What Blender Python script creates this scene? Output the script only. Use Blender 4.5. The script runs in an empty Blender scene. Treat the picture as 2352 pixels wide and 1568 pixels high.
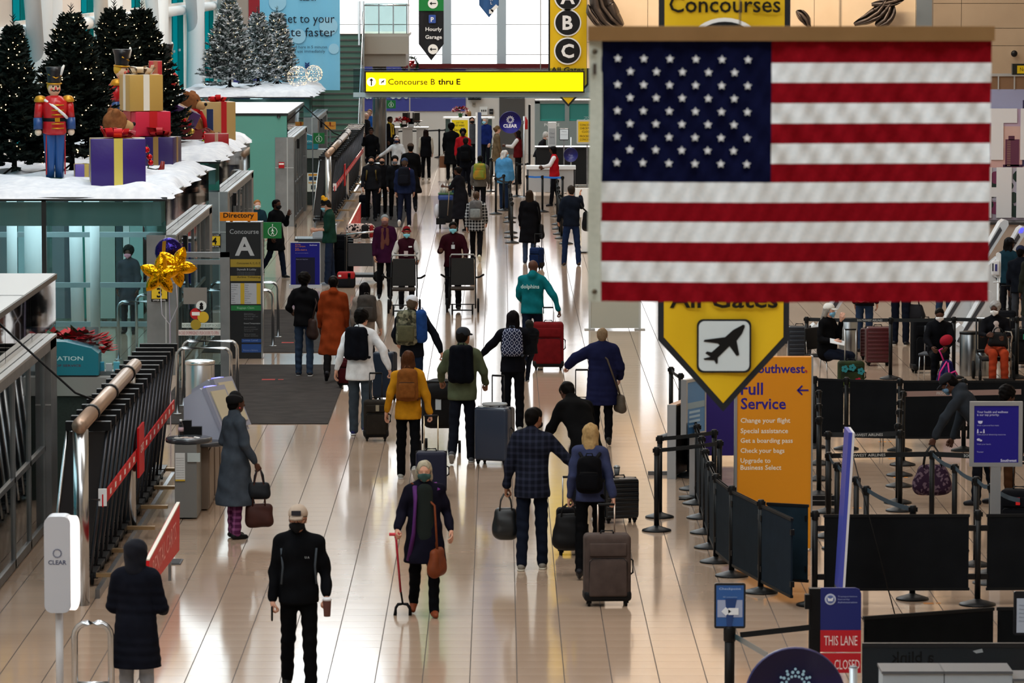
import bpy,math,random
import numpy as np
from mathutils import Vector,Matrix,Euler
PI=math.pi
sc=bpy.context.scene
COL=sc.collection
# --- camera
FPX,HC=10400.0,6.85
PITCH,YAW=math.atan(860/FPX),math.atan(29/FPX)
cam=bpy.data.cameras.new('camera')
cam.sensor_width=36.0
cam.lens=FPX*36.0/2352
cam.clip_start,cam.clip_end=1.0,2000
cam.dof.use_dof=True
cam.dof.focus_distance=84.0
cam.dof.aperture_fstop=8.5
camo=bpy.data.objects.new('camera',cam)
camo.location=(0,0,HC)
camo.rotation_euler=Euler((PI/2-PITCH,0,-YAW),'XYZ')
COL.objects.link(camo)
sc.camera=camo
# --- sky, lamps, exposure
sc.view_settings.view_transform='Standard'
sc.view_settings.look='None'
sc.view_settings.exposure=0.0
sc.view_settings.gamma=1.0
sc.view_settings.use_curve_mapping=False
wd=bpy.data.worlds.new('sky')
sc.world=wd
wd.use_nodes=True
wd.node_tree.nodes['Background'].inputs[0].default_value=(0.86,0.95,1.0,1)
wd.node_tree.nodes['Background'].inputs[1].default_value=4.2
def area(name,loc,size,rot,power,col):
 l=bpy.data.lights.new(name,'AREA')
 l.shape='RECTANGLE';l.size,l.size_y=size
 l.energy=power;l.color=col
 o=bpy.data.objects.new(name,l);COL.objects.link(o)
 o.location=loc;o.rotation_euler=rot
 return o
for k,yy in enumerate((16,44,72,100,128)):
 area('ceiling_light',(3.5,yy,19.0),(16,6),(0,0,0),2400 if k==0 else 1500,(0.94,0.97,1.0)if k==0 else(1.0,0.93,0.85))
for k,yy in enumerate((30,70,110,145)):
 area('daylight',(-9.85,yy,13.0),(8,32),(0,-PI/2+0.3,0),1800,(0.80,0.95,1.0))
 area('left_fill',(-5.2,yy+4,19.0),(4,28),(0,-0.35,0),2600,(0.86,0.95,1.0))  # unseen fill lamp, added to brighten the white columns; the ceiling has no opening
area('wall_washer',(6.5,106.0,11.5),(9,0.6),(math.radians(42),0,0),900,(1.0,0.78,0.55))
sun=bpy.data.lights.new('sun','SUN');sun.energy=9.0;sun.angle=0.01;sun.color=(1,0.93,0.82)
suno=bpy.data.objects.new('sun',sun);COL.objects.link(suno)
suno.rotation_euler=Euler((math.radians(-66),math.radians(4),0))
# --- pixel <-> place
_R=camo.rotation_euler.to_matrix()
def ray(x,y):
 return _R@Vector(((x-1176)/FPX,(784-y)/FPX,-1.0))
def G(x,y,z=0.0):
 d=ray(x,y);t=(z-HC)/d.z
 return Vector((d.x*t,d.y*t,z))
def P(x,y,D):
 d=ray(x,y);t=D/d.y
 return Vector((d.x*t,D,HC+d.z*t))
def WX(x,D):return P(x,784,D).x
def ZY(y,D):return P(1147,y,D).z
def DH(y,h):
 return G(1147,y,h).y
 # --- materials
MC={}
def lin(c):
 return tuple((v/12.92 if v<=0.04045 else((v+0.055)/1.055)**2.4)for v in c)
def hexc(h):
 return lin(tuple(int(h[i:i+2],16)/255 for i in(0,2,4)))
def mat(col,rough=0.6,metal=0.0,kind=None,col2=None,sc_=20.0,emit=0.0,alpha=1.0,trans=0.0,ior=1.45,bump=0.0,coat=0.0):
 key=(col,rough,metal,kind,col2,sc_,emit,alpha,trans,bump,coat)
 if key in MC:return MC[key]
 c=hexc(col)if isinstance(col,str)else col
 c2=hexc(col2)if isinstance(col2,str)else(col2 or(c if kind!='plaid' else tuple(v*3+0.03 for v in c)))
 m=bpy.data.materials.new('m_'+(kind or 'plain'));m.use_nodes=True
 nt=m.node_tree;b=nt.nodes['Principled BSDF'];N=nt.nodes;L=nt.links
 b.inputs['Base Color'].default_value=(*c,1)
 b.inputs['Roughness'].default_value=rough
 b.inputs['Metallic'].default_value=metal
 b.inputs['IOR'].default_value=ior
 if rough>0.4 and not metal:b.inputs['Specular IOR Level'].default_value=0.04 if kind in('cloth','fur','plaid','carpet','camo','floral','speckle','diamond')else 0.2
 if coat:b.inputs['Coat Weight'].default_value=coat
 if trans:b.inputs['Transmission Weight'].default_value=trans
 if emit:
  b.inputs['Emission Color'].default_value=(*c,1);b.inputs['Emission Strength'].default_value=emit
 if alpha<1:b.inputs['Alpha'].default_value=alpha
 def mathn(op,a,bb=None,cc=None):
  n=N.new('ShaderNodeMath');n.operation=op
  for i,v in enumerate((a,bb,cc)):
   if v is None:continue
   if isinstance(v,(int,float)):n.inputs[i].default_value=v
   else:L.new(v,n.inputs[i])
  return n.outputs[0]
 def mixc(f,a,bb):
  n=N.new('ShaderNodeMix');n.data_type='RGBA'
  L.new(f,n.inputs[0])
  for i,v in((6,a),(7,bb)):
   if isinstance(v,tuple):n.inputs[i].default_value=(*v[:3],1)
   else:L.new(v,n.inputs[i])
  return n.outputs[2]
 def sep():
  t=N.new('ShaderNodeTexCoord');s=N.new('ShaderNodeSeparateXYZ');L.new(t.outputs['Object'],s.inputs[0]);return t,s
 if kind in('cloth','fur','leather','stone','brushed','carpet','stain'):
  t=N.new('ShaderNodeTexCoord');n=N.new('ShaderNodeTexNoise')
  n.inputs['Scale'].default_value=sc_;n.inputs['Detail'].default_value=3
  L.new(t.outputs['Object'],n.inputs['Vector'])
  r=N.new('ShaderNodeMapRange');r.inputs[1].default_value=0.3;r.inputs[2].default_value=0.7
  L.new(n.outputs['Fac'],r.inputs[0])
  lo=tuple(v*0.72 for v in c)if col2 is None else c2
  L.new(mixc(r.outputs[0],lo,c),b.inputs['Base Color'])
  if bump:
   bp=N.new('ShaderNodeBump');bp.inputs['Strength'].default_value=bump;bp.inputs['Distance'].default_value=0.01
   L.new(n.outputs['Fac'],bp.inputs['Height']);L.new(bp.outputs[0],b.inputs['Normal'])
 elif kind=='plaid':
  t,s=sep()
  f=None
  for ax in('X','Z'):
   w=mathn('MULTIPLY',s.outputs[ax],sc_)
   w=mathn('FRACT',w)
   g=mathn('GREATER_THAN',w,0.6)
   f=g if f is None else mathn('ADD',f,g)
  L.new(mixc(mathn('MULTIPLY',f,0.5),c,c2),b.inputs['Base Color'])
 elif kind=='diamond':
  t,s=sep()
  a=mathn('ABSOLUTE',mathn('SUBTRACT',mathn('FRACT',mathn('MULTIPLY',s.outputs['X'],sc_)),0.5))
  bb=mathn('ABSOLUTE',mathn('SUBTRACT',mathn('FRACT',mathn('MULTIPLY',s.outputs['Z'],sc_*0.75)),0.5))
  q=mathn('FRACT',mathn('MULTIPLY',mathn('ADD',a,bb),2.0))
  L.new(mixc(mathn('GREATER_THAN',q,0.72),c,c2),b.inputs['Base Color'])
 elif kind in('floral','camo','snow','speckle'):
  t=N.new('ShaderNodeTexCoord');v=N.new('ShaderNodeTexVoronoi');v.inputs['Scale'].default_value=sc_
  L.new(t.outputs['Object'],v.inputs['Vector'])
  r=N.new('ShaderNodeValToRGB');L.new(v.outputs['Color'],r.inputs[0])
  r.color_ramp.interpolation='CONSTANT'
  e=r.color_ramp.elements
  pal={'floral':('15101c','d8602a','1a1018','e05080','201020','d8d050','e8e0e0'),'camo':('4a4a3c','6b6a58','33342c','7d7a66','505243'),'speckle':(col,col2 or 'ffffff',col)}.get(kind,(col,col2 or col))
  while len(e)<len(pal):e.new(0.5)
  for i,h in enumerate(pal):
   e[i].position=0.15+0.7*i/len(pal);e[i].color=(*hexc(h),1)
  L.new(r.outputs[0],b.inputs['Base Color'])
 elif kind=='stripes':
  t,s=sep()
  L.new(mixc(mathn('GREATER_THAN',mathn('FRACT',mathn('MULTIPLY',s.outputs['Z'],sc_)),0.5),c,c2),b.inputs['Base Color'])
 elif kind=='shiny':
  t=N.new('ShaderNodeTexCoord');n=N.new('ShaderNodeTexNoise');n.inputs['Scale'].default_value=sc_
  L.new(t.outputs['Object'],n.inputs['Vector'])
  bp=N.new('ShaderNodeBump');bp.inputs['Strength'].default_value=bump or 0.5;bp.inputs['Distance'].default_value=0.03
  L.new(n.outputs['Fac'],bp.inputs['Height']);L.new(bp.outputs[0],b.inputs['Normal'])
 MC[key]=m
 return m
def glass(tint='dff2ef',clear=0.85,rough=0.02):
 key=('glass',tint,clear)
 if key in MC:return MC[key]
 m=bpy.data.materials.new('m_glass');m.use_nodes=True
 nt=m.node_tree;N=nt.nodes;L=nt.links
 N.remove(N['Principled BSDF'])
 t=N.new('ShaderNodeBsdfTransparent');t.inputs[0].default_value=(*(v*clear for v in hexc(tint)),1)
 g=N.new('ShaderNodeBsdfGlossy');g.inputs['Roughness'].default_value=rough
 fr=N.new('ShaderNodeFresnel');fr.inputs[0].default_value=1.45
 mx=N.new('ShaderNodeMixShader');L.new(fr.outputs[0],mx.inputs[0]);L.new(t.outputs[0],mx.inputs[1]);L.new(g.outputs[0],mx.inputs[2])
 L.new(mx.outputs[0],N['Material Output'].inputs[0])
 MC[key]=m
 return m
def frosted(col,amt=0.8):
 key=('frost',col,amt)
 if key in MC:return MC[key]
 m=bpy.data.materials.new('m_frosted');m.use_nodes=True
 nt=m.node_tree;N=nt.nodes;L=nt.links
 N.remove(N['Principled BSDF'])
 t=N.new('ShaderNodeBsdfTransparent');t.inputs[0].default_value=(*hexc(col),1)
 g=N.new('ShaderNodeBsdfDiffuse');g.inputs[0].default_value=(*hexc(col),1)
 mx=N.new('ShaderNodeMixShader');mx.inputs[0].default_value=1-amt
 L.new(t.outputs[0],mx.inputs[1]);L.new(g.outputs[0],mx.inputs[2]);L.new(mx.outputs[0],N['Material Output'].inputs[0])
 MC[key]=m
 return m
CHROME=mat('b8bcc0',0.22,1.0)
STEEL=mat('8d9298',0.35,1.0,'brushed',None,6)
BLACKP=mat('0d0e10',0.45)
BLACKM=mat('090a0b',0.6)
RUB=mat('0b0b0c',0.8)
WHITEP=mat('dfe3e6',0.4)
GREYP=mat('7c7f82',0.5)
INK=mat('101010',0.6)
INKW=mat('e8e8e6',0.6)
# --- mesh builder
class MB:
 def __init__(s):
  s.v=[];s.f=[];s.m=[];s.n=0;s.smooth=[]
 def add(s,v,f,mi=0,sm=False):
  v=np.asarray(v,dtype=np.float64).reshape(-1,3)
  s.v.append(v)
  for q in f:
   s.f.append(tuple(int(i)+s.n for i in q));s.m.append(mi);s.smooth.append(sm)
  s.n+=len(v)
  return s
 def box(s,lo,hi,mi=0,rot=None,piv=None):
  (x0,y0,z0),(x1,y1,z1)=lo,hi
  v=np.array([(x0,y0,z0),(x1,y0,z0),(x1,y1,z0),(x0,y1,z0),(x0,y0,z1),(x1,y0,z1),(x1,y1,z1),(x0,y1,z1)],float)
  if rot is not None:
   c=np.array(piv if piv is not None else v.mean(0));R=np.array(Euler(rot).to_matrix())
   v=(v-c)@R.T+c
  return s.add(v,[(0,3,2,1),(4,5,6,7),(0,1,5,4),(1,2,6,5),(2,3,7,6),(3,0,4,7)],mi)
 def cbox(s,c,sz,mi=0,rot=None,piv=None):
  return s.box([c[i]-sz[i]/2 for i in range(3)],[c[i]+sz[i]/2 for i in range(3)],mi,rot,piv)
 def rbox(s,c,sz,r=0.03,mi=0,seg=3,e=None):
  hx,hy,hz=sz[0]/2,sz[1]/2,sz[2]/2
  r=min(r,hx*0.98,hy*0.98,hz*0.98)
  V=[];F=[]
  prof=[]
  for k in range(seg+1):
   a=PI/2*k/seg
   prof.append((r*(1-math.sin(a)),-hz+r*(1-math.cos(a))))
  prof=prof+[(i,-z)for i,z in reversed(prof)]
  per=[]
  for q,(sx,sy)in enumerate(((1,1),(-1,1),(-1,-1),(1,-1))):
   for k in range(seg+1):
    a=PI/2*(q+k/seg)
    per.append((sx,sy,math.cos(a),math.sin(a)))
  n=len(per)
  for ins,z in prof:
   rr=max(r-ins,0.0005)
   for sx,sy,ca,sa in per:
    V.append((c[0]+sx*(hx-r)+rr*ca,c[1]+sy*(hy-r)+rr*sa,c[2]+z))
  for j in range(len(prof)-1):
   for i in range(n):
    F.append((j*n+i,j*n+(i+1)%n,(j+1)*n+(i+1)%n,(j+1)*n+i))
  F.append(tuple(reversed(range(n))));F.append(tuple(range((len(prof)-1)*n,len(prof)*n)))
  return s.add(V,F,mi,True)
 def pipe(s,pts,r,n=8,mi=0,closed=False,cap=True):
  pts=[Vector(p)for p in pts];m=len(pts)
  rs=r if isinstance(r,(list,tuple))else[r]*m
  V=[];F=[]
  up=None
  for i,p in enumerate(pts):
   if closed:d=pts[(i+1)%m]-pts[i-1]
   else:d=pts[min(i+1,m-1)]-pts[max(i-1,0)]
   d=d.normalized()if d.length>1e-9 else Vector((0,0,1))
   if up is None:
    up=Vector((0,0,1))if abs(d.z)<0.9 else Vector((1,0,0))
   a=d.cross(up)
   if a.length<1e-6:a=d.orthogonal()
   a.normalize();b=d.cross(a).normalized();up=-b if False else up
   for k in range(n):
    t=2*PI*k/n
    V.append(p+(a*math.cos(t)+b*math.sin(t))*rs[i])
  mm=m if closed else m-1
  for i in range(mm):
   j=(i+1)%m
   for k in range(n):
    F.append((i*n+k,i*n+(k+1)%n,j*n+(k+1)%n,j*n+k))
  if cap and not closed:
   F.append(tuple(reversed(range(n))));F.append(tuple(range((m-1)*n,m*n)))
  return s.add([tuple(q)for q in V],F,mi,True)
 def lathe(s,prof,c=(0,0,0),n=20,mi=0,sm=True,axis='z'):
  V=[];F=[]
  for r,z in prof:
   for k in range(n):
    t=2*PI*k/n
    p=(r*math.cos(t),r*math.sin(t),z)
    if axis=='x':p=(p[2],p[0],p[1])
    elif axis=='y':p=(p[0],p[2],p[1])
    V.append((c[0]+p[0],c[1]+p[1],c[2]+p[2]))
  m=len(prof)
  for i in range(m-1):
   for k in range(n):
    q=(i*n+k,i*n+(k+1)%n,(i+1)*n+(k+1)%n,(i+1)*n+k)
    F.append(q if axis!='y' else q[::-1])
  F.append(tuple(reversed(range(n))));F.append(tuple(range((m-1)*n,m*n)))
  return s.add(V,F,mi,sm)
 def prism(s,poly,y0,y1,mi=0):
  n=len(poly)
  V=[(x,y0,z)for x,z in poly]+[(x,y1,z)for x,z in poly]
  F=[tuple(range(n)),tuple(reversed(range(n,2*n)))]+[(i,i+n,(i+1)%n+n,(i+1)%n)for i in range(n)]
  return s.add(V,F,mi)
 def hexa(s,v,mi=0):
  return s.add(v,[(0,3,2,1),(4,5,6,7),(0,1,5,4),(1,2,6,5),(2,3,7,6),(3,0,4,7)],mi)
 def sphere(s,c,r,n=10,mi=0):
  r=(r,r,r)if isinstance(r,(int,float))else r
  V=[];F=[]
  h=max(4,n//2+1)
  for j in range(h+1):
   a=PI*j/h
   for k in range(n):
    t=2*PI*k/n
    sa=max(math.sin(a),0.02)
    V.append((c[0]+r[0]*sa*math.cos(t),c[1]+r[1]*sa*math.sin(t),c[2]-r[2]*math.cos(a)))
  for j in range(h):
   for k in range(n):
    F.append((j*n+k,j*n+(k+1)%n,(j+1)*n+(k+1)%n,(j+1)*n+k))
  F.append(tuple(reversed(range(n))));F.append(tuple(range(h*n,(h+1)*n)))
  return s.add(V,F,mi,True)
 def raw(s,other,mi=None):
  for a in other.v:s.v.append(a)
  for q,m,sm in zip(other.f,other.m,other.smooth):
   s.f.append(tuple(i+s.n for i in q));s.m.append(m if mi is None else mi);s.smooth.append(sm)
  s.n+=other.n
  return s
 def xf(s,M):
  M=np.array(M)
  s.v=[a@M[:3,:3].T+M[:3,3]for a in s.v]
  return s
 def mesh(s,name):
  me=bpy.data.meshes.new(name)
  me.from_pydata(np.concatenate(s.v).tolist()if s.v else[],[],s.f)
  me.polygons.foreach_set('material_index',s.m)
  me.polygons.foreach_set('use_smooth',s.smooth)
  me.update()
  return me
 def build(s,name,mats,parent=None,kind=None):
  o=bpy.data.objects.new(name,s.mesh(name))
  for m in(mats if isinstance(mats,(list,tuple))else[mats]):o.data.materials.append(m)
  COL.objects.link(o)
  if parent:o.parent=parent
  if kind:o['kind']=kind
  return o
def tag(o,label=None,cat=None,group=None,kind=None):
 if label:o['label']=label
 if cat:o['category']=cat
 if group:o['group']=group
 if kind:o['kind']=kind
 return o
def thing(name,label,cat,loc=(0,0,0),rz=0,group=None):
 o=bpy.data.objects.new(name,None);COL.objects.link(o)
 o.empty_display_size=0.1
 o.location=loc;o.rotation_euler=(0,0,rz)
 return tag(o,label,cat,group)
def copy_tree(o,parent=None):
 c=o.copy();COL.objects.link(c)
 if parent:c.parent=parent
 for ch in list(o.children):copy_tree(ch,c)
 return c
def struct(o):
 o['kind']='structure';return o
ORD=['first','second','third','fourth','fifth','sixth','seventh','eighth','ninth','tenth','eleventh','twelfth','thirteenth','fourteenth','fifteenth','sixteenth','seventeenth','eighteenth','nineteenth','twentieth','twenty first','twenty second']
def letters(s,x0,z0,w=None,h=None,align='l',bold=0.0,y=0.0,yaw=0.0,thick=0.0,mirror=False):
 cu=bpy.data.curves.new('t','FONT');cu.body=s;cu.resolution_u=2;cu.offset=bold;cu.extrude=thick
 o=bpy.data.objects.new('t',cu)
 me=bpy.data.meshes.new_from_object(o)
 v=np.zeros(len(me.vertices)*3);me.vertices.foreach_get('co',v);v=v.reshape(-1,3)
 f=[tuple(p.vertices)for p in me.polygons]
 bpy.data.objects.remove(o);bpy.data.curves.remove(cu);bpy.data.meshes.remove(me)
 if len(v)==0:return MB()
 lo=v.min(0);hi=v.max(0);v=v-lo;sz=hi-lo
 if h is None:k=w/sz[0];kz=k
 elif w is None:kz=h/sz[1];k=kz
 else:k=w/sz[0];kz=h/sz[1]
 ww=sz[0]*k
 X=v[:,0]*k
 if mirror:X=ww-X;f=[q[::-1]for q in f]
 X=X-(ww/2 if align=='c' else ww if align=='r' else 0)
 out=np.stack([x0+X,y-v[:,2],z0+v[:,1]*kz],1)
 mb=MB();mb.add(out,f)
 if yaw:mb.xf(Matrix.Rotation(yaw,4,'Z'))
 return mb
def disc(mb,x,z,r,y=0,n=28,mi=0,t=0.004,r2=None):
 poly=[(x+r*math.cos(2*PI*k/n),z+(r2 or r)*math.sin(2*PI*k/n))for k in range(n)]
 return mb.prism(poly,y-t,y,mi)
def arrow(mb,x,z,L,ang,w=0.12,y=0,mi=0,t=0.004,hd=0.5):
 ca,sa=math.cos(ang),math.sin(ang)
 def q(pts):return[(x+ca*a-sa*b,z+sa*a+ca*b)for a,b in pts]
 h=L/2;k=w*L/2
 mb.prism(q([(-h,-k),(h-k*2,-k),(h-k*2,k),(-h,k)]),y-t,y,mi)
 for sg in(1,-1):
  p=[(h,0),(h-hd*L/2,sg*hd*L/2),(h-hd*L/2-k*1.5,sg*(hd*L/2-k*1.2)),(h-k*3,0)]
  p=q(p)
  mb.prism(p if sg<0 else p[::-1],y-t,y,mi)
 return mb
def rrect(x0,z0,x1,z1,r,n=4):
 pts=[]
 for cx,cz,a0 in((x1-r,z1-r,0),(x0+r,z1-r,90),(x0+r,z0+r,180),(x1-r,z0+r,270)):
  for k in range(n+1):
   a=math.radians(a0+90*k/n)
   pts.append((cx+r*math.cos(a),cz+r*math.sin(a)))
 return pts
 # --- soft surfaces: blended round cones meshed with surface nets
def nets(fn,lo,hi,res):
 lo=np.array(lo,float);hi=np.array(hi,float)
 n=np.maximum(np.ceil((hi-lo)/res).astype(int)+1,3)
 gx,gy,gz=[lo[i]+res*np.arange(n[i])for i in range(3)]
 D=fn(gx,gy,gz)
 s=D<0
 c=np.zeros(n-1,int)
 for dx in(0,1):
  for dy in(0,1):
   for dz in(0,1):
    c+=s[dx:n[0]-1+dx,dy:n[1]-1+dy,dz:n[2]-1+dz]
 act=(c>0)&(c<8)
 idx=-np.ones(n-1,int)
 ii=np.argwhere(act)
 idx[act]=np.arange(len(ii))
 acc=np.zeros((len(ii),3));cnt=np.zeros(len(ii))
 for ax in range(3):
  o1,o2=[a for a in range(3)if a!=ax]
  for a in(0,1):
   for b in(0,1):
    off=np.zeros(3,int);off[o1]=a;off[o2]=b
    p0=ii+off;p1=p0.copy();p1[:,ax]+=1
    d0=D[p0[:,0],p0[:,1],p0[:,2]];d1=D[p1[:,0],p1[:,1],p1[:,2]]
    x=(d0<0)!=(d1<0)
    t=np.where(x,d0/np.where(x,d0-d1,1),0)
    q=off+0.0+np.zeros((len(ii),3));q[:,ax]=t
    acc+=q*x[:,None];cnt+=x
 v=lo+(ii+acc/np.maximum(cnt,1)[:,None])*res
 F=[]
 for ax in range(3):
  o1,o2=(ax+1)%3,(ax+2)%3
  sl0=[slice(None)]*3;sl1=[slice(None)]*3
  sl0[ax]=slice(0,n[ax]-1);sl1[ax]=slice(1,n[ax])
  ch=s[tuple(sl0)]!=s[tuple(sl1)]
  e=np.argwhere(ch)
  e=e[(e[:,o1]>0)&(e[:,o2]>0)&(e[:,o1]<n[o1]-1)&(e[:,o2]<n[o2]-1)]
  if not len(e):continue
  inside=s[e[:,0],e[:,1],e[:,2]]
  def cell(a,b):
   q=e.copy();q[:,o1]-=a;q[:,o2]-=b
   return idx[q[:,0],q[:,1],q[:,2]]
  quad=np.stack([cell(1,1),cell(0,1),cell(0,0),cell(1,0)],1)
  quad[~inside]=quad[~inside][:,::-1]
  F.append(quad)
 F=np.concatenate(F)if F else np.zeros((0,4),int)
 F=F[(F>=0).all(1)]
 return v,F
def relax(v,F,it=1):
 for _ in range(it):
  acc=np.zeros_like(v);cnt=np.zeros(len(v))
  for a in range(4):
   for b in((a+1)%4,(a-1)%4):
    np.add.at(acc,F[:,a],v[F[:,b]]);np.add.at(cnt,F[:,a],1)
  v=0.5*v+0.5*acc/np.maximum(cnt,1)[:,None]
 return v
class Soft:
 """round cones (a, b, ra, rb) with an optional flattening along one direction, joined smoothly"""
 def __init__(s,k=0.02):s.p=[];s.k=k;s.cut=[];s.w=None;s.sub=[]
 def c(s,a,b,ra,rb=None,flat=None,u=(1,0,0),k=None):
  a=np.array(a,float);b=np.array(b,float)
  s.p.append((a,b,ra,ra if rb is None else rb,flat or 1.0,np.array(u,float),s.k if k is None else k));return s
 def minus(s,a,b,r):s.sub.append((np.array(a,float),np.array(b,float),r));return s
 def plane(s,p,n):s.cut.append((np.array(p,float),np.array(n,float)/np.linalg.norm(n)));return s
 def wrinkle(s,amp,f=22.0,seed=0,st=(1,1,1)):s.w=(amp,f,seed,st);return s
 def mesh(s,res,smooth=1):
  lo=np.min([np.minimum(a-max(ra,rb),b-max(ra,rb))for a,b,ra,rb,*_ in s.p],0)-0.04
  hi=np.max([np.maximum(a+max(ra,rb),b+max(ra,rb))for a,b,ra,rb,*_ in s.p],0)+0.04
  def fn(gx,gy,gz):
   D=np.full((len(gx),len(gy),len(gz)),0.3)
   for a,b,ra,rb,fl,u,k in s.p:
    R=max(ra,rb)+k+0.05
    l=np.minimum(a,b)-R;h=np.maximum(a,b)+R
    i0,i1=np.searchsorted(gx,(l[0],h[0]));j0,j1=np.searchsorted(gy,(l[1],h[1]));k0,k1=np.searchsorted(gz,(l[2],h[2]))
    if i1<=i0 or j1<=j0 or k1<=k0:continue
    X=gx[i0:i1,None,None]-a[0];Y=gy[None,j0:j1,None]-a[1];Z=gz[None,None,k0:k1]-a[2]
    ba=b-a;L2=float(ba@ba)
    if L2<1e-12:t=0.0
    else:t=np.clip((X*ba[0]+Y*ba[1]+Z*ba[2])/L2,0,1)
    qx=X-t*ba[0];qy=Y-t*ba[1];qz=Z-t*ba[2]
    r=ra+(rb-ra)*t
    if fl!=1.0:
     w=np.cross(u,ba if L2>1e-12 else np.array((0,0,1.0)))
     w=w/max(np.linalg.norm(w),1e-9)
     g=qx*w[0]+qy*w[1]+qz*w[2]
     d2=qx*qx+qy*qy+qz*qz-g*g
     d=np.sqrt(np.maximum(d2,0)+(g/fl)**2)-r
     d=d*(0.5+0.5*fl)
    else:
     d=np.sqrt(qx*qx+qy*qy+qz*qz)-r
    O=D[i0:i1,j0:j1,k0:k1]
    if k>0:
     hh=np.clip(0.5+0.5*(O-d)/k,0,1)
     D[i0:i1,j0:j1,k0:k1]=O+(d-O)*hh-k*hh*(1-hh)
    else:D[i0:i1,j0:j1,k0:k1]=np.minimum(O,d)
   for a,b,r in s.sub:
    ba=b-a;L2=max(float(ba@ba),1e-9)
    X=gx[:,None,None]-a[0];Y=gy[None,:,None]-a[1];Z=gz[None,None,:]-a[2]
    t=np.clip((X*ba[0]+Y*ba[1]+Z*ba[2])/L2,0,1)
    d=np.sqrt((X-t*ba[0])**2+(Y-t*ba[1])**2+(Z-t*ba[2])**2)-r
    D=np.maximum(D,-d)
   if s.w:
    amp,f,sd,st=s.w
    X=gx[:,None,None]*st[0];Y=gy[None,:,None]*st[1];Z=gz[None,None,:]*st[2]
    D=D+amp*(np.sin(f*(X*0.9+Y*0.5+Z*0.7)+sd)*np.sin(f*(Y*0.8-X*0.4+Z*1.1)+2*sd)+0.6*np.sin(1.9*f*(Z*0.8-Y*0.6+X*0.5)+3*sd))
   for p,nrm in s.cut:
    d=(gx[:,None,None]-p[0])*nrm[0]+(gy[None,:,None]-p[1])*nrm[1]+(gz[None,None,:]-p[2])*nrm[2]
    D=np.maximum(D,d)
   return D
  v,F=nets(fn,lo,hi,res)
  if smooth:v=relax(v,F,smooth)
  return v,F
 def mb(s,res,smooth=1,mi=0):
  m=MB();v,F=s.mesh(res,smooth);m.add(v,F.tolist(),mi,True);return m
  # --- people
def norm(v):v=np.array(v,float);return v/max(np.linalg.norm(v),1e-9)
_hd={}
def head_mesh(res):
 if res in _hd:return _hd[res]
 S=Soft(0.02)
 S.c((0,-0.018,0.03),(0,0.02,0.025),0.078,0.072,None)
 S.c((0,0.03,-0.02),(0,0.045,-0.075),0.06,0.036)
 S.c((-0.03,0.04,-0.06),(0.03,0.04,-0.06),0.03)
 S.c((0,0.088,0.012),(0,0.107,-0.025),0.008,0.013,k=0.012)
 S.c((-0.03,0.079,0.022),(0.03,0.079,0.022),0.013,k=0.015)
 S.c((-0.034,0.066,-0.025),(-0.03,0.068,-0.028),0.016,k=0.02)
 S.c((0.034,0.066,-0.025),(0.03,0.068,-0.028),0.016,k=0.02)
 S.c((-0.016,0.083,-0.056),(0.016,0.083,-0.056),0.008,k=0.008)
 for sx in(-1,1):
  S.c((sx*0.078,-0.005,0.012),(sx*0.074,-0.004,-0.03),0.012,0.008,k=0.008)
  S.minus((sx*0.03,0.104,0.003),(sx*0.032,0.104,0.003),0.019)
 S.c((0,-0.02,-0.06),(0,-0.035,-0.17),0.054,0.062,k=0.03)
 _hd[res]=S.mesh(res,1)
 return _hd[res]
_hn={}
def hand_mesh(grip,res):
 key=(grip,res)
 if key in _hn:return _hn[key]
 S=Soft(0.006)
 S.c((0,0,0.03),(0,0,-0.02),0.024,0.024)
 S.c((0,-0.02,-0.035),(0.002,-0.024,-0.085),0.016,0.013,k=0.012)
 S.c((0,0.02,-0.035),(0.002,0.028,-0.085),0.016,0.013,k=0.012)
 S.c((0,0,-0.03),(0.002,0,-0.085),0.018,0.014,k=0.012)
 for q,(y,L)in enumerate(((-0.033,0.062),(-0.011,0.078),(0.012,0.084),(0.034,0.075))):
  p=np.array((0.002,y,-0.09));a=0.35+0.1*q if not grip else 1.05
  ang=a
  for seg,(l,r)in enumerate(((0.42,0.0102),(0.32,0.0094),(0.26,0.0084))):
   d=np.array((math.sin(ang),y*(0.9 if not grip else-0.2),-math.cos(ang)))
   e=p+d*L*l
   S.c(p,e,r,r*0.93,k=0.003)
   p=e;ang+=(0.32 if not grip else 1.05)
 if grip:
  S.c((0.008,0.03,-0.03),(0.035,0.042,-0.065),0.014,0.012);S.c((0.035,0.042,-0.065),(0.055,0.02,-0.085),0.011,0.009,k=0.003)
 else:
  S.c((0.006,0.03,-0.03),(0.024,0.052,-0.07),0.014,0.011);S.c((0.024,0.052,-0.07),(0.034,0.056,-0.1),0.0105,0.008,k=0.003)
 _hn[key]=S.mesh(res,1)
 return _hn[key]
def frame(d,hint):
 z=-norm(d);y=np.array(hint,float);y=norm(y-z*(y@z));x=np.cross(y,z)
 return np.stack([x,y,z],1)
WALKS={'stand':dict(lt=(2,0),rt=(-2,0),la=(4,8,14),ra=(4,8,14)),'walkA':dict(lt=(24,8),rt=(-18,26),la=(-16,8,18),ra=(20,8,24)),'walkB':dict(lt=(-18,26),rt=(24,8),la=(20,8,24),ra=(-16,8,18)),'slowA':dict(lt=(13,4),rt=(-11,16),la=(-8,8,14),ra=(10,8,18)),'slowB':dict(lt=(-11,16),rt=(13,4),la=(10,8,18),ra=(-8,8,14)),'sit':dict(lt=(84,84),rt=(84,84),la=(20,6,60),ra=(20,6,60)),}
SKINS={'w':'b98a74','b':'4a2f24','m':'8a5d45','p':'c79a86'}
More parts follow.
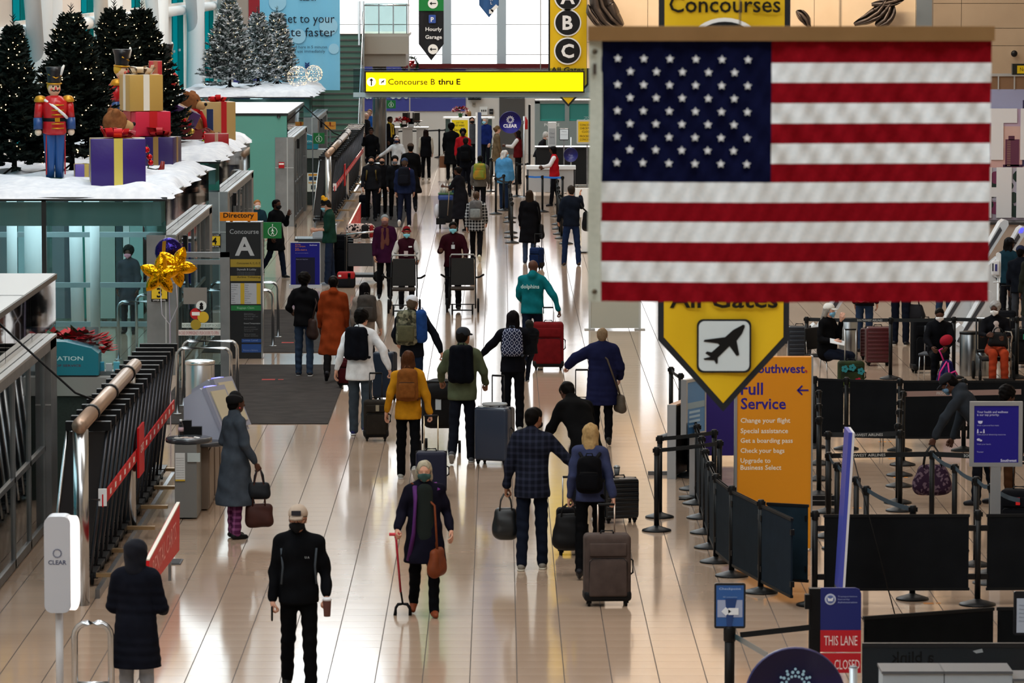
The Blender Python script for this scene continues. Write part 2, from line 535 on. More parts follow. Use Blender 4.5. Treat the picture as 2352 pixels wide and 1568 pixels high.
def person(label,loc,face=0,h=1.72,pose='stand',skin='w',top='15161a',bottom='15161c',shoe='15151a',hair=('short','1a1512'),hat=None,mask=None,coat=0.86,lean=0,head=(0,0),res=None,sleeve=1.0,lower=None,wide=1.0,slim=1.0,hood=False,collar=False,grip='',L=None,R=None,topk=None,topc=None,vest=None,extra=(),leg=1.0,puff=0.0,scarf=None,shirt=None,name='person',cat='person',hem=0.0,cross=0.0,botk=None,sole=None,bag=None,glasses=False,group=None):
 """one figure: face is the heading in degrees (0 walks away along the hall, 180 comes towards the camera);
    L and R give elbow and wrist of that arm relative to its shoulder in its own axes (x out to its right, y ahead, z up)"""
 s=h/1.75
 ps=dict(WALKS[pose])if isinstance(pose,str)else dict(WALKS['stand'],**pose)
 D=loc[1]
 res=res or(0.0135 if D<58 else 0.016 if D<80 else 0.021 if D<112 else 0.026)
 root=thing(name,label,cat,(loc[0],loc[1],0),-math.radians(face),group)
 r_=math.radians
 legs={}
 low=9
 for sd,key in((-1,'lt'),(1,'rt')):
  a,b=ps[key][:2]
  a=r_(a);b=r_(b)
  hp=np.array((sd*0.088,0,0.0));sp=sd*(0.012-cross)
  kn=hp+np.array((sp,math.sin(a)*0.44,-math.cos(a)*0.44))
  an=kn+np.array((sp*0.5,math.sin(a-b)*0.42,-math.cos(a-b)*0.42))
  pt=0 if a-b>-0.25 else min(0.9,-(a-b)*1.0)
  legs[sd]=(hp,kn,an,pt)
  low=min(low,an[2]-0.085-math.sin(pt)*0.13)
 pz=-low
 legs={k:(a+(0,0,pz),b+(0,0,pz),c+(0,0,pz),p)for k,(a,b,c,p)in legs.items()}
 pel=np.array((0,0,pz+0.03))
 ln=r_(lean)
 up=np.array((0,math.sin(ln),math.cos(ln)));fw=np.array((0,math.cos(ln),-math.sin(ln)))
 wst=pel+up*0.15
 che=pel+up*0.36
 nek=pel+up*0.535
 sh={sd:pel+up*0.462+np.array((sd*0.158*wide,0,0))for sd in(-1,1)}
 arms={}
 for sd,key,ov in((-1,'la',L),(1,'ra',R)):
  if ov is not None:
   e,w=(np.array(q,float)for q in ov)
   if abs(w[0])<0.24:e[0]*=0.5;w[0]*=0.7
   arms[sd]=(sh[sd],sh[sd]+e,sh[sd]+w)
  else:
   a,c,e=(r_(q)for q in ps[key])
   d1=np.array((sd*math.sin(c*1.25),math.sin(a),-math.cos(a)*math.cos(c)))
   el=sh[sd]+norm(d1)*0.285
   d2=np.array((sd*math.sin(c)*0.2,math.sin(a+e),-math.cos(a+e)))
   arms[sd]=(sh[sd],el,el+norm(d2)*0.25)
 hy,hpz=r_(head[0]),r_(head[1])
 HM=np.array((Matrix.Rotation(-hy,3,'Z')@Matrix.Rotation(-ln*0.7-hpz,3,'X')))
 hc=nek+up*0.035+HM@np.array((0,0.03,0.118))
 def hd(p):return hc+HM@np.array(p,float)
 # --- body: one skin from crown to feet
 S=Soft(0.03)
 S.c(pel,che,0.105,0.125,0.62);S.c(sh[-1]*0.9+che*0.1,sh[1]*0.9+che*0.1,0.05)
 S.c(che,nek,0.1,0.05,0.7)
 for sd in(-1,1):
  a,b,c,p=legs[sd];S.c(a,b,0.068,0.046);S.c(b,c,0.046,0.031)
  a,b,c=arms[sd];S.c(a,b,0.042,0.034);S.c(b,c,0.034,0.025)
 body=S.mb(max(res*1.5,0.022))
 hv,hf=head_mesh(0.0085 if D<80 else 0.013)
 body.add(hc+hv@HM.T,hf.tolist(),0,True)
 for sd in(-1,1):
  for q in(0.03,):
   body.sphere(tuple(hd((sd*q,0.0745,0.004))),0.0125,8,1)
 for sd in(-1,1):
  a,b,c=arms[sd]
  v,f=hand_mesh(('l' if sd<0 else 'r')in grip,0.006 if D<64 else 0.008 if D<95 else 0.011)
  d=norm(c-b);M=frame(d,fw if abs(d@fw)<0.8 else up)
  vv=v.copy();ff=f
  if sd>0:vv[:,0]*=-1;ff=f[:,::-1]
  body.add(c+vv@M.T,ff.tolist(),0,True)
 body.xf(Matrix.Scale(s,4))
 body.build('body',[mat(SKINS.get(skin,skin),0.55),mat('191310',0.25)],root)
 sd_=sum(ord(q)for q in label)%17
 def put(S,nm,m,rs=None,sm=1):
  mb_=S.mb(rs or res,sm);mb_.xf(Matrix.Scale(s,4));return mb_.build(nm,m,root)
  # --- trousers
 S=Soft(0.035)
 lw=leg
 S.c(pel+(-0.05,-0.005,-0.01),pel+(0.05,-0.005,-0.01),(0.112 if coat>0.8 else 0.1)*slim,None,None)
 S.c(pel,pel+up*0.12,0.125*slim,0.118*slim,0.75)
 for sd in(-1,1):
  a,b,c,p=legs[sd]
  S.c(a+(0,0,-0.02),b,(0.094 if pose=='sit' else 0.084)*slim,0.068*lw);S.c(b,c+(0,0,-0.015),0.068*lw,0.058*lw,k=0.015)
 S.wrinkle(0.005,26,sd_,(0.6,0.6,1.3))
 put(S,'trousers',bottom if not isinstance(bottom,str)else mat(bottom,0.8,0,botk or 'cloth',None,9 if not botk else 14,0,1,0,1.45,0.15))
 # --- shoes
 for sd in(-1,1):
  a,b,c,p=legs[sd]
  ca,sa=math.cos(p),math.sin(p)
  def fp(y,z):return c+(sd*abs(y)*0.1,y*ca+z*sa,-y*sa+z*ca)
  S=Soft(0.02)
  S.c(fp(-0.035,-0.045),fp(0.03,-0.045),0.038,0.042);S.c(fp(0.03,-0.045),fp(0.13,-0.058),0.042,0.03);S.c(c,fp(0,-0.03),0.043)
  S.plane(fp(0,-0.085),(0,-sa,-ca))
  put(S,'shoe',mat(shoe,0.5),max(res*0.75,0.009))
  if sole:
   S=Soft(0.01);S.c(fp(-0.04,-0.075),fp(0.13,-0.075),0.043,0.034);S.plane(fp(0,-0.088),(0,-sa,-ca));S.plane(fp(0,-0.066),(0,sa,ca))
   put(S,'sole',mat(sole,0.6),max(res*0.75,0.009))
   # --- top
 tm=top if not isinstance(top,str)else mat(top,0.85,0,topk or 'cloth',topc,10 if not topk else 14,0,1,0,1.45,0.15)
 def torso(S,g=0.0,bottomz=coat):
  hz=bottomz*1.0
  S.c(che+up*0.02,wst,0.178*wide+g,0.165*slim+g,0.7)
  S.c(wst,pel-up*(0.1 if pose!='sit' else 0.0),0.168*slim+g,0.188*slim+g,0.82)
  S.c(sh[-1]*0.9+sh[1]*0.1,sh[1]*0.9+sh[-1]*0.1,0.075+g)
  S.c(che+up*0.06,nek-up*0.015,0.13*wide+g,0.066+g,0.85)
  for q in(-1,1):S.c(sh[q]*0.85+sh[-q]*0.15+up*0.02,nek-up*0.0,0.06+g,0.055+g,k=0.05)
  if hz<0.82:
   kz=0.5*(legs[-1][1]+legs[1][1]);kz=np.array((kz[0],kz[1]*0.6,min(hz,pel[2]-0.1)))
   S.c(pel,kz,0.182*slim+g,0.195*slim+g+hem+(0.82-hz)*0.1,0.95)
   S.plane((0,0,hz),(0,0,-1))
  elif pose!='sit' and lean<25:
   S.plane((0,0,pz+hz-0.93),(0,-0.05,-1))
 S=Soft(0.03);torso(S,puff)
 def arm(S,sd,frac=1.0,g=0.0):
  a,b,c=arms[sd]
  if frac<0.6:S.c(a,a+(b-a)*(frac*2),0.066+g,0.056+g);return
  S.c(a,b,0.07+g,0.059+g)
  S.c(b,c+(b-c)*(0.1+(1-frac)),0.059+g,0.045+g,k=0.015)
 if vest is None:
  for sd in(-1,1):arm(S,sd,sleeve,puff)
 if hood:S.c(nek-fw*0.085+up*0.015,nek-fw*0.07+up*0.03,0.07,None,0.8,k=0.03);S.c(nek-fw*0.09-up*0.08,nek-fw*0.06,0.05,0.075,0.6)
 if collar:S.c(nek-up*0.01,nek+up*0.04-fw*0.005,0.07,0.068,k=0.01)
 S.wrinkle(0.008 if not puff else 0.004,17,sd_,(0.8,0.8,1.0)if not puff else(0.2,0.2,2.6))
 o=put(S,'jacket' if coat>0.72 else 'coat',tm)
 if vest is not None:
  S=Soft(0.02)
  for sd in(-1,1):arm(S,sd,1.0)
  put(S,'sleeves',mat(vest,0.8))
 if lower is not None:
  S=Soft(0.01)
  for sd in(-1,1):
   a,b,c=arms[sd];S.c(b+(a-b)*0.1,c+(b-c)*0.12,0.05,0.04)
  put(S,'forearm_sleeves',mat(lower,0.8))
 if shirt:
  S=Soft(0.01);S.c(nek+fw*0.045-up*0.02,nek+fw*0.105*1.0-up*0.16,0.05,0.02,0.55);S.c(nek-up*0.005,nek+up*0.012,0.07,0.066)
  put(S,'shirt_collar',mat(shirt,0.7),max(res*0.7,0.01))
 if scarf:
  S=Soft(0.02);S.c(nek+fw*0.0,nek+up*0.02,0.082)
  S.c(nek+fw*0.1-up*0.04+(0.05,0,0),wst+fw*0.14+(0.055,0,-0.05),0.04,0.045,0.5);S.c(nek+fw*0.1-up*0.04-(0.05,0,0),wst+fw*0.14+(-0.05,0,0.04),0.04,0.045,0.5)
  put(S,'scarf',mat(scarf,0.85))
  # --- hair, hat, mask
 hs,hcol=hair
 hm=mat(hcol,0.55,0,'fur',None,40,0,1,0,1.45,0.3)
 fr=0.0085 if D<64 else 0.012 if D<95 else 0.018
 if hs!='bald':
  S=Soft(0.02)
  S.c(hd((0,-0.03,0.035)),hd((0,0.012,0.045)),0.086,0.078,None)
  S.c(hd((0,-0.05,-0.01)),hd((0,-0.04,0.03)),0.07)
  if hs in('curly','afro'):S.c(hd((0,-0.03,0.06)),hd((0,0.0,0.05)),0.1 if hs=='curly' else 0.115)
  if hs in('long','longer','bob'):
   ll={'bob':0.14,'long':0.27,'longer':0.4}[hs]
   S.c(hd((0,-0.05,0.02)),hc+HM@np.array((0,-0.05,0))-up*ll-fw*0.05,0.085,0.075 if hs!='bob' else 0.085,0.6)
   for sd in(-1,1):S.c(hd((sd*0.065,-0.01,0.02)),hd((sd*0.075,-0.02,-0.0))-up*ll*0.65-fw*0.03,0.03,0.03)
  if hs=='bun':S.c(hd((0,-0.11,0.03)),hd((0,-0.115,0.04)),0.045)
  if hs=='tail':S.c(hd((0,-0.1,0.03)),hd((0,-0.11,-0.13)),0.035,0.02)
  if hs in('short','fade','curly','afro','bun','tail'):S.c(hd((0,-0.06,-0.03)),hd((0,-0.055,-0.055)),0.055,0.045)
  S.minus(hd((0,0.128,0.004)),hd((0,0.11,-0.12)),0.084)
  S.wrinkle(0.006 if hs in('curly','afro','long','longer','bob')else 0.0025,60 if hs in('curly','afro')else 45,sd_,(1.2,1.2,0.4)if hs in('long','longer','bob')else(1,1,1))
  put(S,'hair',hm,fr)
 if hat:
  ht,hcol2=hat[:2]
  S=Soft(0.015)
  if ht=='cap':
   S.c(hd((0,-0.02,0.05)),hd((0,0.012,0.052)),0.093,0.086)
   S.plane(hd((0,0,0.035)),HM@np.array((0,0.12,-1)))
   o=put(S,'cap',mat(hcol2,0.8),fr)
   S=Soft(0.01);S.k=0.03;br=-1 if len(hat)>3 else 1
   for q in(-0.05,-0.025,0,0.025,0.05):S.c(hd((q,br*0.06,0.043)),hd((q*1.05,br*(0.155-abs(q)*0.45),0.03)),0.014,0.01)
   put(S,'cap_brim',mat(hat[2]if len(hat)>2 else hcol2,0.8),fr)
  elif ht=='beanie':
   S.c(hd((0,-0.025,0.035)),hd((0,-0.01,0.07)),0.098,0.082);S.plane(hd((0,0,0.018)),HM@np.array((0,0.15,-1)))
   put(S,'beanie',mat(hcol2,0.9,0,'cloth',None,60),fr)
   S=Soft(0.01);
   for k in range(14):
    a=2*PI*k/14;a2=2*PI*(k+1)/14
    S.c(hd((0.092*math.cos(a),-0.012+0.1*math.sin(a),0.03+0.01*math.sin(a))),hd((0.092*math.cos(a2),-0.012+0.1*math.sin(a2),0.03+0.01*math.sin(a2))),0.016)
   put(S,'beanie_cuff',mat(hat[2]if len(hat)>2 else hcol2,0.9),fr)
   if len(hat)>3:
    S=Soft(0.01);S.c(hd((0,-0.02,0.165)),hd((0,-0.02,0.175)),0.045);S.wrinkle(0.004,70);put(S,'pompom',mat(hat[3],0.95),fr)
  elif ht=='beret':
   S.c(hd((0.01,-0.03,0.06)),hd((0,-0.02,0.085)),0.112,0.08);S.plane(hd((0,0,0.03)),HM@np.array((0,0.25,-1)));put(S,'beret',mat(hcol2,0.9),fr)
  elif ht=='hood':
   S.c(hd((0,-0.03,0.03)),hd((0,0.01,0.04)),0.115,0.102);S.c(hd((0,-0.03,0.0)),nek-fw*0.02,0.11,0.1,0.9)
   S.minus(hd((0,0.13,0.0)),hd((0,0.13,-0.05)),0.085);S.wrinkle(0.004,30,sd_);put(S,'hood',mat(hcol2,0.9),fr)
 if mask:
  S=Soft(0.012)
  S.c(hd((-0.035,0.062,-0.045)),hd((0.035,0.062,-0.045)),0.042,None);S.c(hd((0,0.088,-0.022)),hd((0,0.075,-0.085)),0.032,0.03)
  S.plane(hd((0,0.1,-0.008)),HM@np.array((0,-0.4,1)));S.plane(hd((0,0.035,0)),HM@np.array((0,-1,0)))
  o=put(S,'face_mask',mat(mask,0.8),min(fr,0.012))
  lp=MB()
  for sd in(-1,1):
   lp.pipe([hd((sd*0.06,0.07,-0.03)),hd((sd*0.078,0.03,-0.005)),hd((sd*0.083,-0.012,0.01))],0.003,4)
  lp.xf(Matrix.Scale(s,4));lp.build('mask_loops',mat(mask,0.8),root)
 if glasses:
  g=MB()
  for sd in(-1,1):
   g.pipe([hd((sd*0.032+0.022*math.cos(t),0.1,0.005+0.016*math.sin(t)))for t in np.linspace(0,2*PI,9)[:-1]],0.0025,4,0,True)
   g.pipe([hd((sd*0.054,0.1,0.01)),hd((sd*0.08,0.0,0.015))],0.0025,4)
  g.xf(Matrix.Scale(s,4));g.build('eyeglasses',BLACKP,root)
 info=dict(root=root,s=s,pel=pel*s,che=che*s,nek=nek*s,up=up,fw=fw,arms={k:tuple(q*s for q in v)for k,v in arms.items()},sh={k:v*s for k,v in sh.items()},hd=lambda p:hd(p)*s,M=Matrix.Translation((loc[0],loc[1],0))@Matrix.Rotation(-math.radians(face),4,'Z'),res=res,wst=wst*s,wide=wide)
 return info
def wpt(i,p):return i['M']@Vector(tuple(float(q)for q in p))
def hand(i,sd):
 a,b,c=i['arms'][sd]
 return wpt(i,c+norm(c-b)*0.085*i['s'])
def print_on(i,text,x,z,w,col,back=True,bold=0.0,y=None):
 L_=letters(text,0,0,w,None,'c',bold)
 yy=(y if y is not None else 0.135)
 M=Matrix.Translation((x,-yy if back else yy,z))@(Matrix.Identity(4)if back else Matrix.Rotation(PI,4,'Z'))
 L_.xf(M);return L_.build('lettering',mat(col,0.7),i['root'])
def backpack(i,label,col,w=0.31,h=0.46,d=0.17,col2=None,kind=None,pocket=True,strap=None,sc_=18,dz=0.0,dx=0.0,name='backpack',front=None):
 s=i['s']
 m=mat(col,0.75,0,kind or 'cloth',col2,sc_)
 t=thing(name,label,'backpack');t.matrix_world=i['M']
 up,fw=i['up'],i['fw']
 ct=i['che']+up*(0.0+dz)-fw*(0.115*s+d/2)+np.array((dx,0,0))
 B=np.stack([np.array((1,0,0)),fw,up],1)
 M4=Matrix.Identity(4)
 for r in range(3):
  for c in range(3):M4[r][c]=B[r,c]
  M4[r][3]=ct[r]
 b=Soft(0.03)
 for sx in(-1,1):
  b.c((sx*(w/2-0.075),0,-h/2+0.075),(sx*(w/2-0.085),0.015,h/2-0.08),0.078,0.07,None)
 b.c((0,-d/2+0.085,-h/2+0.08),(0,-d/2+0.09,h/2-0.09),min(0.09,d/2+0.02));b.wrinkle(0.003,25,len(label))
 bm=b.mb(max(i['res'],0.012));bm.xf(M4);bm.build('main_bag',m,t)
 if pocket:
  b=MB();b.rbox((0,-d/2-0.02,-h*0.16),(w*0.74,0.07,h*0.46),0.03);b.xf(M4);b.build('front_pocket',m if front is None else mat(front,0.75,0,'cloth'),t)
  z=MB();z.pipe([(-w*0.33,-d/2-0.04,h*0.08),(-w*0.2,-d/2-0.055,h*0.09),(w*0.2,-d/2-0.055,h*0.09),(w*0.33,-d/2-0.04,h*0.08)],0.004,5);z.xf(M4);z.build('zip',BLACKM,t)
 sm=mat(strap or(col if not kind else '20222a'),0.8)
 for sd in(-1,1):
  q=MB();x=sd*0.1*s
  pts=[ct+up*(h/2-0.06)+(x*0.6,0,0)+fw*0.04,i['nek']-up*0.07*s+(x*1.15,0,0)-fw*0.085*s,i['nek']-up*0.045*s+(x*1.2,0,0)+fw*0.0,i['nek']-up*0.08*s+(x*1.25,0,0)+fw*0.125*s,i['che']+(x*1.3,0,0)+fw*0.15*s,i['wst']+(x*1.55,0,0)+fw*0.06*s,i['wst']+(x*1.4,0,0)-fw*0.12*s]
  q.pipe([tuple(p)for p in pts],0.021,6);q.build('shoulder_strap',sm,t)
 hl=MB();p0=ct+up*(h/2-0.01)
 hl.pipe([p0+(-0.04,0,0),p0+(-0.03,0,0.035),p0+(0.03,0,0.035),p0+(0.04,0,0)],0.008,5);hl.build('top_handle',sm,t)
 return t
 # --- luggage, posts, signs
def suitcase(label,loc,w=0.45,d=0.28,h=0.68,rz=0,col='14161a',style='soft',handle=0.0,col2=None,kind=None,wheels=4,lean=0,hcol='a8abb0',name='suitcase',cat='suitcase',group=None,sc_=9,tagc=None,rough=None):
 t=thing(name,label,cat,loc,rz,group)
 if lean:t.rotation_euler=Euler((lean,0,rz),'XYZ')
 m=mat(col,rough or(0.7 if style=='soft' else 0.28),0,kind or('cloth' if style=='soft' else None),col2,sc_)
 dk=mat('0e0f11',0.6)
 wh=0.055
 b=MB();b.rbox((0,0,wh+h/2),(w,d,h),0.05 if style=='soft' else 0.045,0,4)
 if style=='ribbed':
  n=9
  for k in range(n):
   z=wh+h*(k+0.5)/n;b.rbox((0,-d/2,z),(w*0.9,0.018,h/n*0.6),0.008);
 b.build('shell' if style!='soft' else 'body',m,t)
 if style=='soft':
  q=MB();q.rbox((0,-d/2-0.012,wh+h*0.36),(w*0.82,0.05,h*0.56),0.022);q.build('front_pocket',m,t)
  q=MB();q.rbox((0,-d/2-0.006,wh+h*0.78),(w*0.8,0.03,h*0.2),0.014);q.build('top_pocket',m,t)
  q=MB();q.pipe([(-w*0.4,-d/2-0.02,wh+h*0.3),(-w*0.4,-d/2-0.03,wh+h*0.6),(-w*0.33,-d/2-0.036,wh+h*0.655),(w*0.33,-d/2-0.036,wh+h*0.655),(w*0.4,-d/2-0.03,wh+h*0.6),(w*0.4,-d/2-0.02,wh+h*0.3)],0.005,5);q.build('zip',dk,t)
  q=MB();q.rbox((0,0,wh+0.06),(w+0.012,d+0.012,0.12),0.04);q.build('base_guard',dk,t)
 else:
  q=MB();q.rbox((0,0,wh+h/2),(w+0.006,0.02,h+0.006),0.045);q.build('seam',dk,t)
 for sx in(-1,1):
  for sy in((-1,1)if wheels==4 else(1,)):
   q=MB();q.lathe([(0.012,-0.014),(0.028,-0.012),(0.028,0.012),(0.012,0.014)],(sx*(w/2-0.05),sy*(d/2-0.05),0.028),12,0,True,'x')
   q.cbox((sx*(w/2-0.05),sy*(d/2-0.05),0.05),(0.05,0.05,0.03));q.build('wheel',RUB,t)
 q=MB();q.pipe([(w/2,0,wh+h*0.38),(w/2+0.03,0,wh+h*0.41),(w/2+0.03,0,wh+h*0.59),(w/2,0,wh+h*0.62)],0.011,6);q.build('side_handle',dk,t)
 q=MB();q.pipe([(-0.07,0,wh+h),(-0.06,0,wh+h+0.03),(0.06,0,wh+h+0.03),(0.07,0,wh+h)],0.011,6);q.build('top_handle',dk,t)
 if handle:
  q=MB();z=wh+h;dy=d/2-0.04
  for sx in(-1,1):q.pipe([(sx*0.09,dy,z-0.02),(sx*0.09,dy,z+handle)],0.009,6)
  q.pipe([(-0.09,dy,z+handle),(0.09,dy,z+handle)],0.015,6,1);q.build('pull_handle',[mat(hcol,0.3,0.8),dk],t)
 if tagc:
  q=MB();q.cbox((0.02,-d/2-0.04,wh+h*0.8),(0.05,0.006,0.09));q.build('luggage_tag',mat(tagc,0.5),t)
 return t
def bagthing(label,loc,w,d,h,col,name='handbag',cat='bag',rz=0,handles=2,hh=0.2,taper=0.75,kind='leather',col2=None,sc_=12,M=None,rough=0.6,sag=0.0):
 """a soft bag hanging from its handles: loc is where the hand holds it"""
 t=thing(name,label,cat,loc,rz)
 S=Soft(0.03)
 r=d/2
 z1=-hh;z0=-hh-h
 for u in(0,0.25,0.5,0.75,1):
  rr=r*(1-0.35*u);ww=max(0.01,(w/2)*(1+(taper-1)*u)-rr);zz_=z0+r+(h-r*1.5)*u
  S.c((-ww,0,zz_),(ww,0,zz_),rr)
 S.wrinkle(0.004+sag,20,len(label))
 mb_=S.mb(0.014 if loc[1]<70 else 0.02);mb_.build('bag_body',mat(col,rough,0,kind,col2,sc_),t)
 for k in range(handles):
  y=(k-(handles-1)/2)*d*0.5
  q=MB();q.pipe([(-w*0.22,y,z1-0.02),(-w*0.18,y,z1*0.45),(-0.02,y*0.3,-0.004),(0.02,y*0.3,-0.004),(w*0.18,y,z1*0.45),(w*0.22,y,z1-0.02)],0.01,6);q.build('handle',mat(col,rough,0,kind,col2,sc_)if kind=='leather' else BLACKM,t)
 return t
STAN={}
def stanchion(label,p,h=1.03,belt=None,group=None,square=False,col='0f1113',beltc='23272b',sag=0.03,text=None,bh=0.05,rbase=0.18,name='belt_post'):
 """a belt barrier post; belt is the place of the post its belt runs to"""
 t=thing(name,label,'belt post',(p[0],p[1],0),0,group)
 m=mat(col,0.42)
 key=(col,rbase)
 if key not in STAN:
  b=MB();b.lathe([(rbase,0.0),(rbase,0.012),(rbase*0.97,0.02),(rbase*0.55,0.045),(0.05,0.06),(0.034,0.07)],(0,0,0),24)
  q=MB();q.lathe([(0.032,0.06),(0.032,0.93)],(0,0,0),14)
  c=MB();c.lathe([(0.03,0.925),(0.036,0.93),(0.036,1.02),(0.03,1.03),(0.008,1.03)],(0,0,0),14);c.cbox((0.035,0,0.985),(0.03,0.03,0.05));c.cbox((-0.035,0,0.985),(0.03,0.03,0.05))
  STAN[key]=(b.mesh('base'),q.mesh('post'),c.mesh('belt_head'))
  for me in STAN[key]:me.materials.append(m)
 for nm,me in zip(('base','post','belt_head'),STAN[key]):
  o=bpy.data.objects.new(nm,me);COL.objects.link(o);o.parent=t
 if belt is not None:
  dx,dy=belt[0]-p[0],belt[1]-p[1];L_=math.hypot(dx,dy);n=max(2,int(L_/0.25))
  q=MB();V=[];F=[]
  for k in range(n+1):
   u=k/n;z=0.985-sag*4*u*(1-u)
   px,py=dx*(0.04/L_+u*(1-0.08/L_)),dy*(0.04/L_+u*(1-0.08/L_))
   nx,ny=-dy/L_*0.0012,dx/L_*0.0012
   V+=[(px-nx,py-ny,z-bh/2),(px-nx,py-ny,z+bh/2),(px+nx,py+ny,z+bh/2),(px+nx,py+ny,z-bh/2)]
  for k in range(n):
   a=k*4
   for e in range(4):F.append((a+e,a+(e+1)%4,a+4+(e+1)%4,a+4+e))
  q.add(V,F);bo=q.build('belt',mat(beltc,0.55),t)
  if text:
   tw=min(text[1],L_*0.8)
   l=letters(text[0],0,0,tw,bh*0.55,'c')
   ang=math.atan2(dy,dx)
   u=text[2]if len(text)>2 else 0.5
   l.xf(Matrix.Translation((dx*u,dy*u-0.003,0.985-sag*4*u*(1-u)-bh*0.27))@Matrix.Rotation(ang,4,'Z'));l.build('lettering',mat('b9bcbc',0.6),bo)
 return t
def panel(label,a,b,z0=0.12,z1=0.98,col='12171c',group=None,t_=0.02,rough=0.75,gap=0.07,name='barrier_panel'):
 """a dark panel clipped between two posts"""
 dx,dy=b[0]-a[0],b[1]-a[1];L_=math.hypot(dx,dy);ang=math.atan2(dy,dx)
 t=thing(name,label,'barrier panel',(a[0],a[1],0),ang,group)
 q=MB();q.box((gap,-t_/2,z0),(L_-gap,t_/2,z1));q.build('board',mat(col,rough,0,'cloth',None,4),t)
 for zz in(z0+0.0,z1-0.03):
  q=MB();q.box((gap-0.01,-t_/2-0.006,zz),(L_-gap+0.01,t_/2+0.006,zz+0.03));q.build('rail',mat('0c0f12',0.5),t)
 for x in(0.03,L_-gap-0.01):
  for zz in(z0+0.12,z1-0.18):
   q=MB();q.box((x,-0.02,zz),(x+gap-0.02,0.02,zz+0.06));q.build('clip',BLACKP,t)
 return t
def signboard(name,label,p,w,h,z0,col,frame='9aa0a6',fr=0.02,t_=0.05,yaw=0,rough=0.45,cat='sign',post=None,base=None,two=True):
 """an upright board facing the camera side; p is its bottom centre on the ground; lettering is added in its own axes"""
 t=thing(name,label,cat,(p[0],p[1],0),yaw)
 q=MB();q.box((-w/2+fr,-t_/2,z0+fr),(w/2-fr,t_/2,z0+h-fr));q.build('face',mat(col,rough),t)
 if fr:
  for nm,lo,hi in(('l',(-w/2,z0),(-w/2+fr,z0+h)),('r',(w/2-fr,z0),(w/2,z0+h)),('b',(-w/2+fr,z0),(w/2-fr,z0+fr)),('t',(-w/2+fr,z0+h-fr),(w/2-fr,z0+h))):
   q=MB();q.box((lo[0],-t_/2-0.008,lo[1]),(hi[0],t_/2+0.008,hi[1]));q.build('frame_bar',mat(frame,0.35,0.7),t)
 if post:
  q=MB();q.box((-post/2,-0.03,0.02),(post/2,0.03,z0));q.build('post',mat(frame,0.35,0.7),t)
 if base:
  q=MB();q.lathe([(base,0),(base,0.012),(base*0.5,0.03),(0.04,0.04)],(0,0,0),24);q.build('base',mat('1c1e20',0.5),t)
 return t
def write(t,text,x,z,w=None,h=None,col='f0f0f0',align='l',bold=0.0,y=-0.027,nm='lettering',rough=0.6,parent=None):
 l=letters(text,x,z,w,h,align,bold,y)
 return l.build(nm,mat(col,rough),parent or t)
def patch(t,x0,z0,x1,z1,col,y=-0.026,nm='printed_panel',r=0,th=0.003,rough=0.6,kind=None,col2=None,sc_=10):
 q=MB();q.prism(rrect(x0,z0,x1,z1,r)if r else[(x0,z0),(x1,z0),(x1,z1),(x0,z1)],y-th,y)
 return q.build(nm,mat(col,rough,0,kind,col2,sc_),t)
def walker_symbol(t,x,z,s,y,col='dfe8e2'):
 q=MB()
 q.pipe([(x+0.3*s*math.cos(a),y-0.004,z-0.07*s+0.3*s*math.sin(a))for a in np.linspace(0,2*PI,25)[:-1]],0.02*s,5,0,True)
 disc(q,x+0.0,z+0.1*s,0.045*s,y-0.002)
 for a,b in(((0,0.04),(0.0,-0.12)),((0.0,-0.12),(0.09,-0.29)),((0,-0.12),(-0.09,-0.29)),((0,0.03),(0.1,-0.06)),((0,0.03),(-0.1,-0.06))):
  q.pipe([(x+a[0]*s,y-0.004,z+a[1]*s),(x+b[0]*s,y-0.004,z+b[1]*s)],0.024*s,5)
 q.build('walker_symbol',mat(col,0.6),t)
 q=MB();arrow(q,x,z+0.36*s,0.18*s,PI/2,0.2,y-0.002);q.build('arrow',mat(col,0.6),t)
 # --- the hall itself
YEND=166.0
XL,XR=-10.2,21.0
TS=0.457
fl=MB();fl.box((XL-3,-12,-0.3),(XR,YEND+1,-0.004))
floor=struct(fl.build('floor',mat('4a3f38',0.7)))
tile_m=mat('b49c88',0.2,0,'stone','a68d78',0.7)
_nt=tile_m.node_tree;_b=_nt.nodes['Principled BSDF'];_b.inputs['Roughness'].default_value=0.1;_b.inputs['Specular IOR Level'].default_value=0.5;_b.inputs['IOR'].default_value=1.6
X0=WX(860,G(860,1568).y)
X0=G(861.5,1560).x
i0=math.floor((XL-X0)/TS);i1=math.ceil((XR-X0)/TS)-1
Y0=42.6;NY=int((YEND-Y0)/TS)
rng=random.Random(4)
g1,g2=0.005,0.0024
tme=MB();tme.box((-TS/2+g1,-TS/2+g2,-0.012),(TS/2-g1,TS/2-g2,0.0));tme=tme.mesh('floor_tile');tme.materials.append(tile_m)
near=[(j,i)for j in range(13)for i in range(-8,19)if abs(X0+(i+0.5)*TS-1.2)<(Y0+j*TS)*0.1155+0.3][:300]
nearset=set(near)
for j,i in near:
 o=bpy.data.objects.new('floor_tile',tme);COL.objects.link(o);o.parent=floor
 o.location=(X0+(i+0.5)*TS,Y0+(j+0.5)*TS,0)
 o.rotation_euler=(rng.gauss(0,0.0004),rng.gauss(0,0.0004),0)
V=[];F=[]
for j in range(-110,NY):
 for i in range(i0-6,i1):
  if(j,i)in nearset:continue
  x=X0+(i+0.5)*TS;y=Y0+(j+0.5)*TS
  if j<0 and(j%1 or False):continue
  ax,ay=rng.gauss(0,0.0004),rng.gauss(0,0.0004)
  hx,hy=TS/2-g1,TS/2-g2
  n=len(V)
  for sx,sy in((-1,-1),(1,-1),(1,1),(-1,1)):
   V.append((x+sx*hx,y+sy*hy,sy*hy*ax-sx*hx*ay))
  F.append((n,n+1,n+2,n+3))
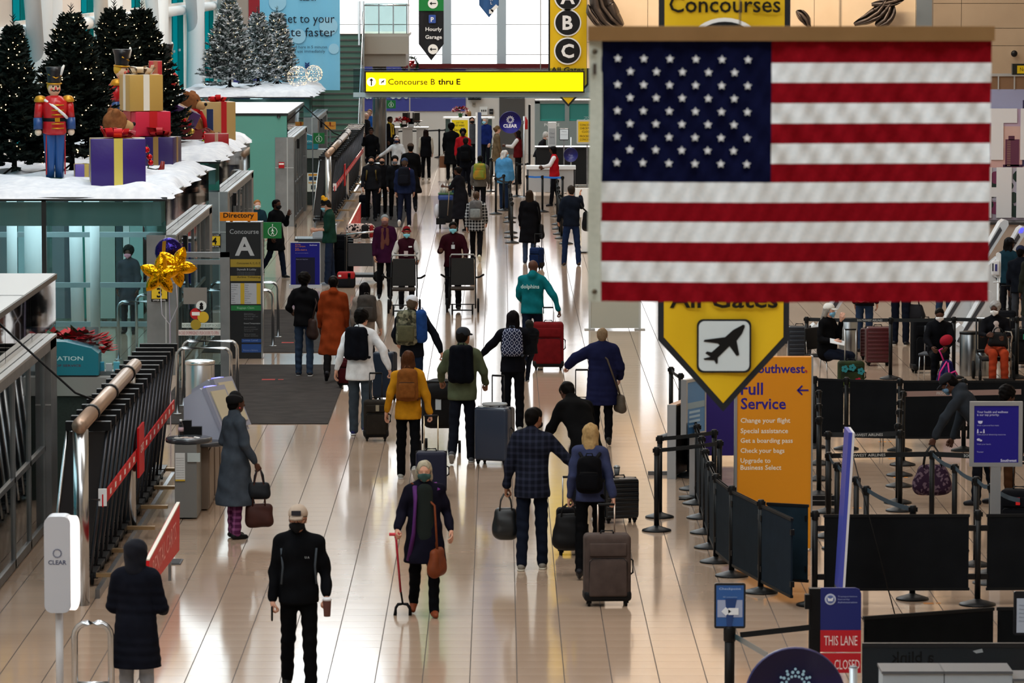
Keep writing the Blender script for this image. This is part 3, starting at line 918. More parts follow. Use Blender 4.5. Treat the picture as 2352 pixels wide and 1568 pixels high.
ft=MB();ft.add(V,F);o=ft.build('floor_tiles',tile_m,floor);o['kind']='stuff'
DE=YEND
post_m=mat('c9d0d4',0.5);panew=frosted('f2efee',0.8)
ew=MB();ew.box((XL,DE,0),(XR,DE+0.3,3.25));wall_end=struct(ew.build('wall_end',mat('d8d2cb',0.7)))
cols_x=[WX(x,DE)for x in(640,783,905,1027,1152,1272,1395)]
while cols_x[-1]<XR:cols_x.append(cols_x[-1]+1.95)
rows_z=[3.25,3.65,4.75,6.2,7.65,9.1,10.55,12.0,13.45]
win=struct(thing('window_1',None,None,(0,DE,0)))
xs=[x for x in cols_x if x<8.6][1:]
q=MB();q.box((XL,DE,3.25),(xs[0],DE+0.3,19.4));q.box((xs[-1],DE,3.25),(XR,DE+0.3,19.4));struct(q.build('wall_end_solid',mat('b9b0a6',0.8)))
q=MB();q.box((WX(575,DE),DE-0.05,3.3),(WX(655,DE),DE,12));struct(q.build('trim_3',mat('a8323c',0.5)))
for a,b in zip(xs[:-1],xs[1:]):
 for c,d in zip(rows_z[:-1],rows_z[1:]):
  q=MB();q.box((a+0.015,0.05,c+0.012),(b-0.015,0.07,d-0.012));q.build('pane',panew,win)
for x in(cols_x[3],cols_x[4],cols_x[0],cols_x[6],*[x for x in cols_x[7:]if x<8.6]):
 q=MB();q.box((x-0.17,-0.35,3.25),(x+0.17,0.02,13.45));q.build('mullion',mat('b4bfc6',0.5),win)
for z in rows_z[1:]:
 q=MB();q.box((xs[0],-0.03,z-0.016),(xs[-1],0.03,z+0.016));q.build('transom',mat('b9b6b4',0.5),win)
q=MB();q.box((WX(924,DE-0.6),DE-0.75,3.13),(XR,DE-0.4,3.33));struct(q.build('trim_1',mat('5a1a1c',0.6)))
q=MB();q.box((XL-3,-12,19.4),(XR,DE+0.3,19.7));struct(q.build('ceiling',mat('d9d8d4',0.8)))
q=MB();q.box((xs[0],DE,13.45),(xs[-1],DE+0.3,19.4));struct(q.build('wall_end_head',mat('d8d8d6',0.8)))
q=MB();q.box((XR,-12,0),(XR+0.3,DE,19.4));struct(q.build('wall_right',mat('cdb79e',0.8)))
q=MB();q.box((XL-3,-12.3,0),(XR,-12,19.4));struct(q.build('wall_back',mat('c9c4bc',0.8)))
DW=112.0
xw0=WX(1347,DW)
wp=struct(thing('wall_ticket_hall',None,None,(0,DW,0)))
for c,d in((4.35,7.4),(10.0,11.0),(13.6,14.6),(17.2,19.4)):
 q=MB();q.box((xw0,0.05,c),(XR,0.35,d));q.build('backing',mat('6b5d50',0.8),wp)
xj=[xw0,WX(1486,DW),WX(1668,DW),WX(1866,DW),WX(2098,DW)]
zj=[4.35,ZY(225,DW),ZY(105,DW)if False else 5.2,6.2,7.6,9.0,10.6,12.2,14,16,19.3]
zj=[4.35,4.9,5.62,6.6,7.8,9.0,10.6,12.2,14,16,19.3]
stone_m=mat('dcc4a6',0.7,0,'stone','d2b999',1.2)
for a,b in zip(xj[:-1],xj[1:]):
 for c,d in((4.35,5.0),(5.0,7.4),(10.0,11.0),(13.6,14.6),(17.2,19.3)):
  q=MB();q.box((a+0.006,0.0,c+0.006),(b-0.006,0.06,d-0.006));q.build('stone_panel',stone_m,wp)
 for c,d in((7.4,10.0),(11.0,13.6),(14.6,17.2)):
  q=MB();q.box((a+0.08,0.1,c),(b-0.08,0.12,d));q.build('window_pane',panew,wp)
  for e in(a,b-0.08):q=MB();q.box((e,0,c),(e+0.08,0.3,d));q.build('window_frame',post_m,wp)
q=MB();q.box((xj[-1],-0.18,4.35),(WX(2138,DW),0.05,19.3));q.build('glass_fin',mat('8b959c',0.15,0.4),wp)
DQ=108.0
wq=struct(thing('wall_counter_side',None,None,(0,DQ,0)))
q=MB();q.box((WX(2138,DQ),0.05,4.3),(XR,0.35,19.4));q.build('backing',mat('5d5248',0.8),wq)
xq=[WX(x,DQ)for x in(2138,2202,2600)]
zq=[ZY(y,DQ)for y in(172,105,65,8)]+[7.2,9.0,11,14,19.3]
for a,b in zip(xq[:-1],xq[1:]):
 for c,d in zip(zq[:-1],zq[1:]):
  q=MB();q.box((a+0.006,0,c+0.006),(b-0.006,0.06,d-0.006));q.build('stone_panel',mat('9c8a74',0.75,0,'stone','93816c',1.2),wq)
  # --- curbside window wall on the left with its white tubular columns
colw=mat('f0f4f6',0.45)
teal=frosted('1f8f92',0.72)
wl=struct(thing('wall_left',None,None,(0,0,0)))
XF=-10.0
wins=[(44,52),(61,66),(77.5,82),(93.2,97.6),(108.5,113.4),(123.4,128.2),(138.5,145.6),(154,161)]
warm=mat('f0e8e0',0.6)
prev=-12.0
for a,b in wins:
 q=MB();q.box((XF-0.3,prev,0),(XF,a,19.4));q.build('pier',warm,wl)
 q=MB();q.box((XF-0.3,a,5.36),(XF,b,5.72));q.box((XF-0.3,a,9.4),(XF,b,19.4));q.box((XF-0.3,a,0),(XF,b,0.3));q.build('spandrel',warm,wl)
 q=MB();q.pipe([(XF+0.05,a-2.5,5.5),(XF+0.05,b+2.5,5.5)],0.15,14);q.build('cross_tube',colw,wl)
 n=3
 for k in range(n):
  for z0,z1 in((0.3,5.36),(5.72,9.4)):
   y0=a+(b-a)*k/n;y1=a+(b-a)*(k+1)/n
   q=MB();q.box((XF-0.16,y0+0.03,z0),(XF-0.13,y1-0.03,z1));q.build('pane',teal,wl)
 for z in(1.0,2.6,4.2,6.5):
  for k in(1,2):
   y0=a+(b-a)*k/n
   q=MB();q.box((XF-0.12,y0-0.22,z),(XF-0.08,y0+0.22,z+0.07));q.build('glass_clamp',mat('aab2b6',0.4,0.5),wl)
 prev=b
q=MB();q.box((XF-0.3,prev,0),(XF,YEND,19.4));q.build('pier',warm,wl)
for k,D in enumerate((46.5,62.5,78.3,94.3,110.2,126.2,142.2,158)):
 lean_=0.25 if D<140 else 0.55
 q=MB();q.pipe([(XF+0.38,D-0.1,0),(XF+0.45+lean_*0.2,D+0.1,9.5)],[0.23,0.29],20);q.build('column',colw,wl)
 q=MB();q.pipe([(XF+0.4,D,4.75),(XF+0.3,D-2.6,10.2)],[0.17,0.2],16);q.build('branch',colw,wl)
 q=MB();q.pipe([(XF+0.25,D+5.2,0),(XF+0.25,D+5.4,10.5)],0.17,16);q.build('slim_column',colw,wl)
 # --- glazed entrance boxes (vestibules)
gl=glass('d6e8ea',0.93);gl3=glass('dff0ee',0.95);gl2=glass('d8e8e6',0.75);dkf=mat('12181b',0.35);met=mat('8c8f92',0.38,0.75,'brushed','7a7d80',3);metl=mat('c6c9cb',0.3,0.7)
XV=-5.6
def snow(parent,x0,x1,y0,y1,z,seed,amp=0.13):
 r=random.Random(seed)
 nx,ny=int((x1-x0)/0.11),int((y1-y0)/0.13)
 cs=[(r.uniform(x0,x1),r.uniform(y0,y1),r.uniform(0.25,0.7),r.uniform(0.3,1))for _ in range(70)]
 xs=np.linspace(x0,x1,nx+1);ys=np.linspace(y0,y1,ny+1)
 X,Y=np.meshgrid(xs,ys,indexing='ij');Z=np.zeros_like(X)
 for cx,cy,rr,h in cs:Z=np.maximum(Z,amp*h*np.exp(-((X-cx)**2+(Y-cy)**2)/rr**2*1.4))
 Z+=0.018*np.sin(X*9+Y*4+seed)*np.sin(Y*7-X*3)+0.045
 e=np.minimum.reduce([X-x0,x1-X,Y-y0,y1-Y]);Z=z+Z*np.clip(e/0.16,0,1)**0.5+np.clip(e/0.3,0,1)*0.06
 fr=np.array([0.04*math.sin(k*0.45+seed)+0.03*math.sin(k*0.2)for k in range(nx+1)])
 Y[:,0]-=0.06+fr*0.5;Y[:,-1]+=0.05
 fs=np.array([0.05*math.sin(k*0.37+seed)+0.03*math.sin(k*0.16)for k in range(ny+1)])
 X[-1]+=0.05+fs
 Z[:,0]=z-0.03;Z[-1]=z-0.03
 V=np.stack([X,Y,Z],-1).reshape(-1,3);F=[]
 for i in range(nx):
  for j in range(ny):F.append((i*(ny+1)+j,(i+1)*(ny+1)+j,(i+1)*(ny+1)+j+1,i*(ny+1)+j+1))
 m=MB();m.add(V,F,0,True)
 o=m.build('snow_blanket',mat('dfe2e8',0.85,0,'fur','c9ced8',6,0,1,0,1.45,0.3),parent);o['kind']='stuff'
 return o
def vestibule(label,D0,D1,snowy=True,front=None,roofc='c9ccce'):
 t=thing('glass_vestibule',label,'vestibule')
 zr=3.0
 q=MB();q.box((XF+0.05,D0,zr-0.05),(XV,D1,zr));q.build('roof',mat(roofc,0.6),t)
 q=MB();q.box((XF+0.05,D0-0.02,zr-0.07),(XV+0.02,D0,zr-0.005));q.box((XV,D0,zr-0.07),(XV+0.02,D1,zr-0.005));q.build('roof_edge',dkf,t)
 fx=[XF+0.05,XV-2.05,XV]if D0<100 else[XF+0.05,XV-2.6,XV]
 for a,b in zip(fx[:-1],fx[1:]):
  q=MB();q.box((a+0.04,D0,0.05),(b-0.02,D0+0.015,zr-0.07));q.build('front_pane',front or gl,t)
 q=MB();q.box((fx[1]-0.04,D0-0.02,0),(fx[1]+0.035,D0+0.06,zr-0.05));q.build('post',dkf,t)
 q=MB();q.box((XF+0.05,D0+0.25,2.5),(XV-0.1,D0+0.35,2.9));q.box((XV-0.25,D0+0.3,2.5),(XV-0.15,D1-0.2,2.9));q.build('header_band',mat('c4d6d2',0.6),t)
 n=4
 for k in range(n):
  a=D0+(D1-D0)*k/n;b=D0+(D1-D0)*(k+1)/n
  q=MB();q.box((XV-0.012,a+0.02,2.36),(XV,b-0.02,zr-0.07));q.build('side_pane',gl2,t)
 q=MB();q.box((XF+0.1,D1-0.02,0.05),(XV,D1,zr-0.07));q.build('back_pane',gl3,t)
 area('vestibule_fill',((XF+XV)/2,(D0+D1)/2,zr-0.1),(3,D1-D0-2),(0,0,0),300,(0.9,0.97,1.0))  # fill lamp added under the roof to brighten the dark interior
 for y0 in(D0-0.02,D1-2.3):
  q=MB();q.box((XV-0.33,y0,0),(XV+0.16,y0+0.75,2.36));q.build('clad_column',met,t)
  q=MB();q.box((XV-0.02,y0-0.012,0),(XV+0.0,y0,2.36));q.box((XV-0.33,y0-0.01,1.55),(XV+0.16,y0,1.565));q.build('joint_strip',metl,t)
 L_=D1-1.5-D0
 q=MB();q.box((XV,D0+0.6,2.22),(XV+0.16,D1-1.6,2.34));q.build('door_header',met,t)
 q=MB();q.box((XV,D0,2.34),(XV+0.07,D1-1.6,2.37));q.box((XV+0.09,D0,2.34),(XV+0.17,D1-1.6,2.37));q.build('door_track',metl,t)
 q=MB();q.box((XV+0.17,D0+1.6,2.0),(XV+0.24,D0+1.72,2.26));q.build('motion_sensor',BLACKP,t)
 ys=np.linspace(D0+0.75,D1-2.3,6)
 for a,b in zip(ys[:-1],ys[1:]):
  d=MB();d.box((XV+0.05,a+0.05,0.12),(XV+0.065,b-0.05,2.2));dp=d.build('door_pane',gl,t)
  d=MB();d.box((XV+0.03,a,0.02),(XV+0.09,a+0.055,2.22));d.box((XV+0.03,b-0.055,0.02),(XV+0.09,b,2.22));d.box((XV+0.03,a,0.02),(XV+0.09,b,0.12));d.box((XV+0.03,a,1.0),(XV+0.09,b,1.06));d.build('door_frame',met,t)
 for yy in(D0+2.5,D0+5.5):
  q=MB();q.pipe([(XV-2.0,yy+3,0),(XV-2.05,yy+3,2.95)],0.12,14);q.build('round_post',colw,t)
 for z in(0.45,1.15,2.05):
  q=MB();q.box((XV-3.9,D0+4.6,z),(XV-0.4,D0+4.66,z+0.09));q.build('inner_rail',mat('9fb0b4',0.4,0.4),t)
 return t
v0=vestibule('grey roofed glass entrance box without snow beside the cart dispenser with the gold balloons',45.3,57.0,False)
v1=vestibule('snow topped glass entrance box carrying the toy soldier and the large purple gift',76.0,87.2)
v2=vestibule('snow topped glass entrance box carrying the toy bear and the gold gift with red bow',90.6,101.7)
v4=vestibule('bare flat roofed entrance box with teal frosted front glass',119.8,129.6,False,frosted('6fb3aa',0.35),'dfe0e2')
v5=vestibule('snow topped glass entrance box carrying the three frosted trees',135.7,145.0)
for v,a,b,sd in((v1,76.0,87.2,1),(v2,90.6,101.7,5),(v5,135.7,145.0,9)):
 snow(v,XF+0.3,XV+0.02,a,b,3.0,sd)
q=MB()
for yy in(49.2,53.1):q.box((XF+0.1,yy,3.0),(XV,yy+0.02,3.008))
q.build('roof_joint',mat('9a9ea1',0.6),v0)
q=MB();q.box((XV-0.02,45.3,2.36),(XV-0.016,57,2.93));q.build('inner_screen',mat('7a6a58',0.5),v0)
q=MB();q.box((XV-0.4,119.9,2.4),(XV-0.38,129.5,2.93));q.build('inner_screen',mat('d6cfc6',0.6),v4)
q=MB();q.lathe([(0.05,-0.03),(0.05,0)],(WX(642,119.7),119.78,ZY(267,119.7)),16,0,True,'y');q.build('bolt_cover',dkf,v4)
for k,(xa,xb,c)in enumerate(((0,18,'6a7a80'),(18,34,'c8d0cc'),(34,44,'3a5a5c'),(44,62,'9cc4cc'),(62,90,'d4ecf4'),(90,104,'b0bcb8'),(122,150,'6a7a80'),(150,178,'4a565e'),(178,190,'8ab8c4'),(192,203,'2a7a70'),(232,266,'9ab0a8'),(268,283,'3a4a50'),(285,299,'c4d4d4'),(300,330,'8cb4b0'))):
 q=MB();q.box((WX(xa,87.1),87.05,0.1),(WX(xb,87.1),87.12,2.55));q.build('view_strip',mat(c,0.6),v1)  # added strips in pale and dark tones, brightening the view through the glass
for x,D,r in((218,78.6,0.085),(82,80.5,0.2),(28,79,0.09)):
 p=P(x,600,D);q=MB();q.pipe([(p.x,D,0),(p.x,D,2.95)],r,16);q.build('round_post',colw,v1)
for k,(x,y)in enumerate(((618,873),(662,788))):
 p=G(x,y);q=MB();q.box((-0.12,-0.1,0.012),(0.1,0.1,0.014));q.box((0.15,-0.06,0.012),(0.24,0.06,0.014));o=q.build('floor_mark',mat('8a2a26',0.8));o.location=(p.x,p.y,0);tag(o,'small red tape mark on the %s dark carpet mat'%('closer','further')[k],'floor mark')
def doornum(n,D,x0,x1,y0,y1,label):
 p=P((x0+x1)/2,y1,D);w=WX(x1,D)-WX(x0,D);h=ZY(y0,D)-ZY(y1,D)
 t=thing('door_number_sign',label,'sign',(p.x,D-0.06,p.z))
 q=MB();q.box((-w/2,-0.01,0),(w/2,0.01,h));q.build('plate',INK,t)
 patch(t,-w*0.47,h*0.16,w*0.47,h*0.84,'d9b92f',-0.011,'yellow_field')
 write(t,n,0,h*0.22,None,h*0.54,'0c0c0c','c',0.02,-0.016,'numeral')
 write(t,'DOOR NUMBER',0,h*0.88,w*0.8,h*0.08,'e8e8e8','c',0,-0.012)
 write(t,'UPPER LEVEL',0,h*0.04,w*0.8,h*0.08,'e8e8e8','c',0,-0.012)
doornum('3',75.97,348,386,650,692,'yellow door number 3 sign on the grey clad column behind the balloons')
doornum('4',90.57,479,507,537,568,'yellow door number 4 sign on the clad column above the directory')
q=thing('call_point_sign','small red wall sign on the clad column of the teal box','sign',(WX(648,119.7),119.74,ZY(386,119.7)))
b=MB();b.box((-0.075,-0.01,0),(0.075,0.01,0.16));b.build('plate',mat('a01820',0.5),q)
b=MB();b.box((-0.065,-0.014,0.09),(0.065,-0.01,0.13));b.build('white_band',INKW,q)
# --- stainless guide rails by the doors
def urail(label,x0,x1,D,h=1.02,r=0.028,group=None,mid=False):
 t=thing('guide_rail',label,'rail',(x0,D,0),0,group)
 w=x1-x0;R=0.12
 pts=[(0,0,0),(0,0,h-R)]+[(R-R*math.cos(a),0,h-R+R*math.sin(a))for a in(0.4,0.8,1.2,PI/2)]+[(w-R+R*math.sin(a),0,h-R+R*math.cos(a))for a in(0,0.4,0.8,1.2)]+[(w,0,h-R),(w,0,0)]
 q=MB();q.pipe(pts,r,10);q.build('bent_tube',CHROME,t)
 if mid:q=MB();q.pipe([(0,0,h*0.45),(w,0,h*0.45)],r*0.7,8);q.build('cross_tube',CHROME,t)
 for x in(0,w):
  q=MB();q.lathe([(0.07,0),(0.07,0.012),(0.03,0.016)],(x,0,0),14);q.build('floor_flange',CHROME,t)
 return t
urail('bent steel guide rail behind the trash can, the one further from the can',-4.95,WX(545,70.6),70.6)
urail('bent steel guide rail behind the trash can, the one closer to the can',-4.95,WX(530,69.3),69.3)
urail('bent steel guide rail beside the directory, the one further back',-5.35,WX(639,83.8),83.8)
urail('bent steel guide rail beside the directory, the one closer to the mat',-5.35,WX(627,81.8),81.8)
for k,D in enumerate((79.0,80.6,82.4)):
 urail('steel guide rail inside the glass entrance box below the soldier, %s from the front'%ORD[k],WX(272+42*k,D),XV-0.4,D)
urail('slim steel rail at the foot of the stairs, closer one',-3.95,-3.45,131.0,1.0,0.02,None,True);urail('slim steel rail at the foot of the stairs, further one',-4.0,-3.5,135.5,1.0,0.02,None,True)
urail('low bent steel rail in front of the dark cart dispenser beside the hooded person',WX(166,40.2),WX(250,40.2),40.2,1.0,0.03,None,True)
# --- carpet mats set in the floor at the doors
for k,(d0,d1,x0)in enumerate(((67.75,77.9,-5.3),(80.4,90.5,-5.3),(119.4,130.1,-3.75),(137,146,-3.75))):
 m=MB();m.box((x0,d0,0.0),(-2.58,d1,0.012))
 tag(m.build('entrance_mat',mat('3a3634',0.95,0,'carpet','2e2b2a',3)),('dark grey carpet mat in front of the grey long coated woman','dark grey carpet mat beside the tall directory','dark carpet mat under the dark clothed group by the red cart sign','dark carpet mat at the foot of the stairs')[k],'mat')
 # --- luggage cart dispensers
def dispenser(label,d0,d1,cartlabel,group,ncart,redmid):
 t=thing('cart_dispenser',label,'cart dispenser')
 x=-4.5;xo=-0.48
 for y in(d0,d0+(d1-d0)*0.5):
  q=MB();q.pipe([(x,y,0),(x,y,1.9)],0.085,16);q.build('post',CHROME,t)
 q=MB();q.pipe([(x,d0-0.1,1.95),(x,d0+(d1-d0)*0.58,1.95)],0.085,16);q.build('top_tube',mat('9c8676',0.35,0.7),t)
 for k in range(3):
  y=d0+(d1-d0)*0.58*(k+0.5)/3
  q=MB();q.pipe([(x,y,1.95),(x,y+0.12,1.95)],0.1,14);q.build('tube_collar',BLACKP,t)
 for xx in(x-0.4,x+0.1):
  q=MB();q.box((xx,d0+0.5,0.0),(xx+0.05,d1,0.1));q.build('floor_track',STEEL,t)
 for k in range(6):
  y=d0+1.5+(d1-d0-2)*k/5
  q=MB();q.box((x-0.4,y,0.1),(x+0.35,y+0.1,0.14));q.build('cross_bar',mat('a88c66',0.35,0.7),t)
 q=MB();q.box((x+0.08,d0+1.2,0.93),(x+0.17,d0+1.24,1.12));q.build('red_strip_end',WHITEP,t)
 q=MB();q.pipe([(x-0.12,d0+1.2,1.85),(x-0.12,d0+1.2,1.0),(x+0.1,d0+1.2,1.0)],0.012,6);q.build('wire_bracket',STEEL,t)
 dy=(d1-d0-1.6)/ncart
 c=thing('luggage_cart',cartlabel,'luggage cart',(x+xo,d0+1.5,0),0,group)
 q=MB();q.hexa([(0.0,0,0.25),(0.42,0,0.25),(0.42,0.02,0.25),(0.0,0.02,0.25),(0.22,0.03,1.72),(0.62,0.03,1.72),(0.62,0.05,1.72),(0.22,0.05,1.72)]);q.build('back_board',mat('17181c',0.4),c)
 for xx,z1 in((0.0,1.78),(0.22,1.78),(0.44,1.78)):
  q=MB();q.pipe([(xx,-0.02,0.12),(xx+0.03,-0.02,0.4),(xx+0.2,0.01,z1)],0.02,6);q.build('upright',(CHROME,BLACKP,mat('3a3c42',0.3,0.6))[int(xx*5)%3],c)
 q=MB();q.box((0.18,-0.06,1.74),(0.68,0.06,1.84));q.build('handle',BLACKP,c)
 q=MB();q.box((0.02,-0.02,0.1),(0.5,0.5,0.16));q.build('base',mat('202226',0.4,0.4),c)
 for xx in(0.06,0.46):
  q=MB();q.lathe([(0.03,-0.015),(0.07,-0.013),(0.07,0.013),(0.03,0.015)],(xx,0.0,0.085),12,0,True,'x');q.build('wheel',RUB,c)
 q=MB();q.box((0.6,-dy*0.47,0.92),(0.615,dy*0.47,1.06));tg=q.build('red_tag',mat('c4161c',0.5),c)
 q=MB();q.box((0.615,-dy*0.12,0.96),(0.617,dy*0.12,1.02));q.build('white_mark',INKW,tg)
 for k in range(1,ncart):
  o=copy_tree(c);o.location.y=d0+1.5+dy*k;o['label']=cartlabel.replace('first',ORD[k],1)
 q=MB();q.box((x+0.14,redmid,0.72),(x+0.165,redmid+0.8,1.32));r=q.build('red_cross_tag',mat('c4161c',0.5),t)
 l=letters('CARTS',0,0,0.5,0.1,'c');l.xf(Matrix.Translation((x+0.172,redmid+0.4,1.0))@Matrix.Rotation(PI/2,4,'Z'));l.build('lettering',INKW,r)
 return t
dispenser('long dark luggage cart dispenser rack beside the lit white kiosk sign',48.4,61.0,'first black luggage cart from the camera end of the rack beside the kiosks','carts nested in the dispenser beside the kiosks',17,54.2)
dispenser('far luggage cart dispenser rack beside the stairs',119.0,146.5,'first black luggage cart from the camera end of the rack by the stairs','carts nested in the dispenser by the stairs',22,127.0)
def cartsign(label,d0,d1,x):
 t=thing('cart_sign',label,'sign',(x,d0,0))
 L_=d1-d0
 q=MB();q.hexa([(0,0,0.42),(0.05,0,0.42),(0.05,L_,0.26),(0,L_,0.26),(0,0,0.72),(0.05,0,0.72),(0.05,L_*1.02,0.78),(0,L_*1.02,0.78)]);q.build('board',mat('c0191e',0.45),t)
 q=MB();q.hexa([(0.015,0,0.72),(0.052,0,0.72),(0.052,L_*1.02,0.78),(0.015,L_*1.02,0.78),(0.015,0,0.735),(0.052,0,0.735),(0.052,L_*1.02,0.8),(0.015,L_*1.02,0.8)]);q.build('top_edge',mat('d9d2c6',0.5),t)
 for yy in(L_*0.15,L_*0.85):
  q=MB();q.box((-0.03,yy,0),(0.0,yy+0.08,0.6));q.build('leg',STEEL,t)
 l=letters('RENTAL CARTS',0,0,L_*0.78,0.2);l.xf(Matrix.Translation((0.053,L_*0.1,0.46))@Matrix.Rotation(PI/2,4,'Z'));l.build('lettering',mat('e89a96',0.6),t)
cartsign('long red cart rental sign beside the person in the dark hooded puffer coat',46.6,51.0,-3.68)
cartsign('red cart rental sign above the loaded luggage cart',107.5,116.5,-3.62)
for nm,D,lab in(('support_cable',50.5,'black cable sagging from the bare grey roof to the cart rack'),('support_cable',130.0,'black cable sagging from the teal box roof to the far cart rack')):
 q=MB();q.pipe([(XV-0.02,D,2.9),(-5.1,D,2.42),(-4.75,D,2.1),(-4.5,D,2.0)],0.014 if D<60 else 0.02,6);tag(q.build(nm,BLACKP),lab,'cable')
 # --- granite info desks with the teal box, poinsettias
def poinsettia(label,x,y,z,s=1.0,col='b0101c'):
 t=thing('poinsettia',label,'plant',(x,y,z))
 q=MB();q.lathe([(0.07*s,0),(0.1*s,0.15*s),(0.105*s,0.16*s),(0.09*s,0.16*s)],(0,0,0),14);q.build('pot',mat('2c6a3a',0.4),t)
 r=random.Random(int(x*100));q=MB();g=MB()
 for k in range(170):
  a=r.uniform(0,2*PI);el=r.uniform(0.05,1.5);R=0.24*s
  c=Vector((math.cos(a)*math.cos(el)*R,math.sin(a)*math.cos(el)*R,0.2*s+math.sin(el)*R*0.75))
  d=Vector((math.cos(a+r.uniform(-.7,.7)),math.sin(a+r.uniform(-.7,.7)),r.uniform(-0.3,0.5))).normalized();w=d.cross(Vector((0,0,1))).normalized()*0.05*s
  n=d.cross(w).normalized()*0.012
  L_=0.15*s
  (q if k%5 else g).add([c,c+d*L_*0.45+w+n,c+d*L_,c+d*L_*0.45-w+n],[(0,1,2,3)])
 o=q.build('red_bracts',mat(col,0.6),t);o['kind']='stuff'
 o=g.build('leaves',mat('1f4a26',0.6),t);o['kind']='stuff'
def infodesk(label,D,poster):
 t=thing('info_desk',label,'desk',(0,D,0))
 q=MB();q.box((-6.5,0,0),(-5.0,0.9,1.36));q.build('granite_body',mat('1e2320',0.3,0,'stone','2a312d',30),t)
 q=MB();q.box((-6.6,-0.08,1.36),(-4.95,0.95,1.6));q.build('top',mat('8c8a86',0.4,0.3),t)
 if poster:
  q=MB();x0,x1=WX(707,D),WX(735,D);q.box((x0,-0.02,ZY(440,D)),(x1,-0.005,ZY(397,D)));p=q.build('poster',mat('dcd8cf',0.6),t)
  for(a,b,c,d,cc)in((0.1,0.85,0.9,0.95,'d08a2a'),(0.1,0.45,0.9,0.5,'d08a2a'),(0.15,0.6,0.42,0.8,'20406a'),(0.55,0.6,0.85,0.8,'303030'),(0.3,0.12,0.5,0.35,'404040'),(0.55,0.12,0.75,0.35,'707070')):
   h=ZY(397,D)-ZY(440,D);zz=ZY(440,D)
   patch(p,x0+(x1-x0)*a,zz+h*b,x0+(x1-x0)*c,zz+h*d,cc,-0.021)
 return t
def tealbox(label,D,x0,x1,z,txt):
 t=thing('charging_station',label,'station',((x0+x1)/2,D,z));w=x1-x0
 q=MB();q.prism([(-w/2-0.28,0.02),(w/2,0.02),(w/2,0.3),(w*0.3,0.37),(-w*0.4,0.45),(-w/2-0.28,0.46)],0,0.45);q.build('casing',mat('0f6d7d',0.4),t)
 q=MB();q.box((-w/2-0.28,0.0,0),(w/2-0.02,0.45,0.02));q.build('foot',BLACKP,t)
 write(t,'STATION',w*0.08,0.21,w*0.95,0.055,'b9d4d6','r',0.01,-0.001)
 write(t,'OF SERVICE',w*0.02,0.13,w*0.7,0.03,'5a2430','r',0.01,-0.001)
infodesk('granite information desk with the teal station box beside the dispenser rack',58.0,False)
tealbox('teal station box on the granite desk below the red poinsettias',57.99,WX(142,58),WX(226,58),1.6,'STATION')
infodesk('far granite desk with a framed poster beside the teal vestibule',130.6,True)
tealbox('small teal station box on the far granite desk',130.6,WX(701,130.6),WX(732,130.6),1.6,'TION')
poinsettia('round red poinsettia just behind the teal station box',WX(186,58.72),58.72,1.6,1.3)
poinsettia('taller red poinsettia behind the acrylic holder on the granite desk',WX(136,58.85),58.85,1.6,1.25)
t=thing('acrylic_holder','clear acrylic shield standing on the granite desk beside the poinsettia','shield',(WX(196,58.25),58.25,1.6))
q=MB();q.box((-0.17,0,0),(0.17,0.012,0.62));q.build('sheet',glass('f2f0f6',0.9),t)
q=MB();q.box((-0.17,0,0),(-0.155,0.2,0.02));q.box((0.155,0,0),(0.17,0.2,0.02));q.build('foot',glass('f2f0f6',0.9),t)
t=thing('leaflet_tray','clear tray of leaflets and cards on the granite desk end','tray',(WX(236,58.2),58.2,1.6))
q=MB();q.box((-0.2,0,0),(0.24,0.3,0.05));q.build('tray',mat('50585a',0.3),t)
for k in range(4):
 q=MB();q.box((-0.17+0.1*k,0.08,0.05),(-0.09+0.1*k,0.1,0.15+0.02*(k%2)),0,(0.3,0,0));q.build('leaflet',mat(('d8d8d4','3f9ab8','b9c4c8','5fb0c4')[k],0.6),t)
 # --- exit door leaf with stickers, trash can
D=73.6
t=thing('glass_door_leaf','open glass exit door leaf covered in round stickers behind the trash can','door',(WX(410,D),D,0))
w=WX(528,D)-WX(410,D);H_=ZY(579,D)
q=MB();q.box((0,0,0.1),(w-0.14,0.015,H_-0.1));q.build('pane',gl,t)
q=MB();q.box((w-0.15,-0.03,0),(w,0.05,H_));q.build('stile',met,t)
q=MB();q.box((-0.05,-0.03,H_-0.08),(w,0.05,H_));q.box((0,-0.02,H_-0.2),(w-0.15,0.04,H_-0.12));q.build('top_rail',met,t)
q=MB();q.box((0,-0.02,0),(w-0.15,0.04,0.12));q.build('bottom_rail',met,t)
def zz(y):return ZY(y,D)
def xx(x):return WX(x,D)-WX(410,D)
patch(t,xx(422),zz(698),xx(476),zz(660),'7f7c78',-0.004,'grey_notice')
for x,y,r,c in((463,702,12,'d8dedd'),(450,720,13,'b0282a'),(467,728,13,'c9a832'),(450,745,12,'a08a30')):
 q=MB();disc(q,xx(x),zz(y),r*D/FPX,-0.005-0.002*(y>725),24);q.build('sticker',mat(c,0.6),t)
q=MB();q.box((xx(441),-0.013,zz(724)),(xx(459),-0.009,zz(716)));q.build('sticker_bar',INKW,t)
patch(t,xx(418),zz(752),xx(507),zz(741),'c3d0cc',-0.004,'white_strip');write(t,'NO SMOKING  PETS MUST BE KEPT IN CAGES',xx(419),zz(750),xx(506)-xx(419),0.045,'56706a','l',0,-0.009)
patch(t,xx(410),zz(770),xx(508),zz(757),'d3cdca',-0.004,'red_strip');write(t,'IN CASE OF EMERGENCY- PUSH DOORS TO OPEN',xx(411),zz(768),xx(502)-xx(411),0.055,'a03038','l',0,-0.009)
q=MB();arrow(q,xx(463),zz(702),0.12,PI/2,0.5,-0.01);q.build('arrow',INK,t)
p=(WX(459,68),68.0)
t=thing('trash_can','round stainless steel trash can beside the grey kiosks','trash can',(p[0],p[1],0))
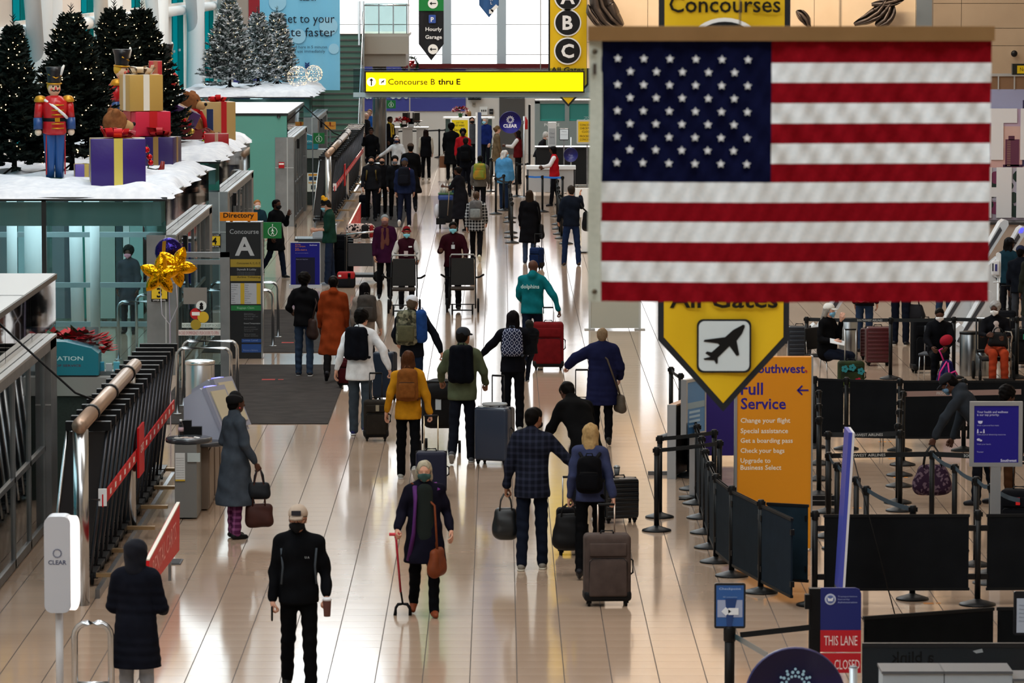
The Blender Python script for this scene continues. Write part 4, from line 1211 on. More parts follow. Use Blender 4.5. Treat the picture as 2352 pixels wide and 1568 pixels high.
q=MB();q.lathe([(0.215,0),(0.22,0.01),(0.22,0.88),(0.215,0.89)],(0,0,0),28);q.build('drum',mat('b9bec3',0.28,1.0),t)
q=MB();q.lathe([(0.225,0.885),(0.23,0.9),(0.225,0.935),(0.19,0.945),(0.1,0.925)],(0,0,0),28);q.build('lid',mat('c5c9cc',0.25,1.0),t)
q=MB();q.cbox((0.14,-0.172,0.55),(0.1,0.012,0.14),0,(0,0,0.65));q.build('red_label',mat('a52c28',0.5),t)
# --- foil balloons
def star_balloon(label,D,x,y,r,rot,seed):
 p=P(x,y,D);t=thing('star_balloon',label,'balloon',tuple(p))
 m=MB();V=[];F=[]
 N=60;rings=7
 for sd in(-1,1):
  for j in range(rings+1):
   u=j/rings
   for k in range(N):
    a=2*PI*k/N;ph=(a*5/(2*PI))%1.0
    rad=r*(0.5+0.5*abs(2*ph-1)**1.05)*u
    th=0.24*r*math.sqrt(max(0,1-u**2.2))*(1+0.05*math.sin(40*a+5*u))
    V.append((rad*math.cos(a+rot),sd*th,rad*math.sin(a+rot)))
  b=(0 if sd<0 else 1)*(rings+1)*N
  for j in range(rings):
   for k in range(N):
    f=(b+j*N+k,b+j*N+(k+1)%N,b+(j+1)*N+(k+1)%N,b+(j+1)*N+k)
    F.append(f[::-1]if sd<0 else f)
 m.add(V,F,0,True);m.build('foil',mat('d79a10',0.14,1.0,'shiny',None,14,0,1,0,1.45,0.6),t)
 q=MB();q.pipe([(0,0,-r*0.6),(0.02,0.01,-r-0.25),(WX(389,D)-p.x,0.05,ZY(745,D)-p.z),(WX(390,D)-p.x,0.05,-p.z)],0.006,5);q.build('ribbon',mat('c9cadc',0.35,0.5),t)
star_balloon('gold star foil balloon pointing to the side, lower of the two stars',62.0,368,630,0.3,0.25,1)
star_balloon('gold star foil balloon tucked behind, the upper one of the two stars',62.45,404,612,0.3,-0.1,2)
D=62.9;p=P(388,578,D);t=thing('round_balloon','purple round foil balloon with a gold band above the gold stars','balloon',tuple(p))
q=MB();q.sphere((0,0,0),(0.2,0.11,0.2),24);q.build('foil',mat('251a5e',0.15,0.9,'shiny',None,12),t)
q=MB();q.hexa([(-0.1,-0.13,-0.16),(-0.05,-0.13,-0.17),(-0.05,-0.1,-0.17),(-0.1,-0.1,-0.16),(-0.08,-0.13,0.15),(-0.03,-0.13,0.16),(-0.03,-0.09,0.16),(-0.08,-0.09,0.15)]);q.build('gold_band',mat('a8842a',0.3,0.8),t)
q=MB();q.pipe([(0,0,-0.18),(0.0,0,-0.6),(WX(391,D)-p.x,0,ZY(745,D)-p.z),(WX(391,D)-p.x,0,-p.z)],0.006,5);q.build('ribbon',mat('b8b4e0',0.35,0.5),t)
# --- trees on the snow
LITE=mat('ffd9a0',0.5,0,None,None,20,5.0)
def xmas_tree(label,x,y,z,h,r,seed,flock=False,nlight=150):
 t=thing('christmas_tree',label,'tree',(x,y,z))
 R=random.Random(seed)
 q=MB();q.pipe([(0,0,0),(0,0,h*0.97)],[0.05,0.008],8)
 for k in range(4):
  a=PI/2*k+0.4;q.pipe([(0,0,0.22),(0.3*math.cos(a),0.3*math.sin(a),0.0)],0.018,5)
 q.build('trunk',mat('14120e' if not flock else '23242a',0.8),t)
 V=[];F=[];M_=[]
 nb=760 if not flock else 760
 tips=[]
 for b in range(nb):
  u=(b/nb)**0.8
  zb=0.19+(h-0.5)*u
  L_=(r*(1-(zb-0.2)/(h-0.15))**0.95+0.05)*R.uniform(0.72,1.12)
  a=b*2.399+R.uniform(-0.2,0.2)
  el=R.uniform(-0.1,0.42)+0.5*u
  d=Vector((math.cos(a)*math.cos(el),math.sin(a)*math.cos(el),math.sin(el)))
  st=0.4
  ns=max(5,int(L_/0.055))
  for s in range(ns):
   f=st+(1-st)*s/(ns-1)
   p=Vector((0,0,zb))+d*L_*f
   for sgn in(-1,1):
    side=Vector((-math.sin(a),math.cos(a),0))*sgn
    nd=(d*0.7+side*R.uniform(0.5,1.0)+Vector((0,0,R.uniform(-0.35,0.6)))).normalized()
    ln=0.11
    w=nd.cross(Vector((R.uniform(-1,1),R.uniform(-1,1),R.uniform(-1,1)))).normalized()*(0.028 if not flock else 0.026)
    n=len(V);V+=[p-w,p+w,p+nd*ln+w*0.4,p+nd*ln-w*0.4];F.append((n,n+1,n+2,n+3));M_.append(1 if flock and R.random()<0.5 else 0)
  tips.append(Vector((0,0,zb))+d*L_*R.uniform(0.9,1.06))
 for k in range(20):
  p=Vector((0,0,h-0.4+0.021*k));a=k*2.4;nd=Vector((math.cos(a),math.sin(a),0.9)).normalized();w=nd.orthogonal().normalized()*0.014
  n=len(V);V+=[p-w,p+w,p+nd*0.09+w*.3,p+nd*0.09-w*.3];F.append((n,n+1,n+2,n+3));M_.append(0)
 q=MB();q.v=[np.array([tuple(v)for v in V])];q.f=F;q.m=M_;q.smooth=[False]*len(F);q.n=len(V)
 o=q.build('needles',[mat('0d1813' if not flock else '3c4a48',0.75),mat('c9d0d6',0.85)],t);o['kind']='stuff'
 q=MB()
 for k in range(nlight):
  p=R.choice(tips)+Vector((R.uniform(-.03,.03),R.uniform(-.03,.03),R.uniform(-.03,.03)))
  e=0.0125 if not flock else 0.012
  q.add([p+Vector(v)*e for v in((1,0,0),(-1,0,0),(0,1,0),(0,-1,0),(0,0,1),(0,0,-1))],[(0,2,4),(2,1,4),(1,3,4),(3,0,4),(2,0,5),(1,2,5),(3,1,5),(0,3,5)])
 o=q.build('fairy_lights',LITE,t);o['kind']='stuff'
def treeat(label,x,ytop,D,r,seed,flock=False,zb=3.06):
 p=P(x,ytop,D);xmas_tree(label,p.x,D,zb,p.z-zb,r,seed,flock,260 if not flock else 130)
treeat('dark lit christmas tree cut by the picture edge, first of the dark trees',30,36,81.6,0.66,1)
treeat('dark lit christmas tree rising right behind the toy soldier',163,13,82.6,1.05,2)
treeat('dark lit christmas tree behind the gold gift tower, taller tip of the joined pair',262,3,91.9,1.05,3)
treeat('dark lit christmas tree next to the white columns, thinner tip of the joined pair',325,5,94.6,1.05,4)
treeat('tall broad snow flocked tree beside the white column',527,-14,138.0,0.95,5,True)
treeat('snow flocked tree standing between the other two flocked trees',592,17,140.6,0.72,6,True)
treeat('snow flocked tree standing against the light blue banner',636,17,143.4,0.7,7,True)
def light_ball(label,x,y,D,r):
 p=P(x,y,D);t=thing('wire_light_ball',label,'light decoration',tuple(p))
 q=MB()
 for k in range(9):
  a=PI*k/9
  q.pipe([(r*math.sin(b)*math.cos(a),r*math.sin(b)*math.sin(a),r*math.cos(b))for b in np.linspace(0,2*PI,21)[:-1]],0.006,4,0,True)
 for k in range(1,6):
  b=PI*k/6
  q.pipe([(r*math.sin(b)*math.cos(a),r*math.sin(b)*math.sin(a),r*math.cos(b))for a in np.linspace(0,2*PI,21)[:-1]],0.005,4,0,True)
 q.build('wire_frame',mat('d9dbe0',0.4,0.6),t)
 R=random.Random(int(x));q=MB()
 for k in range(170):
  z=R.uniform(-1,1);a=R.uniform(0,2*PI);s=math.sqrt(1-z*z);c=Vector((s*math.cos(a),s*math.sin(a),z))*r
  q.add([c+Vector(v)*0.0085 for v in((1,0,0),(-1,0,0),(0,1,0),(0,-1,0),(0,0,1),(0,0,-1))],[(0,2,4),(2,1,4),(1,3,4),(3,0,4),(2,0,5),(1,2,5),(3,1,5),(0,3,5)])
 o=q.build('fairy_lights',LITE,t);o['kind']='stuff'
light_ball('larger wire ball of white fairy lights on the far snow',684,176,141.6,0.33)
light_ball('smaller wire ball of white fairy lights close to the stairs',721,169,143.9,0.27)
# --- gifts
def bow(t,c,s,col,seed,shiny=True,loops=9):
 R=random.Random(seed);q=MB()
 for k in range(loops):
  a=2*PI*k/loops+R.uniform(-.2,.2);L_=s*R.uniform(0.75,1.1);el=R.uniform(0.1,0.7);w=s*0.2
  d=Vector((math.cos(a)*math.cos(el),math.sin(a)*math.cos(el),math.sin(el)));sd=Vector((-math.sin(a),math.cos(a),0))*w
  up=d.cross(sd).normalized()*L_*0.25
  pts=[Vector((0,0,0)),d*L_*0.5+up,d*L_,d*L_*0.6-up,Vector((0,0,0))]
  V=[]
  for p in pts:V+=[Vector(c)+p-sd,Vector(c)+p+sd]
  q.add(V,[(2*i,2*i+1,2*i+3,2*i+2)for i in range(4)],0,True)
 return q.build('bow',mat(col,0.3 if shiny else 0.7,0.25 if shiny else 0),t)
def gift(label,x,D,w,d,h,z,rz,col,rib,ribw=0.14,bowc=None,bows=0.25,kind='shiny',tilt=None,group=None,ribs=(0,),seed=1,cross=True,rough=0.35,metal=0.0):
 t=thing('gift_box',label,'gift',(x,D,z),rz,group)
 if tilt:t.rotation_euler=tilt
 q=MB();q.rbox((0,0,h/2),(w,d,h),0.012,0,2);q.build('wrapped_box',mat(col,rough,metal,kind,None,9,0,1,0,1.45,0.12),t)
 rw=ribw/2;e=0.006
 q=MB();q.box((-rw+ribs[0],-d/2-e,0.01),(rw+ribs[0],d/2+e,h+e));q.build('ribbon',mat(rib,0.3,0.35 if rib in('c9b24a','d8c860')else 0),t)
 if cross:
  q=MB();q.box((-w/2-e,-rw,0.01),(w/2+e,rw,h+e));q.build('ribbon',mat(rib,0.3,0.35 if rib in('c9b24a','d8c860')else 0),t)
 if bowc:bow(t,(0,0,h+0.01),bows,bowc,seed)
 return t
D=77.4
gift('large purple gift box with a gold ribbon and red bow at the roof edge',WX(268,D),D+0.4,0.93,0.8,0.86,3.06,0.13,'2c1668','d8c860',0.15,'c8141e',0.36,seed=3)
D=84.6
gift('dark purple gift box behind the large purple one, carrying the red gift',WX(368,D),D+0.3,0.66,0.6,0.62,3.06,-0.2,'2a1a52','8a6a3a',0.1,'a01018',0.3,seed=4)
gift('low gold gift box wedged under the pink red gift',WX(316,D),D+0.3,0.36,0.5,0.62,3.06,0.05,'b08a4a','c01018',0.1)
D=84.9
gift('shiny pink red gift box under the gold gift tower',WX(338,D),D+0.25,0.72,0.6,0.46,3.69,0.5,'c41d3e','b80f1c',0.16,seed=5)
gift('gold gift box with a white lace ribbon on top of the red gift',WX(326,D),D+0.2,0.66,0.6,0.68,4.16,0.42,'b8934a','e4ddd0',0.12,'d9c2a4',0.3,seed=6)
gift('small red gift box peeking out behind the cream bow',WX(354,D),D+0.75,0.24,0.24,0.92,4.16,0.1,'a81c22','b06a50',0.08)
gift('small lavender gift box tucked behind the toy soldier',WX(200,80.5),80.5,0.4,0.3,0.3,3.06,0.2,'5a4a9a','b09a50',0.08)
D=98.6
gift('tall gold gift box with a wide red velvet ribbon and red bow',WX(498,D),D+0.4,0.72,0.62,0.84,3.08,0.25,'b08f58','b00f1a',0.12,'d01420',0.27,seed=8,ribs=(0.1,),cross=False)
gift('small red gift box with a pale ribbon in front of the tall gold gift',WX(500,95),95.0,0.5,0.3,0.29,3.08,0.05,'9c1820','b08a72',0.07)
gift('purple gift box with a gold ribbon tipped on its corner in the red sleigh',WX(399,95.8),96.2,0.58,0.52,0.58,3.36,0,'43265e','a87c3a',0.08,tilt=Euler((0.25,0.38,0.55)))
t=thing('picture_book','flat dark blue book leaning against the tall gold gift','book',(WX(485,97.6),97.6,3.08),0.1)
q=MB();q.box((-0.07,-0.02,0),(0.07,0.02,0.72));q.build('cover',mat('24355e',0.5),t);q=MB();q.box((-0.066,-0.014,0.005),(0.075,0.014,0.714));q.build('pages',mat('b8b4a6',0.7),t)
# --- toy soldiers, bears, sleigh, garlands
def soldier(label,x,D,z,h,face):
 t=thing('toy_soldier',label,'toy soldier',(x,D,z),face);s=h/2.0
 def L_(*a):return[(r*s,zz*s)for r,zz in a]
 q=MB()
 for sx in(-1,1):q.lathe(L_((0.075,0.03),(0.085,0.3),(0.12,0.78),(0.12,0.84)),(sx*0.085*s,0,0),14)
 q.build('trousers',mat('1f4a86',0.3),t)
 q=MB();q.lathe(L_((0.22,0),(0.22,0.03),(0.18,0.04)),(0,0,0),18);q.build('base',mat('1c3a24',0.5),t)
 q=MB();q.lathe(L_((0.18,0.8),(0.215,0.84),(0.2,1.05),(0.19,1.08),(0.23,1.25),(0.235,1.38),(0.14,1.48),(0.07,1.5)),(0,0,0),22);q.build('tunic',mat('b3151c',0.25),t)
 q=MB();q.lathe(L_((0.205,1.04),(0.21,1.06),(0.205,1.1)),(0,0,0),22);q.cbox((0,-0.205*s,1.07*s),(0.09*s,0.03,0.07*s),1);q.build('belt',[BLACKP,mat('c99420',0.3,0.6)],t)
 for sx in(-1,1):
  q=MB();q.pipe([(sx*0.26*s,0,1.4*s),(sx*0.3*s,0,1.08*s)],[0.085*s,0.075*s],12);q.build('upper_sleeve',mat('b3151c',0.25),t)
  q=MB();q.pipe([(sx*0.3*s,0,1.1*s),(sx*0.3*s,-0.02,0.9*s)],[0.08*s,0.085*s],12);q.build('blue_cuff',mat('22457e',0.3),t)
  q=MB();q.sphere((sx*0.3*s,-0.02,0.85*s),0.065*s,12);q.build('hand',mat('d8c2aa',0.4),t)
  q=MB();q.lathe(L_((0.11,0),(0.12,0.03),(0.08,0.1),(0.02,0.12)),(sx*0.25*s,0,1.38*s),14);q.build('epaulette',mat('c28a1e',0.35,0.5),t)
 q=MB();q.sphere((0,0,1.62*s),(0.115*s,0.115*s,0.14*s),18);q.pipe([(0,0,1.46*s),(0,0,1.54*s)],0.07*s,12);hd=q.build('head',mat('dcc0a2',0.35),t)
 q=MB();q.sphere((0,0.03*s,1.66*s),(0.125*s,0.115*s,0.13*s),16);q.build('hair',mat('c9a53a',0.5),t)
 q=MB()
 for sx in(-1,1):q.pipe([(0.0,-0.12*s,1.585*s),(sx*0.04*s,-0.12*s,1.575*s),(sx*0.075*s,-0.1*s,1.6*s)],0.012*s,6)
 q.build('moustache',INK,hd)
 q=MB();q.lathe([(0.02*s,0),(0.012*s,0.05*s)],(0,-0.118*s,1.6*s),8);q.build('nose',mat('c8303a',0.4),hd)
 for sx in(-1,1):
  q=MB();q.sphere((sx*0.045*s,-0.104*s,1.655*s),0.016*s,8);q.build('eye',INK,hd)
  q=MB();q.sphere((sx*0.07*s,-0.09*s,1.6*s),0.026*s,8);q.build('cheek',mat('d06a5a',0.5),hd)
 q=MB();q.lathe(L_((0.125,1.7),(0.115,1.75),(0.13,1.9),(0.16,2.0),(0.15,2.0)),(0,0,0),20);q.build('tall_hat',mat('12131a',0.3),t)
 q=MB();q.pipe([(0.13*s*math.cos(a),0.13*s*math.sin(a),(1.71+0.01*math.sin(a))*s)for a in np.linspace(0,2*PI,21)[:-1]],0.014*s,6,0,True);q.pipe([(-0.12*s,-0.05*s,1.87*s),(0,-0.135*s,1.8*s),(0.12*s,-0.05*s,1.85*s)],0.012*s,6);q.build('gold_braid',mat('c99420',0.3,0.6),t)
 q=MB();q.pipe([(0.1*s,-0.1*s,1.85*s),(0.13*s,-0.11*s,1.98*s),(0.16*s,-0.1*s,2.03*s)],[0.02*s,0.03*s,0.015*s],8);q.build('plume',mat('dcdcd8',0.7),t)
 for zz in(0.92,1.0,1.16,1.24,1.33):
  q=MB();q.pipe([(-0.1*s,-0.2*s,zz*s),(0,-0.245*s,zz*s),(0.12*s,-0.2*s,zz*s)],0.012*s,6);q.build('gold_frog',mat('c99420',0.3,0.6),t)
 q=MB();q.pipe([(-0.2*s,-0.1*s,1.42*s),(-0.05*s,-0.235*s,1.3*s),(0.12*s,-0.225*s,1.16*s),(0.2*s,-0.12*s,1.1*s)],0.026*s,6);q.build('white_sash',mat('e2e2e2',0.4),t)
 for sx in(-1,1):
  q=MB();q.box((sx*0.17*s-0.008,-0.09*s,0.1*s),(sx*0.17*s+0.008,-0.05*s,0.8*s));q.build('trouser_stripe',mat('9a1c28',0.4),t)
soldier('tall toy soldier in red tunic and blue trousers standing on the snow',WX(129,80.2),80.2,3.09,2.0,0.35)
soldier('toy soldier standing half hidden behind the gold gift tower',WX(284,86.3),86.3,3.09,2.2,1.3)
soldier('toy soldier in a dark hat peeking out from the last dark tree',WX(385,95.9),95.9,3.09,2.14,1.5)
def bear(label,x,D,z,s,face,scarf=None):
 t=thing('teddy_bear',label,'toy bear',(x,D,z),face);fur=mat('8a5a38',0.9,0,'fur','6a4026',9,0,1,0,1.45,0.8)
 S=Soft(0.05);S.c((0,0,0.3),(0,0,0.62),0.32,0.24)
 for sx in(-1,1):
  S.c((sx*0.2,-0.1,0.12),(sx*0.25,-0.45,0.14),0.14,0.15);S.c((sx*0.22,0,0.62),(sx*0.36,-0.18,0.4),0.1,0.1)
 S.c((0,0,0.72),(0,0,0.86),0.16);S.c((0,0,0.98),(0,-0.02,1.0),0.255,0.25)
 for sx in(-1,1):S.c((sx*0.2,0.02,1.18),(sx*0.22,0.02,1.2),0.09)
 S.wrinkle(0.008,30)
 m=S.mb(0.03);m.xf(Matrix.Scale(s,4));m.build('body',fur,t)
 S=Soft(0.03);S.c((0,-0.2,0.93),(0,-0.32,0.9),0.13,0.095);m=S.mb(0.02);m.xf(Matrix.Scale(s,4));m.build('muzzle',mat('b08a5e',0.9),t)
 q=MB();q.sphere((0,-0.415*s,0.94*s),0.045*s,10);q.build('nose',INK,t)
 for sx in(-1,1):
  q=MB();q.sphere((sx*0.1*s,-0.225*s,1.04*s),0.03*s,8);q.build('eye',INK,t)
 if scarf:
  q=MB();q.pipe([(0.21*s*math.cos(a),0.2*s*math.sin(a),0.78*s)for a in np.linspace(0,2*PI,15)[:-1]],0.06*s,8,0,True);q.pipe([(0.05*s,-0.24*s,0.76*s),(0.1*s,-0.34*s,0.55*s),(0.12*s,-0.36*s,0.36*s)],0.055*s,8);q.build('scarf',mat(scarf,0.8),t)
bear('big brown toy bear with a red scarf riding in the sleigh',WX(437,97),97.4,3.1,0.86,1.25,'b01018')
bear('brown toy bear half hidden in the branches behind the purple gift',WX(258,80.2),81.0,3.25,0.85,1.9)
t=thing('red_sleigh','dark red toy sleigh carrying gifts and the bear','sleigh',(WX(428,95.6),95.6,3.1))
q=MB();q.prism([(-0.42,0.12),(0.35,0.12),(0.5,0.3),(0.42,0.34),(0.22,0.3),(-0.3,0.62),(-0.46,0.62)],-0.03,0.03);q.build('side_panel',mat('6e1418',0.4),t)
q=MB();q.prism([(-0.42,0.12),(0.35,0.12),(0.5,0.3),(0.42,0.34),(0.22,0.3),(-0.3,0.62),(-0.46,0.62)],0.8,0.86);q.build('side_panel',mat('6e1418',0.4),t)
q=MB();q.box((-0.42,0,0.12),(0.35,0.82,0.16));q.box((-0.46,0,0.14),(-0.42,0.82,0.62));q.build('bed',mat('6e1418',0.4),t)
for yy in(0.0,0.83):
 q=MB();q.pipe([(-0.5,yy,0.02),(0.4,yy,0.02),(0.6,yy,0.08),(0.68,yy,0.24)],0.035,8);q.build('runner',mat('5a1216',0.4),t)
t2=thing('sleigh_runner','curved dark red sleigh runner poking out of the snow by the dark purple gift','sleigh',(WX(372,83),83.0,3.08))
q=MB();q.pipe([(-0.05,0,-0.02),(0.02,0,0.1),(0.04,0,0.22)],[0.05,0.05,0.035],8);q.build('runner',mat('7a1a18',0.4),t2);q=MB();q.pipe([(-0.25,0,0.1),(-0.1,0,0.07),(0.02,0,0.1)],0.012,6);q.build('wire',BLACKP,t2)
def garland(label,D,pts,seed):
 p0=P(*pts[0],D);t=thing('ornament_garland',label,'garland',tuple(p0));R=random.Random(seed)
 w=[P(x,y,D)-p0 for x,y in pts]
 q=MB();q.pipe([tuple(v)for v in w],0.012,5);q.build('green_cord',mat('2a4a1e',0.7),t)
 for a,b in zip(w[:-1],w[1:]):
  n=max(1,int((b-a).length/0.085))
  for k in range(n):
   c=a+(b-a)*(k+0.5)/n+Vector((R.uniform(-.035,.035),R.uniform(-.05,-.01),R.uniform(-.035,.035)))
   r=R.uniform(0.04,0.068)
   q=MB();q.sphere(tuple(c),r,10);q.build('ornament',mat(R.choice(('b8101a','b8101a','8a9a1e','c9a84a')),0.12,0.75),t)
garland('shiny red green and gold ornament garland hanging over the sleigh',95.3,[(402,268),(422,272),(437,290),(440,305),(432,312)],1)
garland('shiny ornament garland trailing along the sleigh runner',95.3,[(466,298),(468,318),(466,332),(448,330),(424,335)],2)
garland('short ornament garland beside the large purple gift',81.5,[(338,333),(341,352),(344,368),(340,384)],3)
# --- directory column
D=79.2
x0,x1=WX(520,D),WX(604,D);H_=ZY(511,D);cx=(x0+x1)/2;w=x1-x0
t=thing('directory_column','tall black directory column headed Concourse A with an orange Directory sign','sign',(cx,D,0))
q=MB();q.box((-w/2,0.0,0),(w/2-0.03,0.3,H_));q.build('body',mat('14161a',0.35),t)
q=MB();q.box((w/2-0.03,-0.02,0.02),(w/2,0.32,H_));q.box((-w/2,-0.02,H_),(w/2,0.32,H_+0.015));q.build('steel_edge',CHROME,t)
def dz(y):return ZY(y,D)
def dx_(x):return WX(x,D)-cx
write(t,'Concourse',dx_(562),dz(537),dx_(596)-dx_(529),0.085,'8e9296','c',0.01,-0.002)
write(t,'A',dx_(563),dz(587),dx_(586)-dx_(541),dz(544)-dz(587),'a4a7aa','c',0.03,-0.002)
for y0,y1,c,txt in((595,613,'8f7a2e','Concourses A, C, D, E'),(633,645,'8f7a2e','Airline Ticketing')):
 patch(t,dx_(530),dz(y1),dx_(601),dz(y0),c,-0.001);write(t,txt,dx_(545),dz(y1-6),dx_(598)-dx_(545),0.04,'3a3216','l',0.01,-0.006)
write(t,'Skywalk B Lobby',dx_(545),dz(622),0.34,0.045,'8e9296','l',0.01,-0.002)
for k,y in enumerate((626,629,632)):write(t,'Hourly garage, daily garage and rail',dx_(546),dz(y),0.3,0.014,'70757a','l',0,-0.002)
patch(t,dx_(531),dz(698),dx_(601),dz(650),'9fa2a8',-0.001,'listing')
for a in(553,590):patch(t,dx_(a),dz(698),dx_(a+9),dz(650),'b09532',-0.005,'gate_column')
for k in range(9):
 for a in(532,563):write(t,('Air Canada','Alaska','American','Delta','Frontier','JetBlue','Spirit','United','Southwest')[(k*2+(a>540))%9],dx_(a),dz(655.5+5*k),None,0.018,'40444a','l',0,-0.005)
patch(t,dx_(531),dz(713),dx_(601),dz(701),'256a3c',-0.001);write(t,'Baggage Claim',dx_(545),dz(710),0.3,0.045,'7fb08c','l',0.005,-0.006)
write(t,'Ground Transportation',dx_(560),dz(745),dx_(598)-dx_(560),0.035,'8e9296','l',0.01,-0.002)
for k,y in enumerate((721,724,728,733,752,757,761,768,772)):write(t,('Guest services','Restrooms and lounges','Taxi, bus, light rail','Rental car shuttle')[k%4],dx_(561),dz(y),0.16+0.04*(k%3),0.018,'707478','l',0,-0.002)
for y0,y1,txt in((778,786,'Lower Level'),(790,809,'Welcome to Baltimore')):
 patch(t,dx_(555),dz(y1),dx_(603),dz(y0),'27457e',-0.001);write(t,txt,dx_(558),dz(y1-3),0.26,0.035,'6a80b0','l',0,-0.006)
q=MB();q.box((dx_(507),-0.05,dz(507)),(dx_(593),-0.01,dz(487)));q.box((dx_(530),-0.01,dz(511)),(dx_(536),0.02,dz(495)));q.box((dx_(570),-0.01,dz(511)),(dx_(576),0.02,dz(495)));s_=q.build('orange_header',mat('d07a12',0.5),t)
write(t,'Directory',dx_(550),dz(502.5),dx_(584)-dx_(514),0.11,'241a10','c',0.02,-0.053,parent=s_)
q=MB();q.box((dx_(605),0.1,dz(548)),(dx_(647),0.13,dz(511)));g_=q.build('green_sign',mat('1f6a37',0.5),t);walker_symbol(g_,dx_(626.5),dz(530),0.26,0.098)
# --- grey self service desks with tilted screens, lit kiosk sign
t=thing('check_in_desk','grey self service desk with two tilted screens beside the grey long coat','desk',(0,56.0,0))
def K(x,y,D=56.0):return(WX(x,D),ZY(y,D))
gm=mat('8f9193',0.45);
q=MB();q.box((-4.04,0,0.02),(WX(450,56),1.0,0.93));q.build('cabinet',mat('6f706e',0.5),t)
q=MB();q.lathe([(0.27,0.93),(0.29,0.94),(0.29,0.99),(0.26,1.0)],(-3.88,0.3,0),24);q.build('round_top',mat('3a3d42',0.2,0.2),t)
q=MB();q.lathe([(0.3,0.82),(0.32,0.83),(0.32,0.87),(0.3,0.88)],(WX(466,57),1.05,0),24);q.build('low_top',mat('3a3d42',0.25,0.2),t)
for k in range(3):
 yy=0.9+1.1*k
 q=MB();q.box((-4.0,yy,0.02),(-3.68,yy+0.95,0.8));q.build('side_cabinet',mat('6e6156',0.5),t)
 q=MB();q.box((-3.68,yy+0.05,0.06),(-3.665,yy+0.9,0.76));q.build('door_front',mat('76685c',0.5),t)
q=MB();q.box((-4.03,-0.012,0.5),(-3.91,0.0,0.83));n_=q.build('notice',mat('c4c8c8',0.6),t)
q=MB();q.box((-4.03,-0.014,0.48),(-3.91,-0.002,0.5));q.build('yellow_edge',mat('c0a23a',0.6),n_)
for k in range(9):write(n_,'passenger notice of conditions',-4.02,0.76-0.03*k,0.1,0.012,'55585a','l',0,-0.0145)
q=MB();q.box((-3.88,-0.02,0.72),(-3.72,0.0,0.83));q.build('grey_label',mat('a9b4b4',0.6),t)
for k,(yy,xs,zt)in enumerate(((1.2,0.0,1.55),(2.4,0.1,1.62))):
 u=thing('screen_unit',None,None,(-3.72+xs*0.2,yy,0.86),-0.5);u.parent=t
 q=MB();q.prism([(-0.34,0),(0.28,0),(-0.02,0.62),(-0.1,0.66),(-0.34,0.52)],0,0.42);q.build('housing',mat('9ea3b4',0.4),u)
 q=MB();q.hexa([(0.24,-0.015,0.06),(0.30,-0.015,0.06),(0.30,0.435,0.06),(0.24,0.435,0.06),(-0.06,-0.015,0.66),(0.0,-0.015,0.68),(0.0,0.435,0.68),(-0.06,0.435,0.66)]);q.build('screen_frame',mat('8b8fa0',0.4),u)
 q=MB();q.hexa([(0.275,0.04,0.13),(0.29,0.04,0.13),(0.29,0.38,0.13),(0.275,0.38,0.13),(0.03,0.04,0.62),(0.045,0.04,0.625),(0.045,0.38,0.625),(0.03,0.38,0.62)]);q.build('screen',mat('b3ab94',0.3),u)
 q=MB();q.box((-0.1,0.1,0.655),(-0.03,0.3,0.675));q.build('status_light',mat('5a5aff',0.4,0,None,None,20,3.0),u)
q=MB();q.box((-4.03,0.75,0.93),(-3.88,0.85,1.16));q.box((-3.88,0.75,0.93),(-3.75,0.85,1.08));q.build('cable_tray',BLACKP,t)
p=(-3.98,56.3,1.0);b=thing('water_bottle','clear plastic water bottle on the round grey desk top','bottle',p)
q=MB();q.lathe([(0.03,0),(0.034,0.01),(0.032,0.06),(0.034,0.12),(0.03,0.15),(0.014,0.19),(0.014,0.2)],(0,0,0),14);q.build('body',glass('e6eef4',0.9),b)
q=MB();q.lathe([(0.016,0.195),(0.016,0.22)],(0,0,0),12);q.build('cap',WHITEP,b);q=MB();q.lathe([(0.0345,0.07),(0.0345,0.12)],(0,0,0),14);q.build('wrap',mat('b9a0a8',0.5),b)
for k in range(4):
 q=MB();q.cbox((0,0,0.003),(0.1,0.07,0.004),0,(0.05*k,0,0.5*k));o=q.build('loose_paper',mat(('c8c4be','b8a8a0','9a8a84','d0d0d0')[k],0.7));o.location=(-4.0+0.075*k,56.14+0.06*(k%2),1.001);tag(o,'%s slip of paper lying on the round desk top by the bottle'%('pale','pinkish','brownish','white')[k],'paper')
D=40.6;x0,x1=WX(97,D),WX(158,D);z0,z1=ZY(1407,D),ZY(1186,D)
t=thing('kiosk_sign','white rounded light box sign with a glowing edge on a slim post','sign',((x0+x1)/2,D,0))
w=x1-x0
q=MB();q.prism(rrect(-w/2,z0,w/2,z1,0.07,6),0,0.28);q.build('casing',mat('b4b8c0',0.4),t)
q=MB();V=rrect(0,z0+0.01,0.26,z1-0.005,0.12,6);q.prism(V,0,0.05);q.xf(Matrix.Translation((w/2,0.0,0))@Matrix.Rotation(1.33,4,'Z'));q.build('glowing_face',mat('fff2ec',0.5,0,None,None,20,1.6),t)
q=MB();q.pipe([(0.0,0.14,0),(0.0,0.14,z0)],0.035,12);q.lathe([(0.2,0),(0.2,0.015),(0.04,0.02)],(0,0.14,0),20);q.build('post',mat('c0c2c6',0.4),t)
write(t,'CLEAR',0,ZY(1296,D),0.165,None,'4a5068','c',0.02,-0.003)
q=MB()
for k in range(16):
 a=2*PI*k/16;disc(q,0.036*math.cos(a),ZY(1270,D)+0.036*math.sin(a),0.006,-0.001,6)
q.build('sunburst_mark',mat('5a6078',0.6),t)
t=thing('floor_plate','small dark metal plate lying on the floor beside the red cart sign','floor plate',tuple(G(392,1291)))
